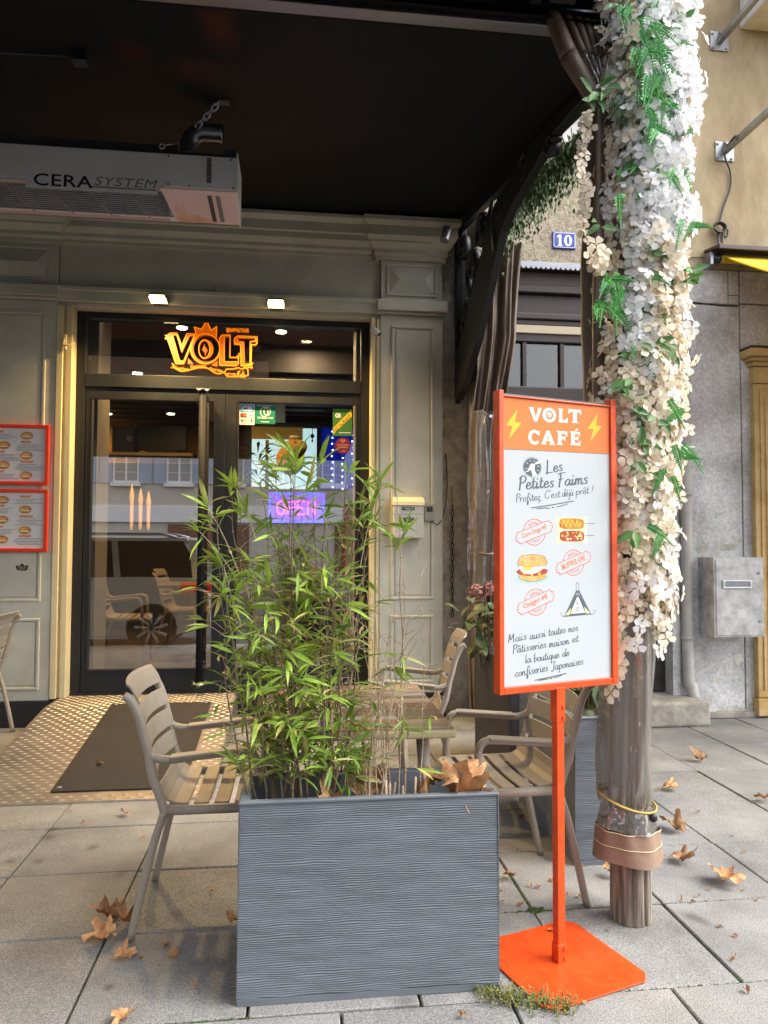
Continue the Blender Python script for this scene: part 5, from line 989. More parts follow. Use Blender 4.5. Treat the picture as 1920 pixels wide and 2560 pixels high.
def skirt(u, v, z0, z1, r0, r1):
    a = 2*PI*u; z = z0+(z1-z0)*v; r = r0+(r1-r0)*v+.007*math.sin(4*a+1)*(1-v)+(.004*v*math.sin(9*a+.6)); return (1.228+r*math.cos(a)*1.04, 2.64+r*math.sin(a), z+.005*math.sin(a*2+.5)*(1-v))
m_ = MB(); m_.grid(lambda u, v: skirt(u, v, .345, .425, .108, .088), 80, 12); m_.build('film_ruffle', 'film', post)
m_ = MB(); m_.grid(lambda u, v: skirt(u, v, .235, .345, .122, .108), 80, 10); m_.grid(lambda u, v: skirt(1-u, v, .236, .345, .119, .105), 80, 10); hem = m_.build('brown_hem', 'hemcloth', post)
m_ = MB()
for zz in (.292, .343):
    P = [skirt(u/60, (zz-.235)/.11, .235, .345, .1232, .1092) for u in range(61)]; m_.tube(P, .0012, 4, cap=False)
m_.build('seam_stitching', 'pcream', hem)
m_ = MB()
for k in range(3):
    P = []
    for i in range(61):
        a = 2*PI*i/60; q = wrap(i/60, .002); P.append((1.228+(.096+.004*k)*math.cos(a), 2.645+(.096+.004*k)*math.sin(a), .428+.028*math.cos(a+.3+.2*k)*-1+.006*k))
    m_.tube(P, .0042, 6, cap=False)
m_.build('cord', 'rope', post)
m_ = MB(); m_.ell((1.285, 2.552, .398), .015, .013, .016, 12, 8); m_.build('cord_lock', 'black', post)

# ================================================================== orange sign
sg = thing('sign_stand', 'bright orange metal sign stand with the cafe snack poster by the bamboo planter', 'sign', (.881, 2.404, 0), R(18))
def sp(name, m, boxes=None, mb=None, parent=None, bevel=.002):
    k = mb or MB()
    for b in boxes or []: k.box(*b)
    return k.build(name, m, parent or sg, world=False, bevel=bevel)
k = MB(); c = .035; a = .205; k.prism([(-a+c, -a), (a-c, -a), (a, -a+c), (a, a-c), (a-c, a), (-a+c, a), (-a, a-c), (-a, -a+c)], ((0, 0, .002), (1, 0, 0), (0, 1, 0)), .005); sp('base_plate', 'orange', mb=k, bevel=.0015)
sp('pole', 'orange', [(-.0175, .0115, -.0145, .0145, .007, .90)]); sp('upper_sleeve', 'orange', [(-.0205, .0145, -.0175, .0175, .785, .90)]); sp('foot_sleeve', 'orange', [(-.0205, .0145, -.0175, .0175, .0071, .065)])
for z in (.835, .80, .05, .02):
    k = MB(); k.cyl((.006, -.0175, z), (.006, -.0215, z), .0055, 8); sp('bolt', 'orange', mb=k, bevel=0)
Z0, Z1, U = .893, 1.866, .244
sp('side_rail', 'orange', [(-U, -U+.018, -.018, .018, Z0, Z1+.008)]); sp('side_rail', 'orange', [(U-.024, U, -.018, .018, Z0, Z1+.016)])
sp('bottom_rail', 'orange', [(-U+.0185, U-.0245, -.0165, .0165, Z0, Z0+.022)]); sp('top_rail', 'orange', [(-U+.0185, U-.0245, -.0145, -.009, Z1-.012, Z1-.006)]); sp('top_slot', 'darkgrey', [(-U+.0185, U-.0245, -.008, .012, Z1-.025, Z1)])
po = sp('poster', 'paper', [(-U+.0185, U-.0245, -.0085, .009, Z0+.0225, Z1-.0125)], bevel=0)
FRP = lambda k: ((0, -.0088-.00007*k, 0), (1, 0, 0), (0, 0, 1))
hd = MB(); hd.flat([(-U+.019, 1.683), (U-.025, 1.690), (U-.025, Z1-.013), (-U+.019, Z1-.013)], FRP(0)); header = hd.build('poster_header', 'porange', po, world=False)
ou = MB(); ou.stroke([(-U+.019, 1.6825), (U-.025, 1.6895)], .0015, FRP(1)); ou.build('header_line', 'pdark', po, world=False)
bl = MB()
bolt = [(.72, 1), (0, .44), (.42, .44), (.17, 0), (1, .57), (.57, .57)]
for (x0, z0, x1, z1) in ((-.212, 1.716, -.150, 1.817), (.124, 1.729, .187, 1.828)): bl = MB(); bl.flat([(x0+p[0]*(x1-x0), z0+p[1]*(z1-z0)) for p in bolt], FRP(2)); bl.build('lightning_bolt', 'pyellow', po, world=False)
GV = {'V': [[(0, 1), (.38, 1), (.38, .93), (.32, .91), (.54, .34), (.74, .91), (.68, .93), (.68, 1), (1, 1), (1, .94), (.63, 0), (.42, 0), (.02, .94)]],
 'L': [[(0, 1), (.52, 1), (.52, .94), (.42, .92), (.42, .19), (.78, .19), (.90, .36), (1, .36), (.97, 0), (0, 0), (0, .06), (.10, .08), (.10, .92), (0, .94)]],
 'T': [[(0, 1), (1, 1), (1.04, .66), (.95, .66), (.86, .82), (.67, .82), (.67, .08), (.78, .06), (.78, 0), (.24, 0), (.24, .06), (.35, .08), (.35, .82), (.15, .82), (.06, .66), (-.03, .66)]],
 'F': [[(0, 1), (.97, 1), (1, .68), (.92, .68), (.83, .82), (.42, .82), (.42, .58), (.68, .58), (.73, .68), (.80, .68), (.80, .32), (.73, .32), (.68, .42), (.42, .42), (.42, .08), (.54, .06), (.54, 0), (0, 0), (0, .06), (.10, .08), (.10, .92), (0, .94)]],
 'E': [[(0, 1), (.93, 1), (.96, .70), (.88, .70), (.80, .83), (.42, .83), (.42, .59), (.66, .59), (.71, .68), (.78, .68), (.78, .34), (.71, .34), (.66, .43), (.42, .43), (.42, .17), (.82, .17), (.91, .33), (1, .33), (.97, 0), (0, 0), (0, .06), (.10, .08), (.10, .92), (0, .94)], [(.45, 1.06), (.62, 1.06), (.80, 1.22), (.60, 1.22)]],
 'A': [[(.40, 1), (.60, 1), (.96, .08), (1.02, .06), (1.02, 0), (.60, 0), (.60, .06), (.68, .08), (.62, .26), (.35, .26), (.29, .08), (.37, .06), (.37, 0), (-.02, 0), (-.02, .06), (.04, .08)], None]}
hw = MB(); hl = MB()
def glyph(ch, x0, z0, w_, h_, kk):
    s = lambda p: (x0+p[0]*w_, z0+p[1]*h_)
    if ch in 'OC':
        a0, a1 = (0, 2*PI) if ch == 'O' else (R(38), R(322)); n = 36
        A = [s((.5+.5*math.cos(a0+(a1-a0)*i/n), .5+.53*math.sin(a0+(a1-a0)*i/n))) for i in range(n+1)]; B = [s((.52+.26*math.cos(a0+(a1-a0)*i/n), .5+.33*math.sin(a0+(a1-a0)*i/n))) for i in range(n+1)]
        o = FRP(kk)[0][1]; hw.add([(p[0], o, p[1]) for p in A+B], [(i, i+n+1, i+n+2, i+1) for i in range(n)]); hl.stroke(A, .0018, FRP(2), closed=False)
        if ch == 'C': hw.flat([s((.80, .98)), s((.92, .98)), s((.92, .64)), s((.80, .70))], FRP(kk+1))
        return
    for P in GV[ch]:
        if P is None: continue
        hw.flat([s(p) for p in P], FRP(kk)); hl.stroke([s(p) for p in P], .0022, FRP(2), closed=True)
    if ch == 'A':
        hl2.flat([s((.42, .40)), s((.575, .40)), s((.50, .68))], FRP(kk+1))
hl2 = MB()
for i, (ch, x0, x1) in enumerate((('V', -.121, -.070), ('O', -.066, -.010), ('L', -.001, .039), ('T', .043, .095))): glyph(ch, x0, 1.782+.0022*i, x1-x0, .046, 3)
for i, (ch, x0, x1) in enumerate((('C', -.124, -.075), ('A', -.071, -.016), ('F', -.007, .037), ('E', .049, .093))): glyph(ch, x0, 1.7055+.0022*i, x1-x0, .046, 3)
hw.build('header_lettering', 'pwhite', po, world=False); hl.build('letter_outline', 'ppeach', po, world=False); hl2.build('letter_counter', 'porange', po, world=False)
k = MB(); k.flat(circ(-.0375, 1.8085, .0125, .0135, 20), FRP(5)); k.build('emblem_ring', 'porange', po, world=False); k = MB(); k.flat(circ(-.0375, 1.8085, .0085, .0092, 18), FRP(6)); k.build('emblem', 'pwhite', po, world=False); k = MB(); k.stroke([(-.044, 1.804), (-.031, 1.812)], .0022, FRP(7)); k.stroke([(-.0385, 1.811), (-.0345, 1.802)], .002, FRP(8)); k.build('emblem_bolt', 'porange', po, world=False)
# fist emblem
k = MB(); cx, cz = -.1085, 1.6285; k.flat(circ(cx, cz, .0345, .030, 30), FRP(1), 0); k.stroke(circ(cx, cz, .0365, .0325, 36), .0011, FRP(1), 0, closed=True)
k.flat([(cx-.041, cz-.0215), (cx-.012, cz-.0135), (cx-.010, cz-.003), (cx+.006, cz+.008), (cx+.030, cz+.014), (cx+.041, cz+.0245), (cx+.014, cz+.018), (cx+.008, cz+.010), (cx-.012, cz-.000), (cx-.020, cz-.013)], FRP(2), 1)
k.flat([(cx-.006, cz-.006), (cx+.008, cz-.008), (cx+.020, cz-.027), (cx+.002, cz-.031)], FRP(3), 1); k.flat([(cx-.014, cz-.004), (cx-.008, cz+.009), (cx+.002, cz+.013), (cx+.010, cz+.007), (cx+.009, cz-.009), (cx-.006, cz-.011)], FRP(4), 1)
for j in range(3): k.stroke([(cx-.009+.005*j, cz-.002+.002*j), (cx-.005+.005*j, cz+.009)], .0009, FRP(5), 0)
for a in (40, 75, 110, 145, 195, 335, 10): a = R(a); k.stroke([(cx+.021*math.cos(a), cz+.019*math.sin(a)), (cx+.029*math.cos(a), cz+.026*math.sin(a))], .0016, FRP(4), 1)
k.build('fist_emblem', ['pdark', 'pwhite'], po, world=False)
k = MB()
script_text(k, 'Les', -.054, 1.6085, .018, 1.6235, .0195, .0058, FRP(1)); script_text(k, 'Petites', -.164, 1.5520, -.020, 1.5660, .0205, .0062, FRP(1)); script_text(k, 'Faims', -.006, 1.5685, .124, 1.583, .0205, .0062, FRP(1))
script_text(k, 'Profitez,', -.175, 1.5115, -.070, 1.5215, .0125, .0030, FRP(1)); script_text(k, "C'est", -.060, 1.5255, .006, 1.533, .0125, .0030, FRP(1)); script_text(k, 'déjà', .014, 1.534, .061, 1.540, .0125, .0030, FRP(1)); script_text(k, 'prêt', .071, 1.5425, .128, 1.549, .0125, .0030, FRP(1)); script_text(k, '!', .138, 1.552, .150, 1.553, .012, .0032, FRP(1))
k.build('poster_lettering', 'pdark', po, world=False); k = MB()
for (t_, x0, z0, x1, z1) in (('Mais', -.207, 1.0555, -.133, 1.0645), ('aussi', -.122, 1.0625, -.058, 1.0695), ('toutes', -.047, 1.0705, .025, 1.0785), ('nos', .036, 1.0785, .078, 1.0825), ('Pâtisseries', -.189, 1.0215, -.055, 1.0335), ('maison', -.044, 1.0325, .039, 1.0405), ('et', .051, 1.0435, .079, 1.0455), ('la', -.140, .9875, -.116, .9895), ('boutique', -.106, .9895, -.003, .9965), ('de', .010, .9985, .039, 1.0005), ('confiseries', -.180, .946, -.048, .9565), ('Japonaises', -.036, .957, .099, .9685)):
    script_text(k, t_, x0, z0, x1, z1, .0128, .0034, FRP(1))
    if t_ in ('nos', 'et', 'de', 'Japonaises'): k.build('poster_lettering', 'pdark', po, world=False); k = MB()
for (x0, z0, x1, z1) in ((-.113, 1.4935, .064, 1.5215), (-.101, .929, .026, .9425)):
    k = MB(); dx, dz = x1-x0, z1-z0; k.stroke([(x0, z0), (x0+dx*.5, z0+dz*.46), (x1, z1)], .0034, FRP(1)); k.stroke([(x0+dx*.12, z0-.002), (x0+dx*.3, z0+dz*.05), (x0+dx*.42, z0+dz*.02)], .0030, FRP(2)); k.flat(circ(x0+dx*.5, z0+dz*.12, .006, .002, 12), FRP(2)); k.stroke([(x0+dx*.58, z0+dz*.18), (x0+dx*.68, z0+dz*.32), (x0+dx*.85, z0+dz*.62)], .0028, FRP(2)); k.build('poster_flourish', 'pdark', po, world=False)
# price badges
def badge(cx, cz, words, x0, x1):
    k = MB(); rx, rz = .044, .043; k.stroke(circ(cx, cz, rx, rz, 40), .0022, FRP(1), 0, closed=True)
    for j in range(13):
        a = R(42+8*j); k.stroke([(cx+.55*rx*math.cos(a)*1.05, cz+.62*rz*math.sin(a)), (cx+(.70+.16*(j % 2))*rx*math.cos(a), cz+(.72+.14*(j % 2))*rz*math.sin(a))], .0018, FRP(1), 0); a += PI; k.stroke([(cx+.55*rx*math.cos(a)*1.05, cz+.62*rz*math.sin(a)), (cx+(.70+.16*(j % 2))*rx*math.cos(a), cz+(.72+.14*(j % 2))*rz*math.sin(a))], .0013, FRP(1), 0)
    c, s = math.cos(R(19)), math.sin(R(19)); T = lambda p: (cx+p[0]*c-p[1]*s, cz+p[0]*s+p[1]*c)
    lab = [T(p) for p in ((-.066, .019), (.066, .019), (.068, .012), (.076, .008), (.076, -.008), (.068, -.012), (.066, -.019), (-.066, -.019), (-.068, -.012), (-.076, -.008), (-.076, .008), (-.068, .012))]
    k.flat(lab, FRP(2), 1); k.stroke(lab, .0022, FRP(3), 0, closed=True)
    for q in (-.069, .069): k.flat(circ(*T((q, 0)), .0018, n=8), FRP(4), 0)
    fr = FRP(3); fr2 = ((T((-.052, -.010))[0], fr[0][1], T((-.052, -.010))[1]), (c, 0, s), (-s, 0, c)); k.text(words, fr2, (0, 0, .104, .022), 0, bold=.035)
    fr2 = ((T((-.052, -.010))[0], FRP(4)[0][1], T((-.052, -.010))[1]), (c, 0, s), (-s, 0, c)); k.text(words, fr2, (0.0006, .0008, .1034, .0202), 2, bold=.0)
    k.build('price_badge', ['pred', 'paper', 'ppeach'], po, world=False)
badge(-.101, 1.414, 'Corn Dogs 4€', 0, 0); badge(.060, 1.312, 'MUFFINS 4.9€', 0, 0); badge(-.0965, 1.184, 'Onigiri 4€', 0, 0)
# corn dogs on a paper tray
k = MB(); k.flat([(-.013, 1.468), (.0, 1.4665), (.105, 1.4665), (.120, 1.470), (.1165, 1.44), (.117, 1.40), (.121, 1.376), (.11, 1.379), (.0, 1.377), (-.012, 1.373), (-.009, 1.41), (-.0095, 1.44)], FRP(1), 0)
k.flat([(-.008, 1.464), (.103, 1.464), (.103, 1.381), (-.008, 1.381)], FRP(2), 1)
sq = lambda cx, cz, rx, rz, e=.55, n=40: [(cx+rx*abs(math.cos(a))**e*(1 if math.cos(a) > 0 else -1), cz+rz*abs(math.sin(a))**e*(1 if math.sin(a) > 0 else -1)) for a in [2*PI*i/n for i in range(n)]]
k.flat(sq(.053, 1.4435, .053, .0185), FRP(3), 2); k.flat(sq(.054, 1.4015, .052, .0185), FRP(3), 3)
k.stroke([(p.x, p.y) for p in smooth_line([(.012, 1.432, 0), (.020, 1.456, 0), (.030, 1.434, 0), (.037, 1.457, 0), (.048, 1.434, 0), (.054, 1.456, 0), (.068, 1.436, 0), (.076, 1.455, 0), (.085, 1.434, 0), (.092, 1.452, 0)], 4)], .0036, FRP(4), 4)
rq = random.Random(4)
for j in range(20): k.flat(circ(.012+.082*rq.random(), 1.388+.027*rq.random(), rq.uniform(.003, .007), rq.uniform(.002, .005), 7), FRP(4), rq.choice((4, 1, 0)))
for z in (1.4455, 1.4035): k.stroke([(.105, z), (.152, z+.001)], .0014, FRP(4), 5)
k.build('corn_dog_picture', ['ptan', 'pcream', 'pbrown', 'pbacon', 'pyellow', 'pdark'], po, world=False)
# muffin burger
k = MB(); k.flat([(p[0], p[1]) for p in circ(-.108, 1.262, .067, .017, 26)], FRP(1), 0)
k.flat([(-.166, 1.27), (-.155, 1.258), (-.125, 1.2515), (-.09, 1.252), (-.062, 1.259), (-.050, 1.271), (-.055, 1.276), (-.16, 1.276)], FRP(2), 1)
k.flat([(-.174, 1.286), (-.165, 1.276), (-.14, 1.271), (-.11, 1.268), (-.08, 1.271), (-.055, 1.277), (-.046, 1.288), (-.06, 1.293), (-.16, 1.293)], FRP(3), 2)
for (x, z) in ((-.12, 1.27), (-.09, 1.273), (-.150, 1.276)): k.flat([(x, z+.006), (x+.014, z+.009), (x+.010, z-.004)], FRP(4), 3)
k.flat([(-.162, 1.302), (-.155, 1.285), (-.13, 1.276), (-.105, 1.277), (-.08, 1.285), (-.062, 1.298), (-.064, 1.306), (-.16, 1.306)], FRP(5), 4); k.flat([(-.149, 1.302), (-.147, 1.293), (-.13, 1.288), (-.113, 1.291), (-.106, 1.301)], FRP(6), 3)
k.flat([(-.168, 1.308), (-.163, 1.328), (-.150, 1.337), (-.115, 1.340), (-.075, 1.338), (-.060, 1.333), (-.049, 1.312), (-.056, 1.304), (-.09, 1.301), (-.14, 1.302), (-.162, 1.304)], FRP(7), 1)
for P in ([(-.168, 1.308), (-.163, 1.328), (-.150, 1.337), (-.115, 1.340), (-.075, 1.338), (-.060, 1.333), (-.049, 1.312), (-.056, 1.304), (-.09, 1.301), (-.14, 1.302), (-.162, 1.304)], [(-.166, 1.27), (-.155, 1.258), (-.125, 1.2515), (-.09, 1.252), (-.062, 1.259), (-.050, 1.271)]): k.stroke(P, .0014, FRP(8), 5, closed=len(P) > 8)
k.stroke([(-.155, 1.331), (-.135, 1.326), (-.09, 1.326), (-.066, 1.330)], .0011, FRP(8), 5)
k.build('burger_picture', ['pblue', 'pcrust', 'pbacon', 'pyellow', 'pwhite', 'pdark'], po, world=False)
# rice triangle
k = MB(); k.flat([(.018, 1.131), (.134, 1.135), (.083, 1.218), (.070, 1.218)], FRP(1), 0); k.flat([(.044, 1.140), (.107, 1.142), (.079, 1.196), (.074, 1.196)], FRP(2), 1)
k.flat([(.022, 1.136), (.040, 1.137), (.048, 1.160)], FRP(2), 2); k.flat([(.129, 1.139), (.111, 1.139), (.104, 1.162)], FRP(2), 2); k.flat([(.046, 1.140), (.052, 1.140), (.060, 1.158), (.056, 1.158)], FRP(3), 3)
k.stroke([(.010, 1.148), (.004, 1.142), (.012, 1.133), (.03, 1.132)], .0014, FRP(3), 0); k.stroke([(.143, 1.149), (.152, 1.146), (.145, 1.137), (.130, 1.134)], .0014, FRP(3), 0); k.stroke([(.070, 1.218), (.070, 1.240), (.075, 1.245), (.081, 1.240), (.082, 1.218)], .0013, FRP(3), 0)
for z in (1.203, 1.208): k.stroke([(.068, z), (.085, z)], .0010, FRP(3), 1)
k.text('平', FRP(4), (.0665, 1.166, .0815, 1.181), 0, bold=.01); k.text('成', FRP(4), (.0665, 1.147, .0815, 1.163), 0, bold=.01)
k.build('rice_picture', ['pdark', 'pwhite', 'pcream', 'syellow'], po, world=False)

# ================================================================== menus on the left pilaster
def menu(lab, px0, py0, px1, py1, seed):
    a = at(px0, py0, 5.79); b = at(px1, py1, 5.79); x0, x1, z0, z1 = -2.30, b.x, b.z, a.z
    t = thing('menu_frame', lab, 'menu', ((x0+x1)/2, 5.80, z0), group='framed menus on the left pilaster')
    m_ = MB(); f_ = .027
    for bx in ((x0, x1, z0, z0+f_), (x0, x1, z1-f_, z1), (x0, x0+f_, z0+f_, z1-f_), (x1-f_, x1, z0+f_, z1-f_)): m_.box(bx[0], bx[1], 5.785, 5.812, bx[2], bx[3])
    m_.build('frame', 'redframe', t, bevel=.003)
    m_ = MB(); m_.box(x0+f_, x1-f_, 5.800, 5.811, z0+f_, z1-f_); m_.build('menu_sheet', 'menu', t)
    rr = random.Random(seed); fr = lambda q: ((0, 5.7992-.0004*q, 0), (1, 0, 0), (0, 0, 1)); d = MB(); h = MB(); pi_ = MB(); pc = MB(); pw = MB(); z = z1-f_-.02; side = seed % 2; n = 0
    L, Rr = x0+f_+.02, x1-f_-.015; mid = (L+Rr)/2
    while z > z0+f_+.06:
        tx = L+.02 if side else mid+.03; xw = rr.uniform(.07, .10); h.box(tx, tx+xw, 5.7985, 5.80, z-.016, z); zz = z-.026
        for q in range(rr.randint(4, 5)):
            w_ = rr.uniform(.12, .21); xs_ = min(tx-.01+rr.uniform(-.02, .02), Rr-w_); d.box(max(L, xs_), max(L, xs_)+w_, 5.799, 5.80, zz-.003, zz); zz -= .011
        cx = (mid+.07 if side else L+.10); cz = z-.035; q = rr.random()
        pi_ = MB(); pi_.flat(circ(cx, cz, .045, .030, 18), fr(1), 0); pi_.flat(circ(cx-.006, cz+.006, .036, .013, 14), fr(3), 1); pi_.flat(circ(cx, cz-.008, .040, .006, 14), fr(5), 2); pi_.build('dish_picture', ['pbrown', 'pcrust', 'pcream'], t)
        z -= rr.uniform(.066, .078); side = 1-side
    d.build('small_print', 'midgrey', t); h.build('dish_heading', 'ppeach', t)
menu('upper red framed menu on the left pilaster', 0, 1060, 120, 1213, 1); menu('lower red framed menu on the left pilaster', 0, 1222, 117, 1380, 4)

# ================================================================== neon sign and things inside
ne = thing('neon_sign', 'blue and pink neon OPEN sign hanging inside the right door', 'neon sign', (.02, 6.05, 1.65))
m_ = MB(); NY = 6.03; x0, x1, z0, z1 = -.195, .238, 1.542, 1.768
for P in ([(x0+.02, z1), (x0+.19, z1)], [(x0+.22, z1), (x1-.02, z1), (x1, z1-.02)], [(x0, z1-.02), (x0, z0+.12)], [(x0, z0+.10), (x0, z0+.02), (x0+.02, z0), (x0+.17, z0)], [(x0+.20, z0), (x1-.02, z0), (x1, z0+.02), (x1, z0+.08)], [(x1, z0+.10), (x1, z1-.04)]): m_.tube([(p[0], NY, p[1]) for p in P], .0065, 8)
m_.build('blue_tube', 'neonb', ne)
def letters(parent, y, x0, z0, w_, h_, r):
    LT = {'O': [circ(.5, .5, .42, .5, 16)+[(.92, .5)]], 'P': [[(.1, 0), (.1, 1), (.7, 1), (.88, .85), (.88, .65), (.7, .5), (.1, .5)]], 'E': [[(.85, 1), (.1, 1), (.1, 0), (.85, 0)], [(.1, .5), (.7, .5)]], 'N': [[(.1, 0), (.1, 1), (.85, 0), (.85, 1)]]}
    for i, ch in enumerate('OPEN'):
        m_ = MB()
        for P in LT[ch]: m_.tube([(x0+w_*(i*1.06+p[0]), y, z0+h_*p[1]) for p in P], r, 8)
        m_.build('pink_letter', 'neonp', parent)
letters(ne, NY, -.145, 1.60, .078, .105, .006)
m_ = MB(); m_.box(x0-.012, x1+.012, NY+.012, NY+.018, z0-.012, z1+.012); m_.build('backing', 'neonback', ne)
def room_light(name, loc, e, col, size=.4):
    l = bpy.data.lights.new(name, 'AREA'); l.size = size; l.energy = e; l.color = col; o = bpy.data.objects.new(name, l); COL.objects.link(o); o.location = loc; return o
room_light('room_lamp', (-1.4, 7.6, 2.92), 34, (1, .56, .20)); room_light('room_lamp', (.1, 6.7, 3.2), 12, (1, .72, .42), .09); room_light('shelf_lamp', (-2.9, 9.9, 2.95), 12, (1, .55, .10), .3)
for i, (px, py, Y, lab) in enumerate(((270, 1032, 7.6, 'lit round downlight in the dark cafe ceiling left of the handle'), (427, 1032, 7.75, 'lit round downlight in the dark cafe ceiling nearer the handle'), (343, 930, 0, 'lit downlight seen low in the transom left of the logo'), (455, 816, -1, 'lit downlight in the mauve ceiling above the logo crown'), (703, 826, -1, 'lit downlight in the mauve ceiling right of the logo'))):
    zc = 2.95 if Y >= 0 else 3.236
    d = _r*((px-960)/F_PX)-_u*((py-1280)/F_PX)+_f; t_ = (zc-HC)/d.z; p = d*t_; t = thing('downlight', lab, 'downlight', (p.x, p.y, zc), group='downlights inside the cafe')
    m_ = MB(); m_.cyl((p.x, p.y, zc), (p.x, p.y, zc-.012), .06, 16); m_.build('trim_ring', 'steel', t); m_ = MB(); m_.cyl((p.x, p.y, zc-.0125), (p.x, p.y, zc-.018), .045, 16); m_.build('lamp_face', 'spotface', t)
p = at(263, 850, 6.75); t = thing('track_spot', 'white cylindrical spotlight inside the transom at the left', 'spotlight', (p.x, 6.75, p.z)); m_ = MB(); m_.tube([(p.x-.01, 6.75, p.z+.06), (p.x+.012, 6.74, p.z-.06)], .034, 16); m_.build('barrel', 'plasticw', t); m_ = MB(); m_.tube([(p.x-.01, 6.75, p.z+.05), (p.x-.01, 6.75, 3.24)], .008, 8); m_.build('stem', 'plasticw', t)
# black screens on the shelf
a = at(280, 1065, 9.75); b = at(340, 1131, 9.75); t = thing('loudspeaker', 'black box loudspeaker on the lit shelf inside the cafe', 'loudspeaker', (a.x, 9.9, b.z)); m_ = MB(); m_.box(a.x, b.x-.02, 9.75, 10.05, 2.511, a.z); m_.build('cabinet', 'printdark', t, bevel=.01); m_ = MB(); q = at(322, 1096, 9.74); m_.box(q.x-.03, q.x+.03, 9.742, 9.75, q.z-.03, q.z+.03); m_.build('badge', 'midgrey', t)
a = at(342, 1062, 9.75); b = at(466, 1131, 9.75); t = thing('television', 'wide black television beside the loudspeaker on the lit shelf', 'television', (a.x, 9.9, b.z)); m_ = MB(); m_.box(a.x, b.x, 9.76, 9.84, 2.545, a.z); m_.build('screen', 'black', t, bevel=.008); m_ = MB(); m_.box((a.x+b.x)/2-.2, (a.x+b.x)/2+.2, 9.74, 9.95, 2.511, 2.5445); m_.build('foot', 'printdark', t)
# three glowing bodies standing in for bright streaks in the pane
for i, (px, py0, py1) in enumerate(((330, 1210, 1325), (352, 1220, 1325), (372, 1228, 1325))):
    a = at(px, py0, 8.9); b = at(px, py1, 8.9); t = thing('wall_lamp', ['tall left lamp of the three warm flame shaped lamps in the cafe', 'middle lamp of the three warm flame shaped lamps in the cafe', 'short right lamp of the three warm flame shaped lamps in the cafe'][i], 'lamp', (a.x, 8.9, b.z), group='warm flame shaped lamps inside the cafe')
    m_ = MB(); h = a.z-b.z; m_.tube([(a.x, 8.9, b.z+h*q) for q in (0, .1, .66, .70, .78, .9, 1)], [.016, .019, .022, .030, .026, .014, .003], 14); m_.build('shade', 'warmlamp', t)
# display at the back of the right side
dp = thing('backlit_display', 'pale blue backlit display with a bamboo blind inside the cafe', 'display', (-.1, 9.3, 1.2))
a = at(630, 1068, 9.2); b = at(800, 1210, 9.2); part('light_panel', 'panel', dp, [(a.x, b.x, 9.2, 9.24, b.z-.15, a.z)]); part('display_case', 'indark', dp, [(a.x-.1, b.x+.5, 9.245, 9.4, .2, a.z+.08)])
c_ = at(757, 1092, 9.14)
for k in range(7): part('blind_slat', 'blind', dp, [(a.x, c_.x, 9.13+.006*(k % 2), 9.15+.006*(k % 2), a.z-.022*k-.020, a.z-.022*k)])
q = at(668, 1100, 9.16); part('wood_post', 'ochre', dp, [(q.x-.02, q.x+.02, 9.15, 9.19, b.z-.2, a.z-.16)])
q = at(798, 1100, 9.16); part('wood_post', 'darkwood', dp, [(q.x-.03, q.x+.03, 9.15, 9.19, b.z-.2, a.z)])
q = at(781, 1080, 9.15); m_ = MB(); m_.tube([(q.x, 9.15, a.z), (q.x, 9.15, a.z-.16)], .004, 5); m_.ell((q.x, 9.15, a.z-.10), .025, .02, .03, 10, 6); m_.ell((q.x, 9.15, a.z-.16), .012, .012, .02, 8, 6); m_.build('hanging_charm', 'darkwood', dp)
bc = thing('blue_curtain', 'glossy blue curtain with fairy lights inside the right door', 'curtain', (.7, 9.1, 1.4)); a = at(803, 1068, 9.0); b = at(893, 1230, 9.0)
m_ = MB(); m_.grid(lambda u, v: (a.x+(b.x-a.x)*u, 9.0+.05*math.sin(u*30), b.z-.4+(a.z-b.z+.4)*v), 60, 6); m_.build('cloth', 'bluecurt', bc)
for k in range(34):
    s_ = k % 3; x = a.x+(b.x-a.x)*(.30+.28*s_+.02*math.sin(k)); z = a.z-.06-(k//3)*.075-.02*s_; m_ = MB(); m_.ell((x, 8.93, z), .011, .011, .011, 6, 4); m_.build('fairy_light', 'fairy', bc)
ct = thing('counter', 'dark display counter behind the right door', 'counter', (.1, 7.7, .2)); part('counter_body', 'indark', ct, [(-.48, .95, 7.45, 8.1, .2, 1.86)], .01); part('counter_top', 'darkgrey', ct, [(-.5, 1.0, 7.4, 8.15, 1.862, 1.90)], .006)
cp = thing('plush_toy', 'tan plush animal with a small pale hat on the counter inside', 'plush toy', (0, 7.75, 1.9)); q0 = at(738, 1120, 7.72)
m_ = MB(); m_.ell((q0.x, 7.74, q0.z), .115, .12, .105, 18, 12); m_.ell((q0.x+.05, 7.66, q0.z+.005), .075, .08, .07, 14, 10); m_.build('head', 'plush', cp); m_ = MB(); m_.ell((q0.x-.05, 7.78, q0.z-.12), .15, .14, .16, 18, 10); m_.build('body', 'plush', cp)
for s in (-1, 1): m_ = MB(); m_.ell((q0.x-.05+s*.06-.04, 7.74, q0.z+.085), .026, .02, .026, 10, 6); m_.build('ear', 'plushd', cp)
m_ = MB(); m_.tube([(q0.x-.005, 7.72, q0.z+.095), (q0.x-.005, 7.72, q0.z+.125)], [.06, .055], 16); m_.build('hat', 'pcream', cp)
m_ = MB(); m_.ell((q0.x+.075, 7.585, q0.z+.03), .014, .01, .01, 8, 6); m_.box(q0.x+.072, q0.x+.078, 7.58, 7.59, q0.z-.03, q0.z+.022); m_.build('nose', 'printdark', cp)
for s in (0, 1): m_ = MB(); m_.ell((q0.x-.005+s*.11, 7.615+.01*s, q0.z+.045), .008, .006, .008, 8, 6); m_.build('eye', 'printdark', cp)
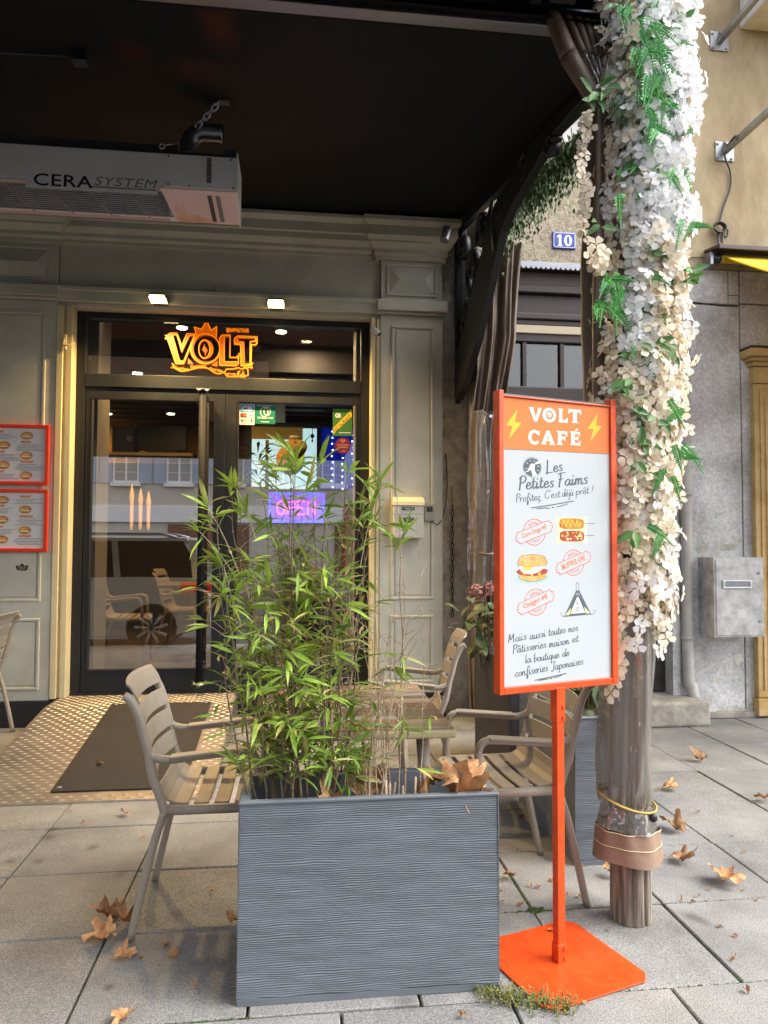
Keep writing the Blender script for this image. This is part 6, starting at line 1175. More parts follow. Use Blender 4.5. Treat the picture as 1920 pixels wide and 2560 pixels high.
pt = thing('potted_bamboo', 'small potted palm inside behind the right door', 'plant', (-.42, 8.6, 1.4)); m_ = MB(); m_.tube([(-.42, 8.6, 1.4), (-.42, 8.6, 2.0)], [.1, .13], 14); m_.build('pot', 'plushd', pt)
m_ = MB(); rz_ = random.Random(2)
for k in range(34):
    a = rz_.uniform(0, 6.28); e = rz_.uniform(.1, .8); L = rz_.uniform(.25, .5); b0 = Vector((-.42, 8.6, 2.0+.4*rz_.random())); d = Vector((math.cos(a)*math.cos(e), math.sin(a)*math.cos(e), math.sin(e))); s_ = d.cross(Vector((0, 0, 1))).normalized()*.02
    m_.add([b0, b0+d*L*.5+s_, b0+d*L*.5-s_, b0+d*L-Vector((0, 0, L*.3))], [(0, 1, 3, 2)])
m_.build('fronds', 'hydleaf', pt)

# ================================================================== flower garland on the post
gd = thing('flower_garland', 'garland of white and cream silk blossoms with ferns hanging down the wrapped post', 'garland', (1.25, 2.6, 2.0))
GLOC = Vector((1.25, 2.6, 2.0))
rg = random.Random(21)
def petals(rad, seed):
    rr = random.Random(seed); vs = []; fs = []; mi = []; n = 4
    for k in range(n):
        a = 2*PI*k/n+rr.uniform(-.15, .15); s_ = rad*rr.uniform(.9, 1.1); up = rr.uniform(-.25, .35); c, si = math.cos(a), math.sin(a)
        P = [(.10, 0, 0), (.5, .40, .10+up*.3), (.95, .34, up*.9-.02), (1.0, 0, up-.06), (.95, -.34, up*.9-.02), (.5, -.40, .10+up*.3), (.55, 0, .02+up*.3)]
        o = len(vs); vs += [((p[0]*c-p[1]*si)*s_, (p[0]*si+p[1]*c)*s_, p[2]*s_) for p in P]; fs += [(o, o+1, o+6), (o+1, o+2, o+6), (o+2, o+3, o+6), (o+3, o+4, o+6), (o+4, o+5, o+6), (o+5, o, o+6)]; mi += [0]*6
    o = len(vs); vs += [(rad*.22*math.cos(q), rad*.22*math.sin(q), .10*rad) for q in [i*PI/3 for i in range(6)]]+[(0, 0, .22*rad)]; fs += [(o+i, o+(i+1) % 6, o+6) for i in range(6)]; mi += [1]*6
    return vs, fs, mi
PET = [petals(.032, k) for k in range(6)]
FM = {}
def fmesh(kind, k):
    if (kind, k) not in FM:
        me = bpy.data.meshes.new('flower'); me.from_pydata(PET[k][0], [], PET[k][1]); me.materials.append(M[{'w': 'flowerw', 'c': 'flowerc', 'p': 'flowerp'}[kind]]); me.materials.append(M[{'w': 'flowerw', 'c': 'eyec', 'p': 'eyep'}[kind]]); me.polygons.foreach_set('material_index', PET[k][2]); me.polygons.foreach_set('use_smooth', [True]*len(PET[k][1])); me.update(); FM[(kind, k)] = me
    return FM[(kind, k)]
view = math.atan2(-2.6, -1.25)
FL = []; stems = MB()
def gaxis(z):
    return Vector((1.250+.075*max(0, min(1, (z-1.6)/1.6)), 2.60, z)), (.098+.018*max(0, min(1, (z-1.15)/.9)))
def fcol(s, z):
    pw = (.92 if s > -.1 else .55) if z > 2.45 else (.8 if -.4 < s < .3 else .15) if z > 2.0 else .12 if z > 1.25 else .22
    return 'w' if rg.random() < pw else ('p' if rg.random() < .45 else 'c')
NS = 52
for i in range(NS):
    off = -1.75+3.5*(i+.5)/NS+rg.uniform(-.05, .05); ang = view+off; s = math.sin(off)
    zend = rg.uniform(.98, 1.55)
    if i in (15, 16): zend = .84
    if i in (20, 27): zend = 1.0
    z = 3.72; rad_k = rg.uniform(.82, 1.12); path = []
    while z > zend:
        c, r = gaxis(z); r *= rad_k; wob = .018*math.sin(z*5+i*1.7); p = Vector((c.x+(r+wob)*math.cos(ang+.1*math.sin(z*3+i)), c.y+(r+wob)*math.sin(ang+.1*math.sin(z*3+i)), z)); path.append(p)
        den = .95
        if noise.noise((s*2.6+3, z*2.3, 4)) > .32 and z > 1.2: den = .5
        if abs(s+.12) < .26 and z > 2.75: den = .45
        if rg.random() < den:
            out = Vector((math.cos(ang), math.sin(ang), 0)); nrm = (out+Vector((rg.gauss(0, .45), rg.gauss(0, .45), rg.uniform(-.5, .75)))).normalized()
            FL.append((p+out*rg.uniform(-.005, .05)+Vector((rg.gauss(0, .012), rg.gauss(0, .012), rg.gauss(0, .012))), nrm, rg.uniform(0, 6.28), rg.uniform(.72, 1.12), fcol(s, z), rg.randrange(6)))
        z -= rg.uniform(.026, .044)
    path.append(path[-1]+Vector((0, 0, -.05))); stems.tube(path[::2]+[path[-1]], .0016, 4, cap=False)
# a loose pink strand on the left
for k in range(26):
    p = at(1462+6*math.sin(k*.5)+rg.uniform(-8, 8), 285+k*12.5, 2.5); FL.append((p, Vector((rg.gauss(-.2, .4), -1, rg.gauss(0, .4))).normalized(), rg.uniform(0, 6), rg.uniform(.6, .85), 'p' if k < 20 else 'c', rg.randrange(6)))
for (px, py) in ((1730, 820), (1722, 30), (1735, 60), (1745, 235), (1740, 300), (1500, 640), (1490, 610), (1505, 665), (1490, 670), (1478, 640), (1512, 630), (1490, 655)): FL.append((at(px, py, 2.46), Vector((rg.gauss(0, .4), -1, rg.gauss(0, .4))).normalized(), rg.uniform(0, 6), 1.0, 'w' if px > 1600 else 'c', rg.randrange(6)))
def fmat(p, nrm, roll, sc): return Matrix.Translation(p-GLOC) @ nrm.to_track_quat('Z', 'Y').to_matrix().to_4x4() @ Matrix.Rotation(roll, 4, 'Z') @ Matrix.Scale(sc, 4)
vd = Vector((math.cos(view), math.sin(view), 0))
FL.sort(key=lambda f: -((f[0]-Vector((1.25, 2.6, 0))).dot(vd)+.05*f[3]+(1 if .85 < f[0].z < 3.45 else 0)))
fm_ = {k: MB() for k in 'wcp'}
for i, (p, nrm, ro, sc_, kd, q) in enumerate(FL):
    if i < 290:
        o = bpy.data.objects.new('flower', fmesh(kd, q)); COL.objects.link(o); o.parent = gd; o.matrix_local = fmat(p, nrm, ro, sc_)
    else:
        T = fmat(p, nrm, ro, sc_); b = fm_[kd]; o_ = len(b.v); b.v.extend([tuple(T @ Vector(v)) for v in PET[q][0]])
        for f, mi in zip(PET[q][1], PET[q][2]): b.f.append([t+o_ for t in f]); b.mi.append(mi); b.sm.append(True)
allm = MB()
for kd, off in (('w', 0), ('c', 2), ('p', 4)):
    b = fm_[kd]; o_ = len(allm.v); allm.v += b.v; allm.f += [[t+o_ for t in f] for f in b.f]; allm.mi += [m+off for m in b.mi]; allm.sm += b.sm
tag(allm.build('blossom_mass', ['flowerw', 'flowerw', 'flowerc', 'eyec', 'flowerp', 'eyep'], gd, world=False), kind='stuff')
tag(stems.build('strand_stems', 'stemg', gd), kind='stuff')
m_ = MB(); m_.grid(lambda u, v: (lambda c, r: (c.x+r*.80*math.cos(2*PI*u), c.y+r*.80*math.sin(2*PI*u)+.02, c.z))(*gaxis(1.45+2.2*v)), 40, 30); lf = MB()
def silk_leaf(mb, p, d, L, wd, up=Vector((0, -1, .3))):
    d = d.normalized(); s = d.cross(up).normalized()*wd; n_ = s.cross(d).normalized()*L*.12
    mb.add([p, p+d*L*.3+s*.9+n_, p+d*L*.7+s*.7+n_, p+d*L, p+d*L*.7-s*.7+n_, p+d*L*.3-s*.9+n_, p+d*L*.3, p+d*L*.7], [(0, 1, 6), (1, 2, 7, 6), (2, 3, 7), (3, 4, 7), (4, 5, 6, 7), (5, 0, 6)], 0, True)
def fern(mb, p, d, L, droop=.4):
    d = d.normalized(); n = 15
    for k in range(n):
        t = k/n; c = p+d*L*t+Vector((0, 0, -droop*L*t*t)); tg = (d+Vector((0, 0, -2*droop*t))).normalized(); s = tg.cross(Vector((.44, .9, 0))).normalized(); w_ = L*.23*math.sin(PI*min(1, .18+.82*t))**.7*(1.05-t*.75); h = L/n*.38
        for sg in (1, -1):
            e = c+s*sg*w_+tg*w_*.45+Vector((rg.gauss(0, .003), rg.gauss(0, .003)-.004, 0)); mb.add([c-tg*h*.4, c+s*sg*w_*.5+tg*w_*.05-tg*h, e, c+s*sg*w_*.5+tg*w_*.30+tg*h*.7, c+tg*h*.5], [(0, 1, 2, 3, 4)])
    mb.tube([p, p+d*L*.5+Vector((0, 0, -droop*L*.25)), p+d*L+Vector((0, 0, -droop*L))], .0022, 4, cap=False)
nf = 0
for (px, py, n_) in ((1560, 20, 5), (1610, 60, 6), (1640, 110, 7), (1640, 190, 7), (1640, 260, 6), (1600, 130, 4), (1615, 240, 5), (1625, 310, 4), (1690, 430, 3), (1560, 480, 2), (1715, 560, 3), (1525, 690, 6), (1515, 760, 6), (1545, 730, 3), (1690, 1010, 2), (1690, 1130, 3), (1680, 1180, 2), (1640, 1330, 2)):
    for k in range(n_):
        p = at(px+rg.uniform(-22, 22), py+rg.uniform(-18, 18), 2.425+rg.uniform(-.03, .03)); m_f = MB(); fern(m_f, p, Vector((rg.uniform(-.6, .6), rg.uniform(-.5, .1), rg.uniform(-1.2, .1))), rg.uniform(.05, .105), rg.uniform(.1, .7)); m_f.build('fern_frond', 'fern', gd)
for (px, py, n_) in ((1550, 10, 4), (1480, 230, 5), (1505, 215, 5), (1495, 250, 4), (1700, 40, 3), (1640, 440, 2), (1725, 330, 2), (1500, 560, 3), (1620, 620, 3), (1720, 680, 5), (1730, 700, 3), (1570, 950, 5), (1590, 990, 5), (1585, 1030, 3), (1640, 870, 4), (1690, 880, 3), (1600, 1100, 4), (1600, 1160, 3), (1590, 1330, 3), (1690, 700, 2), (1640, 1050, 3)):
    for k in range(n_):
        p = at(px+rg.uniform(-14, 14), py+rg.uniform(-12, 12), 2.44+rg.uniform(-.02, .03)); m_f = MB(); silk_leaf(m_f, p, Vector((rg.uniform(-1, 1), rg.uniform(-.4, .1), rg.uniform(-1, .4))), rg.uniform(.045, .075), rg.uniform(.011, .017)); m_f.build('silk_leaf', 'leafg', gd)

bk = MB()
for k in range(1500):
    z = rg.uniform(1.3, 3.72); c, r = gaxis(z); a = view+rg.uniform(-1.7, 1.7); o_ = Vector((math.cos(a), math.sin(a), 0)); silk_leaf(bk, c+o_*r*rg.uniform(.5, .8), o_*.5+Vector((rg.gauss(0, .7), rg.gauss(0, .7), rg.uniform(-1, .4))), rg.uniform(.03, .06), rg.uniform(.007, .012), o_)
fk = MB()
for k in range(150):
    s_ = rg.gauss(-.1, .28); z = rg.choice((rg.uniform(2.75, 3.6), rg.uniform(2.75, 3.6), rg.uniform(1.5, 2.7))); c, r = gaxis(z); a = view+s_; o_ = Vector((math.cos(a), math.sin(a), 0)); fern(fk, c+o_*r*rg.uniform(.85, 1.12), o_*.3+Vector((rg.gauss(0, .6), rg.gauss(0, .3), rg.uniform(-1, .5))), rg.uniform(.06, .11), .4)
tag(fk.build('fern_mass', 'fern', gd), kind='stuff')
tag(bk.build('foliage_mass', 'leafg', gd), kind='stuff')

# ================================================================== bamboo
bb = thing('bamboo_plant', 'leafy green bamboo clump with bare dry canes growing in the front planter', 'bamboo', (.1, 2.42, .53)); BLOC = Vector((.1, 2.42, .53))
rb = random.Random(11)
LV = []
def leaf_mesh(w_):
    vs = [(0, 0, 0), (.30, .5*w_, .03), (.30, 0, 0), (.30, -.5*w_, .03), (.65, .42*w_, -.01), (.65, 0, -.04), (.65, -.42*w_, -.01), (1, 0, -.14)]
    return vs, [(0, 2, 1), (0, 3, 2), (1, 2, 5, 4), (2, 3, 6, 5), (4, 5, 7), (5, 6, 7)]
BL = [leaf_mesh(w_) for w_ in (.11, .135, .16)]
def twig_leaves(p, d, n, far=False):
    for k in range(n):
        dd = (d+Vector((rb.gauss(0, .55), rb.gauss(0, .5), rb.gauss(-.15, .4)))).normalized(); LV.append((p, dd, rb.uniform(.055, .108), rb.gauss(0, .6), rb.randrange(3), rb.random() < (.13 if p.z > .9 else .2)))
def culm(root, tip, rad, bow, leafy, z_leaf, mkey, name='culm', dens=1.0):
    n = 9; P = []
    for k in range(n+1):
        t = k/n; q = root.lerp(tip, t); q = q+Vector((bow[0]*math.sin(PI*t)+.006*rb.uniform(-1, 1), bow[1]*math.sin(PI*t), 0)); P.append(q)
    m_ = MB(); Q = smooth_line(P, 3); m_.tube(Q, [rad*(1-.7*i/len(Q)) for i in range(len(Q))], 6)
    for q in P[1:-1]: m_.tube([q-Vector((0, 0, .003)), q+Vector((0, 0, .003))], rad*1.15, 6)
    m_.build(name, mkey, bb)
    return P
def twig(mb, p, az, el, L, rad=.0011, kink=.3):
    d = Vector((math.cos(az)*math.cos(el), math.sin(az)*math.cos(el), math.sin(el))); m = p+d*L*.5+Vector((0, 0, L*.06)); e = p+d*L+Vector((rb.gauss(0, kink*L*.3), rb.gauss(0, kink*L*.3), rb.gauss(0, kink*L*.3)))
    mb.tube([p, m, e], [rad, rad*.8, rad*.5], 4, cap=False); return e, (e-m).normalized()
tw = MB()
specs = []
for k in range(20):
    x = rb.uniform(-.10, .14); tx = x*1.2-.035+rb.gauss(0, .05); h = rb.uniform(1.12, 1.55); specs.append((x, tx, h))
specs += [(-.10, -.235, 1.46), (-.06, -.20, 1.52), (.0, -.02, 1.68), (.03, .0, 1.60), (.10, .17, 1.60), (.12, .235, 1.57), (.08, .20, 1.50), (-.12, -.22, 1.30), (.05, .10, 1.45), (-.05, -.10, 1.55)]
for (x, tx, h) in specs:
    y = rb.uniform(2.34, 2.46); root = Vector((x, y, .525)); tip = Vector((tx, y+rb.gauss(0, .05), h)); P = culm(root, tip, rb.uniform(.0030, .0046), (rb.gauss(0, .02), rb.gauss(0, .02)), True, .6, 'culm')
    for q in range(1, 40):
        t = q/40; z = root.z+(tip.z-root.z)*t
        if z < .62: continue
        i = min(int(t*9), 8); p = P[i].lerp(P[i+1], t*9-i); dens = .56 if z < 1.25 else .36
        if tip.z > 1.5 and z > 1.42: dens = .55
        if rb.random() < dens:
            az = rb.uniform(0, 2*PI); L = rb.uniform(.03, .10)*(1.0 if z > .8 else .8); e, d = twig(tw, p, az, rb.uniform(.1, .9), L); twig_leaves(e, d, rb.choice((1, 2, 2, 3)))
            if rb.random() < .3: e2, d2 = twig(tw, p.lerp(e, .6), az+rb.uniform(-1, 1), rb.uniform(-.2, .8), L*.7); twig_leaves(e2, d2, rb.choice((1, 2)))
    twig_leaves(tip, Vector((rb.gauss(0, .4), 0, .5)), 4)
# long side shoots on the left
for (px, py, px2, py2) in ((600, 1440, 520, 1270), (610, 1480, 500, 1330), (640, 1350, 590, 1220), (590, 1560, 560, 1420), (930, 1350, 950, 1205), (900, 1420, 935, 1260), (735, 1250, 740, 1150), (750, 1260, 800, 1160), (690, 1300, 690, 1180), (980, 1420, 1010, 1330)):
    a = at(px, py, 2.36); b = at(px2, py2, 2.34); tw.tube(smooth_line([a, a.lerp(b, .5)+Vector((0, 0, .015)), b], 4), [.0016]*9, 5, cap=False)
    for k in range(9): t = rb.uniform(.25, 1); twig_leaves(a.lerp(b, t), (b-a).normalized()*.6+Vector((rb.gauss(0, .6), rb.gauss(0, .3), rb.gauss(0, .4))), 1)
    twig_leaves(b, (b-a).normalized(), 5)
tag(tw.build('twigs', 'dryculm', bb), kind='stuff')
# dry bare canes on the right
dt = MB()
for k, (x, tx, h) in enumerate([(.36, .335, 1.56), (.345, .36, 1.30), (.405, .395, 1.48), (.30, .24, 1.22), (.27, .21, 1.18), (.29, .33, 1.1), (.25, .27, 1.25), (.23, .30, 1.05), (.32, .20, 1.02), (.21, .18, 1.3), (.26, .36, .95), (.31, .27, 1.35), (.24, .22, .9), (.28, .38, 1.15), (.20, .25, 1.42), (.33, .29, .98), (.22, .33, 1.2), (.17, .22, 1.1), (.19, .15, 1.25)]):
    y = rb.uniform(2.35, 2.44); root = Vector((x, y, .525)); tip = Vector((tx, y+rb.gauss(0, .03), h)); P = culm(root, tip, .0042 if k == 0 else rb.uniform(.0017, .003), (rb.gauss(0, .012), 0), False, 0, 'dryculm', 'dry_cane')
    for q in range(2, 9):
        if rb.random() < .8:
            p = P[q]; e, d = twig(dt, p, rb.choice((0, PI))+rb.gauss(0, .5), rb.uniform(.2, 1.1), rb.uniform(.03, .11), .0012, .7)
            for _ in range(2):
                if rb.random() < .7: e2, d2 = twig(dt, e, rb.uniform(0, 6.28), rb.uniform(-.3, 1.1), rb.uniform(.02, .06), .0009, .8)
            if rb.random() < .14: twig_leaves(e, d, 2)
for (px, py) in ((1075, 1790), (1010, 1800), (1005, 1640), (985, 1665), (1015, 1830), (880, 1890), (935, 1820), (830, 1910), (870, 1960)):
    for _ in range(2): twig_leaves(at(px, py, 2.36), Vector((rb.uniform(-1, 1), -.3, rb.uniform(-.8, .3))), 2)
tag(dt.build('dry_twigs', 'dryculm', bb), kind='stuff')
for k in range(8):
    x = .285+.022*k+rb.uniform(-.012, .012); h = rb.uniform(.03, .12); m_ = MB(); y = rb.uniform(2.34, 2.42); m_.tube([(x, y, .525), (x+rb.gauss(0, .006), y, .54+h)], [.0042, .0036], 7); m_.build('cane_stub', 'dryculm', bb)
LV.sort(key=lambda f: f[0].y-f[2]*.6)
lm = {}
mass = MB()
for i, (p, d, L, ro, q, yl) in enumerate(LV):
    T = Matrix.Translation(p-BLOC) @ d.to_track_quat('X', 'Z').to_matrix().to_4x4() @ Matrix.Rotation(ro, 4, 'X') @ Matrix.Scale(L, 4)
    if i < 295:
        key = (q, yl)
        if key not in lm:
            me = bpy.data.meshes.new('bamboo_leaf'); me.from_pydata(BL[q][0], [], BL[q][1]); me.materials.append(M['bamboo2' if yl else 'bamboo1']); me.polygons.foreach_set('use_smooth', [True]*6); me.update(); lm[key] = me
        o = bpy.data.objects.new('leaf', lm[key]); COL.objects.link(o); o.parent = bb; o.matrix_local = T
    else:
        o_ = len(mass.v); mass.v.extend([tuple(T @ Vector(v)) for v in BL[q][0]])
        for f in BL[q][1]: mass.f.append([t+o_ for t in f]); mass.mi.append(1 if yl else 0); mass.sm.append(True)
tag(mass.build('leaf_mass', ['bamboo1', 'bamboo2'], bb, world=False), kind='stuff')

# ================================================================== hydrangeas in the rear planters
def hydrangea(lab, cx, cy, z0, h, sx, sy, n, heads, seed):
    rr = random.Random(seed); t = thing('hydrangea', lab, 'plant', (cx, cy, z0))
    for k in range(6): m_ = MB(); m_.tube([(cx+rr.gauss(0, sx*.3), cy+rr.gauss(0, sy*.4), z0-.08), (cx+rr.gauss(0, sx*.5), cy+rr.gauss(0, sy*.5), z0+h*.8)], [.005, .003], 5); m_.build('stem', 'culm', t)
    for k in range(n):
        p = Vector((cx+rr.gauss(0, sx*.55), cy+rr.gauss(0, sy*.6), z0+h*rr.random()**.8)); d = Vector((rr.uniform(-1, 1), rr.uniform(-1, .4), rr.uniform(-.6, .5))).normalized(); L = rr.uniform(.07, .12); s_ = d.cross(Vector((rr.gauss(0, .3), rr.gauss(0, .3), 1))).normalized(); n_ = s_.cross(d).normalized(); m_ = MB()
        pr = [0, .26, .36, .33, .2, 0]
        vs = []
        for j in range(6):
            q = j/5; c = p+d*L*q-Vector((0, 0, L*.35*q*q)); vs += [c+s_*L*pr[j]+n_*L*.10*pr[j]*3, c, c-s_*L*pr[j]+n_*L*.10*pr[j]*3]
        m_.add(vs, [(3*j+a, 3*j+a+1, 3*j+a+4, 3*j+a+3) for j in range(5) for a in (0, 1)], 0, True); m_.build('leaf', 'hydleaf', t)
    for (hx, hy, hz, r) in heads:
        m_ = MB()
        for k in range(120):
            a = rr.uniform(0, 6.28); e = rr.uniform(-.6, 1.5); q = Vector((math.cos(a)*math.cos(e), math.sin(a)*math.cos(e), math.sin(e))); c = Vector((hx, hy, hz))+q*r*rr.uniform(.75, 1.05); u_ = q.orthogonal().normalized()*.012; v_ = q.cross(u_)
            m_.add([c+u_, c+v_+q*.004, c-u_, c-v_+q*.004], [(0, 1, 2, 3)])
        m_.build('bloom', 'hydflower', t)
hydrangea('hydrangea with faded reddish blooms in the dark planter by the curtain', 1.22, 4.62, .66, .36, .13, .16, 60, [(1.14, 4.55, 1.06, .055), (1.22, 4.52, 1.08, .05)], 5)
hydrangea('low hydrangea wilting in the planter behind the wrapped post', 1.33, 3.30, .58, .24, .09, .16, 46, [], 8)

# ================================================================== dry leaves
def dry_leaf(size, curl, seed, fold=.0, cr=1.0):
    rr = random.Random(seed); m_ = MB(); n = 44; rings = 5; ph = rr.uniform(0, 6)
    lob = [(90, 1.0), (38, .85), (142, .85), (-12, .62), (192, .62)]
    def rad(a):
        b = .44
        for (c, h) in lob:
            da = abs((math.degrees(a)-c+180) % 360-180); b = max(b, h*max(0, 1-(da/46)**1.4))
        b *= 1+.10*math.sin(a*11+seed)+.05*math.sin(a*23)
        if abs((math.degrees(a)-270+180) % 360-180) < 14: b = .12
        return b
    vs = [(0, 0, 0)]
    for k in range(1, rings+1):
        for i in range(n):
            a = 2*PI*i/n; r = rad(a)*k/rings; x, y = r*math.cos(a), r*math.sin(a)
            z = curl*(x*math.cos(ph)+y*math.sin(ph))**2+cr*.22*noise.noise((x*2.2+seed, y*2.2, 1.3))*(1+abs(curl))+cr*.10*noise.noise((x*6, y*6+seed, 0))+cr*.05*noise.noise((x*14, y*14+seed, 3))+fold*abs(x)+.05*r*math.sin(a*5+ph)
            vs.append((x*(1-.25*abs(curl)*abs(x)), y, z))
    fs = [(0, 1+i, 1+(i+1) % n) for i in range(n)]+[(1+(k-1)*n+i, 1+k*n+i, 1+k*n+(i+1) % n, 1+(k-1)*n+(i+1) % n) for k in range(1, rings) for i in range(n)]
    zm = min(v[2] for v in vs); vs = [(v[0]*size, v[1]*size, (v[2]-zm)*size) for v in vs]
    m_.add(vs, fs, 0, True); m_.tube([(0, -.05*size, (.03-zm)*size), (.06*size, -.5*size, (.05-zm)*size+.0), (.02*size, -.85*size, (.02-zm)*size+.01)], .012*size, 5); return m_
def put_leaf(lab, p, size, curl, rot, seed, fold=.0, group=None, cr=1.0):
    m_ = dry_leaf(size*1.15, curl, seed, fold, cr); o = m_.build('fallen_leaf', 'dryleaf', world=False); o.location = (p[0], p[1], p[2]+.002); o.rotation_euler = rot; tag(o, lab, 'dry leaf', group); return o
LFS = [(1755, 1900, .062, .9, 'curled dry leaf on the paving nearest the grey wall step'), (1675, 1972, .060, .7, 'dry leaf lying just right of the wrapped post at knee height of the wrap'), (1690, 2075, .085, .7, 'long loosely curled dry leaf right of the post cord'), (1700, 2150, .075, .6, 'twisted dry leaf touching the biggest leaf on the right paving'), (1800, 2195, .095, .45, 'largest dry plane leaf lying open on the right paving'), (1908, 1998, .055, .8, 'dry leaf cut off by the right edge of the paving'),
 (270, 2300, .075, .6, 'upright dry leaf left of the left chair foot'), (318, 2310, .075, 1.2, 'folded dry leaf leaning on the left chair foot'), (268, 2345, .070, .5, 'flat dry leaf below the others at the left chair foot'), (305, 2398, .050, .8, 'crumpled dry leaf in front of the left chair foot'), (432, 2397, .024, .8, 'small dry leaf on the slab right of the left chair foot'), (228, 1917, .028, .6, 'small pale dry leaf on the door mat'), (314, 2035, .034, .9, 'narrow dry leaf on the slab in front of the ramp lip'), (580, 2307, .032, 1.0, 'small dry leaf against the left side of the front planter'), (318, 2545, .045, .4, 'pale dry leaf at the bottom edge of the picture'), (1270, 2190, .040, .6, 'dry leaf lying right of the front planter on the joint'), (1525, 2190, .040, 1.0, 'dry leaf standing behind the foot of the wooden post'), (1305, 2048, .026, 1.1, 'small dry leaf under the right chair')]
rl = random.Random(9)
for i, (px, py, sz, cu, lab) in enumerate(LFS):
    p = gr(px, py, .012 if i != 11 else .1)
    if i == 11: p = Vector((-1.12, 4.55, RZ(4.55)+.009))
    put_leaf(lab, p, sz, cu, (rl.uniform(-.2, .2) if i not in (6, 7) else .5, rl.uniform(-.3, .3), rl.uniform(0, 6.28)), i+3, fold=rl.uniform(0, .5))
put_leaf('big crumpled dry leaf in the right corner of the front planter', (.50, 2.36, .545), .105, .5, (.5, .35, .3), 40, .25, cr=2.2); put_leaf('curled dry leaf beside the big one in the right end of the front planter', (.55, 2.38, .548), .095, .7, (.6, -.4, 1.6), 41, .3, cr=2.2); put_leaf('crumpled dry leaf left of the big one in the right end of the front planter', (.455, 2.39, .54), .09, .5, (.55, .2, 4.0), 48, .2, cr=2.2)
put_leaf('dry leaf standing upright behind the bare canes in the front planter', (.225, 2.45, .58), .10, .5, (1.3, .1, .4), 42, .2); put_leaf('dry leaf lying at the front of the planter beside the bamboo stems', (.12, 2.335, .548), .07, .8, (.5, 0, 2.2), 43, .4); put_leaf('small dry leaf at the left end of the front planter', (-.10, 2.34, .55), .028, 1.0, (.4, .2, 1.0), 44); put_leaf('dry leaf caught high among the bamboo stems', (.03, 2.36, 1.24), .055, .9, (1.4, .4, .7), 45, .5)
# scraps
scr = [(1380, 2330), (1445, 2240), (1300, 2260), (1325, 2215), (1345, 2217), (1255, 2255), (1250, 2230), (1705, 2250), (1730, 2255), (1775, 2225), (1745, 2240), (1860, 2225), (1840, 2340), (1795, 2315), (1830, 2400), (1870, 2480), (1520, 2325), (1460, 2505), (1415, 2235), (1190, 2470), (1225, 2500), (175, 2030), (358, 2095), (205, 2058), (410, 2365), (445, 2380), (420, 2360), (350, 2395), (487, 2465), (1640, 1975), (1830, 2090), (1745, 2030), (1290, 2125), (1460, 2165), (1375, 2200), (1890, 2250), (1390, 2320), (1160, 2540), (530, 2230), (310, 2245), (1862, 2130)]
for i, (px, py) in enumerate(scr):
    k = dry_leaf(rl.uniform(.010, .020), rl.uniform(.4, 1.5), 60+i % 7); o = k.build('leaf_scrap', 'dryleaf', world=False); p = gr(px, py, .004); o.location = p; o.rotation_euler = (rl.uniform(-.3, .3), rl.uniform(-.3, .3), rl.uniform(0, 6)); reg = 'beside the wooden post' if px > 1230 and py < 2290 and px < 1560 else 'on the open paving at the right' if px > 1560 else 'around the orange sign plate' if px > 1230 else 'at the front edge of the planter' if px > 1000 else 'on the slab before the left chair' if py > 2200 else 'near the ramp lip'
    tag(o, 'small brown leaf scrap lying '+reg, 'leaf scrap', 'small leaf scraps '+reg)
for (px, py) in ((402, 1996), (455, 1995)):
    pass
# weeds at the planter foot
wd = MB(); rw = random.Random(6)
for k in range(520):
    u = rw.random(); p = gr(1200+230*u+rw.gauss(0, 14), 2478+45*u**.7+rw.gauss(0, 12), 0); a = rw.uniform(0, 6.28); h = rw.uniform(.006, .034); t_ = rw.uniform(.1, .9); d = Vector((math.cos(a)*t_, math.sin(a)*t_, 1)).normalized(); s_ = Vector((-math.sin(a), math.cos(a), 0))*.0016; wd.add([p-s_, p+s_, p+d*h+s_*.6, p+d*h-s_*.6], [(0, 1, 2, 3)])
    for q in range(3): c = p+d*h*rw.uniform(.4, 1); b = rw.uniform(0, 6.28); v = Vector((math.cos(b), math.sin(b), .3))*rw.uniform(.004, .009); w_ = Vector((-math.sin(b), math.cos(b), 0))*.0022; wd.add([c, c+v*.5+w_, c+v, c+v*.5-w_], [(0, 1, 2, 3)])
tag(wd.build('weeds', 'weed', loc=(.9, 2.2, 0)), 'low patch of weeds at the corner of the front planter and sign plate', 'weeds', kind='stuff')

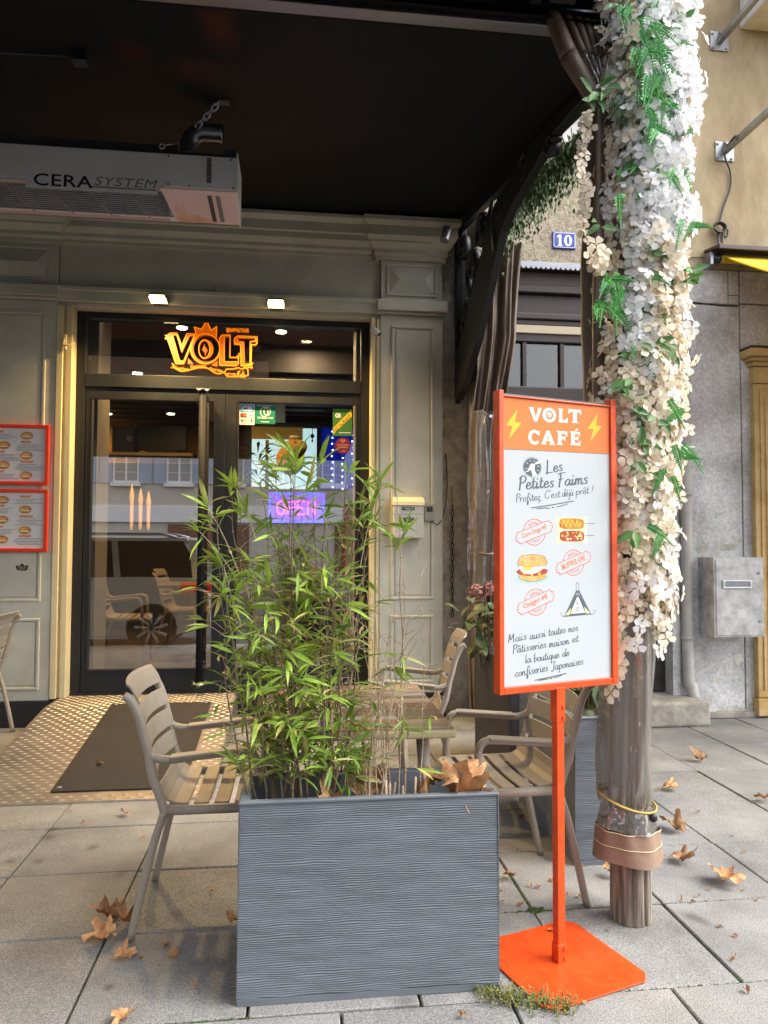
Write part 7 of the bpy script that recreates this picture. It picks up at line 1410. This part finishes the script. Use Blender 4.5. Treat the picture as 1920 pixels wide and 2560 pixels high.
# ================================================================== across the street (seen in the door glass)
oh = thing('opposite_house', 'cream house with pale blue shutters across the street, seen in the door glass', 'house', (-2, -10, 0)); HYo = -10.0
part('wall', 'housewall', oh, [(-16, 12, -18, HYo, 0, 4.85)]); part('white_band', 'houseband', oh, [(-16, 12, HYo, HYo+.08, 1.92, 2.40)], .01); part('plinth', 'stone', oh, [(-16, 12, HYo, HYo+.05, 0, .35)])
m_ = MB(); m_.prism([(HYo+.5, 4.85), (HYo-4, 6.6), (HYo-8.5, 4.85)], ((-16.4, 0, 0), (0, 1, 0), (0, 0, 1)), 28.8); m_.build('roof', 'roof', oh)
for k in range(-8, 10):
    x = -4.8+1.49*k
    for z in (3.05,):
        f_ = MB()
        for bx in ((x-.36, x-.31, z, z+1.5), (x+.31, x+.36, z, z+1.5), (x-.31, x+.31, z+1.44, z+1.5), (x-.31, x+.31, z, z+.06), (x-.03, x+.03, z+.06, z+1.44)): f_.box(bx[0], bx[1], HYo+.001, HYo+.04, bx[2], bx[3])
        w_ = f_.build('window', 'houseband', oh); g = MB(); g.box(x-.31, x+.31, HYo+.001, HYo+.02, z+.06, z+1.44); g.build('pane', 'curtainw', w_)
        for q in range(4): g = MB(); g.box(x-.31, x+.31, HYo+.0205, HYo+.026, z+.30+.28*q, z+.315+.28*q); g.build('muntin', 'houseband', w_)
        g = MB(); g.box(x-.42, x+.42, HYo+.001, HYo+.12, z-.10, z-.001); g.build('sill', 'houseband', w_)
        for s in (-1, 1): g = MB(); g.box(min(x+s*.37, x+s*.72), max(x+s*.37, x+s*.72), HYo+.001, HYo+.05, z-.02, z+1.5); g.build('shutter', 'shutter', oh, bevel=.005)
for (x0, x1) in ((-9.5, -7.2), (-3.6, -1.3), (1.2, 3.4), (5.4, 7.6)): part('garage_door', 'garage', oh, [(x0, x1, HYo+.001, HYo+.04, .36, 1.86)])
# parked car
car = thing('parked_car', 'silver estate car parked at the kerb, seen reflected in the left door pane', 'car', (-3.3, .8, -.12)); zb = -.12; cx0, cx1, cy0, cy1 = -5.5, -1.1, -.02, 1.70
m_ = MB(); body = [(cx1, zb+.35), (cx1-.02, zb+.75), (cx1-.10, zb+1.0), (cx1-.9, zb+1.02), (cx0+1.3, zb+1.0), (cx0+.2, zb+.86), (cx0, zb+.62), (cx0+.02, zb+.3), (cx0+.4, zb+.22), (cx1-.5, zb+.22)]
m_.prism(body[::-1], ((0, cy1, 0), (1, 0, 0), (0, 0, 1)), cy0-cy1 if False else (cy1-cy0)); m_.v = [(p[0], p[1]+0, p[2]) for p in m_.v]
ys = [p[1] for p in m_.v]; sh = cy0-min(ys); m_.v = [(p[0], p[1]+sh, p[2]) for p in m_.v]; m_.build('body', 'car', car, bevel=.06, seg=3)
m_ = MB(); gh = [(cx1-.10, cx1-.45), (cx0+1.25, cx0+1.95)]
m_.add([(cx1-.10, cy0+.05, zb+1.0), (cx1-.10, cy1-.05, zb+1.0), (cx0+1.2, cy1-.05, zb+1.0), (cx0+1.2, cy0+.05, zb+1.0), (cx1-.42, cy0+.22, zb+1.50), (cx1-.42, cy1-.22, zb+1.50), (cx0+2.0, cy1-.22, zb+1.50), (cx0+2.0, cy0+.22, zb+1.50)], [(0, 1, 5, 4), (1, 2, 6, 5), (2, 3, 7, 6), (3, 0, 4, 7)]); m_.build('side_glass', 'carglass', car)
m_ = MB(); m_.box(cx0+1.95, cx1-.35, cy0+.2, cy1-.2, zb+1.495, zb+1.55); m_.build('roof', 'car', car, bevel=.03)
for y in (cy0+.24, cy1-.24): m_ = MB(); m_.tube([(cx0+2.0, y, zb+1.55), (cx0+2.15, y, zb+1.60), (cx1-.7, y, zb+1.60), (cx1-.5, y, zb+1.55)], .018, 8); m_.build('roof_rail', 'alu', car)
for x in (cx1-.22, cx1-1.25, cx1-2.3): m_ = MB(); m_.add([(x-.04, cy1-.045, zb+1.0), (x+.05, cy1-.045, zb+1.0), (x-.04, cy1-.215, zb+1.505), (x-.12, cy1-.215, zb+1.505)], [(0, 1, 2, 3)]); m_.build('pillar', 'car', car)
for x in (cx1-.78, cx0+.85):
    for y in (cy0+.08, cy1-.08):
        s = 1 if y > .8 else -1; m_ = MB(); m_.cyl((x, y-s*.1, zb+.33), (x, y+s*.09, zb+.33), .33, 28); wh = m_.build('wheel', 'tyre', car); k = MB(); k.cyl((x, y+s*.091, zb+.33), (x, y+s*.094, zb+.33), .23, 24, 1)
        for q in range(9): a = 2*PI*q/9; k.tube([(x+.03*math.cos(a), y+s*.098, zb+.33+.03*math.sin(a)), (x+.22*math.cos(a+.25), y+s*.098, zb+.33+.22*math.sin(a+.25))], [.018, .03], 6, 0)
        k.build('rim', ['galv', 'black'], wh)
m_ = MB(); m_.box(cx1-.42, cx1+.012, cy1-.24, cy1+.008, zb+.80, zb+.95); m_.build('tail_light', 'taillight', car, bevel=.02); m_ = MB(); m_.box(cx1-.42, cx1+.012, cy0-.008, cy0+.24, zb+.80, zb+.95); m_.build('tail_light', 'taillight', car, bevel=.02)
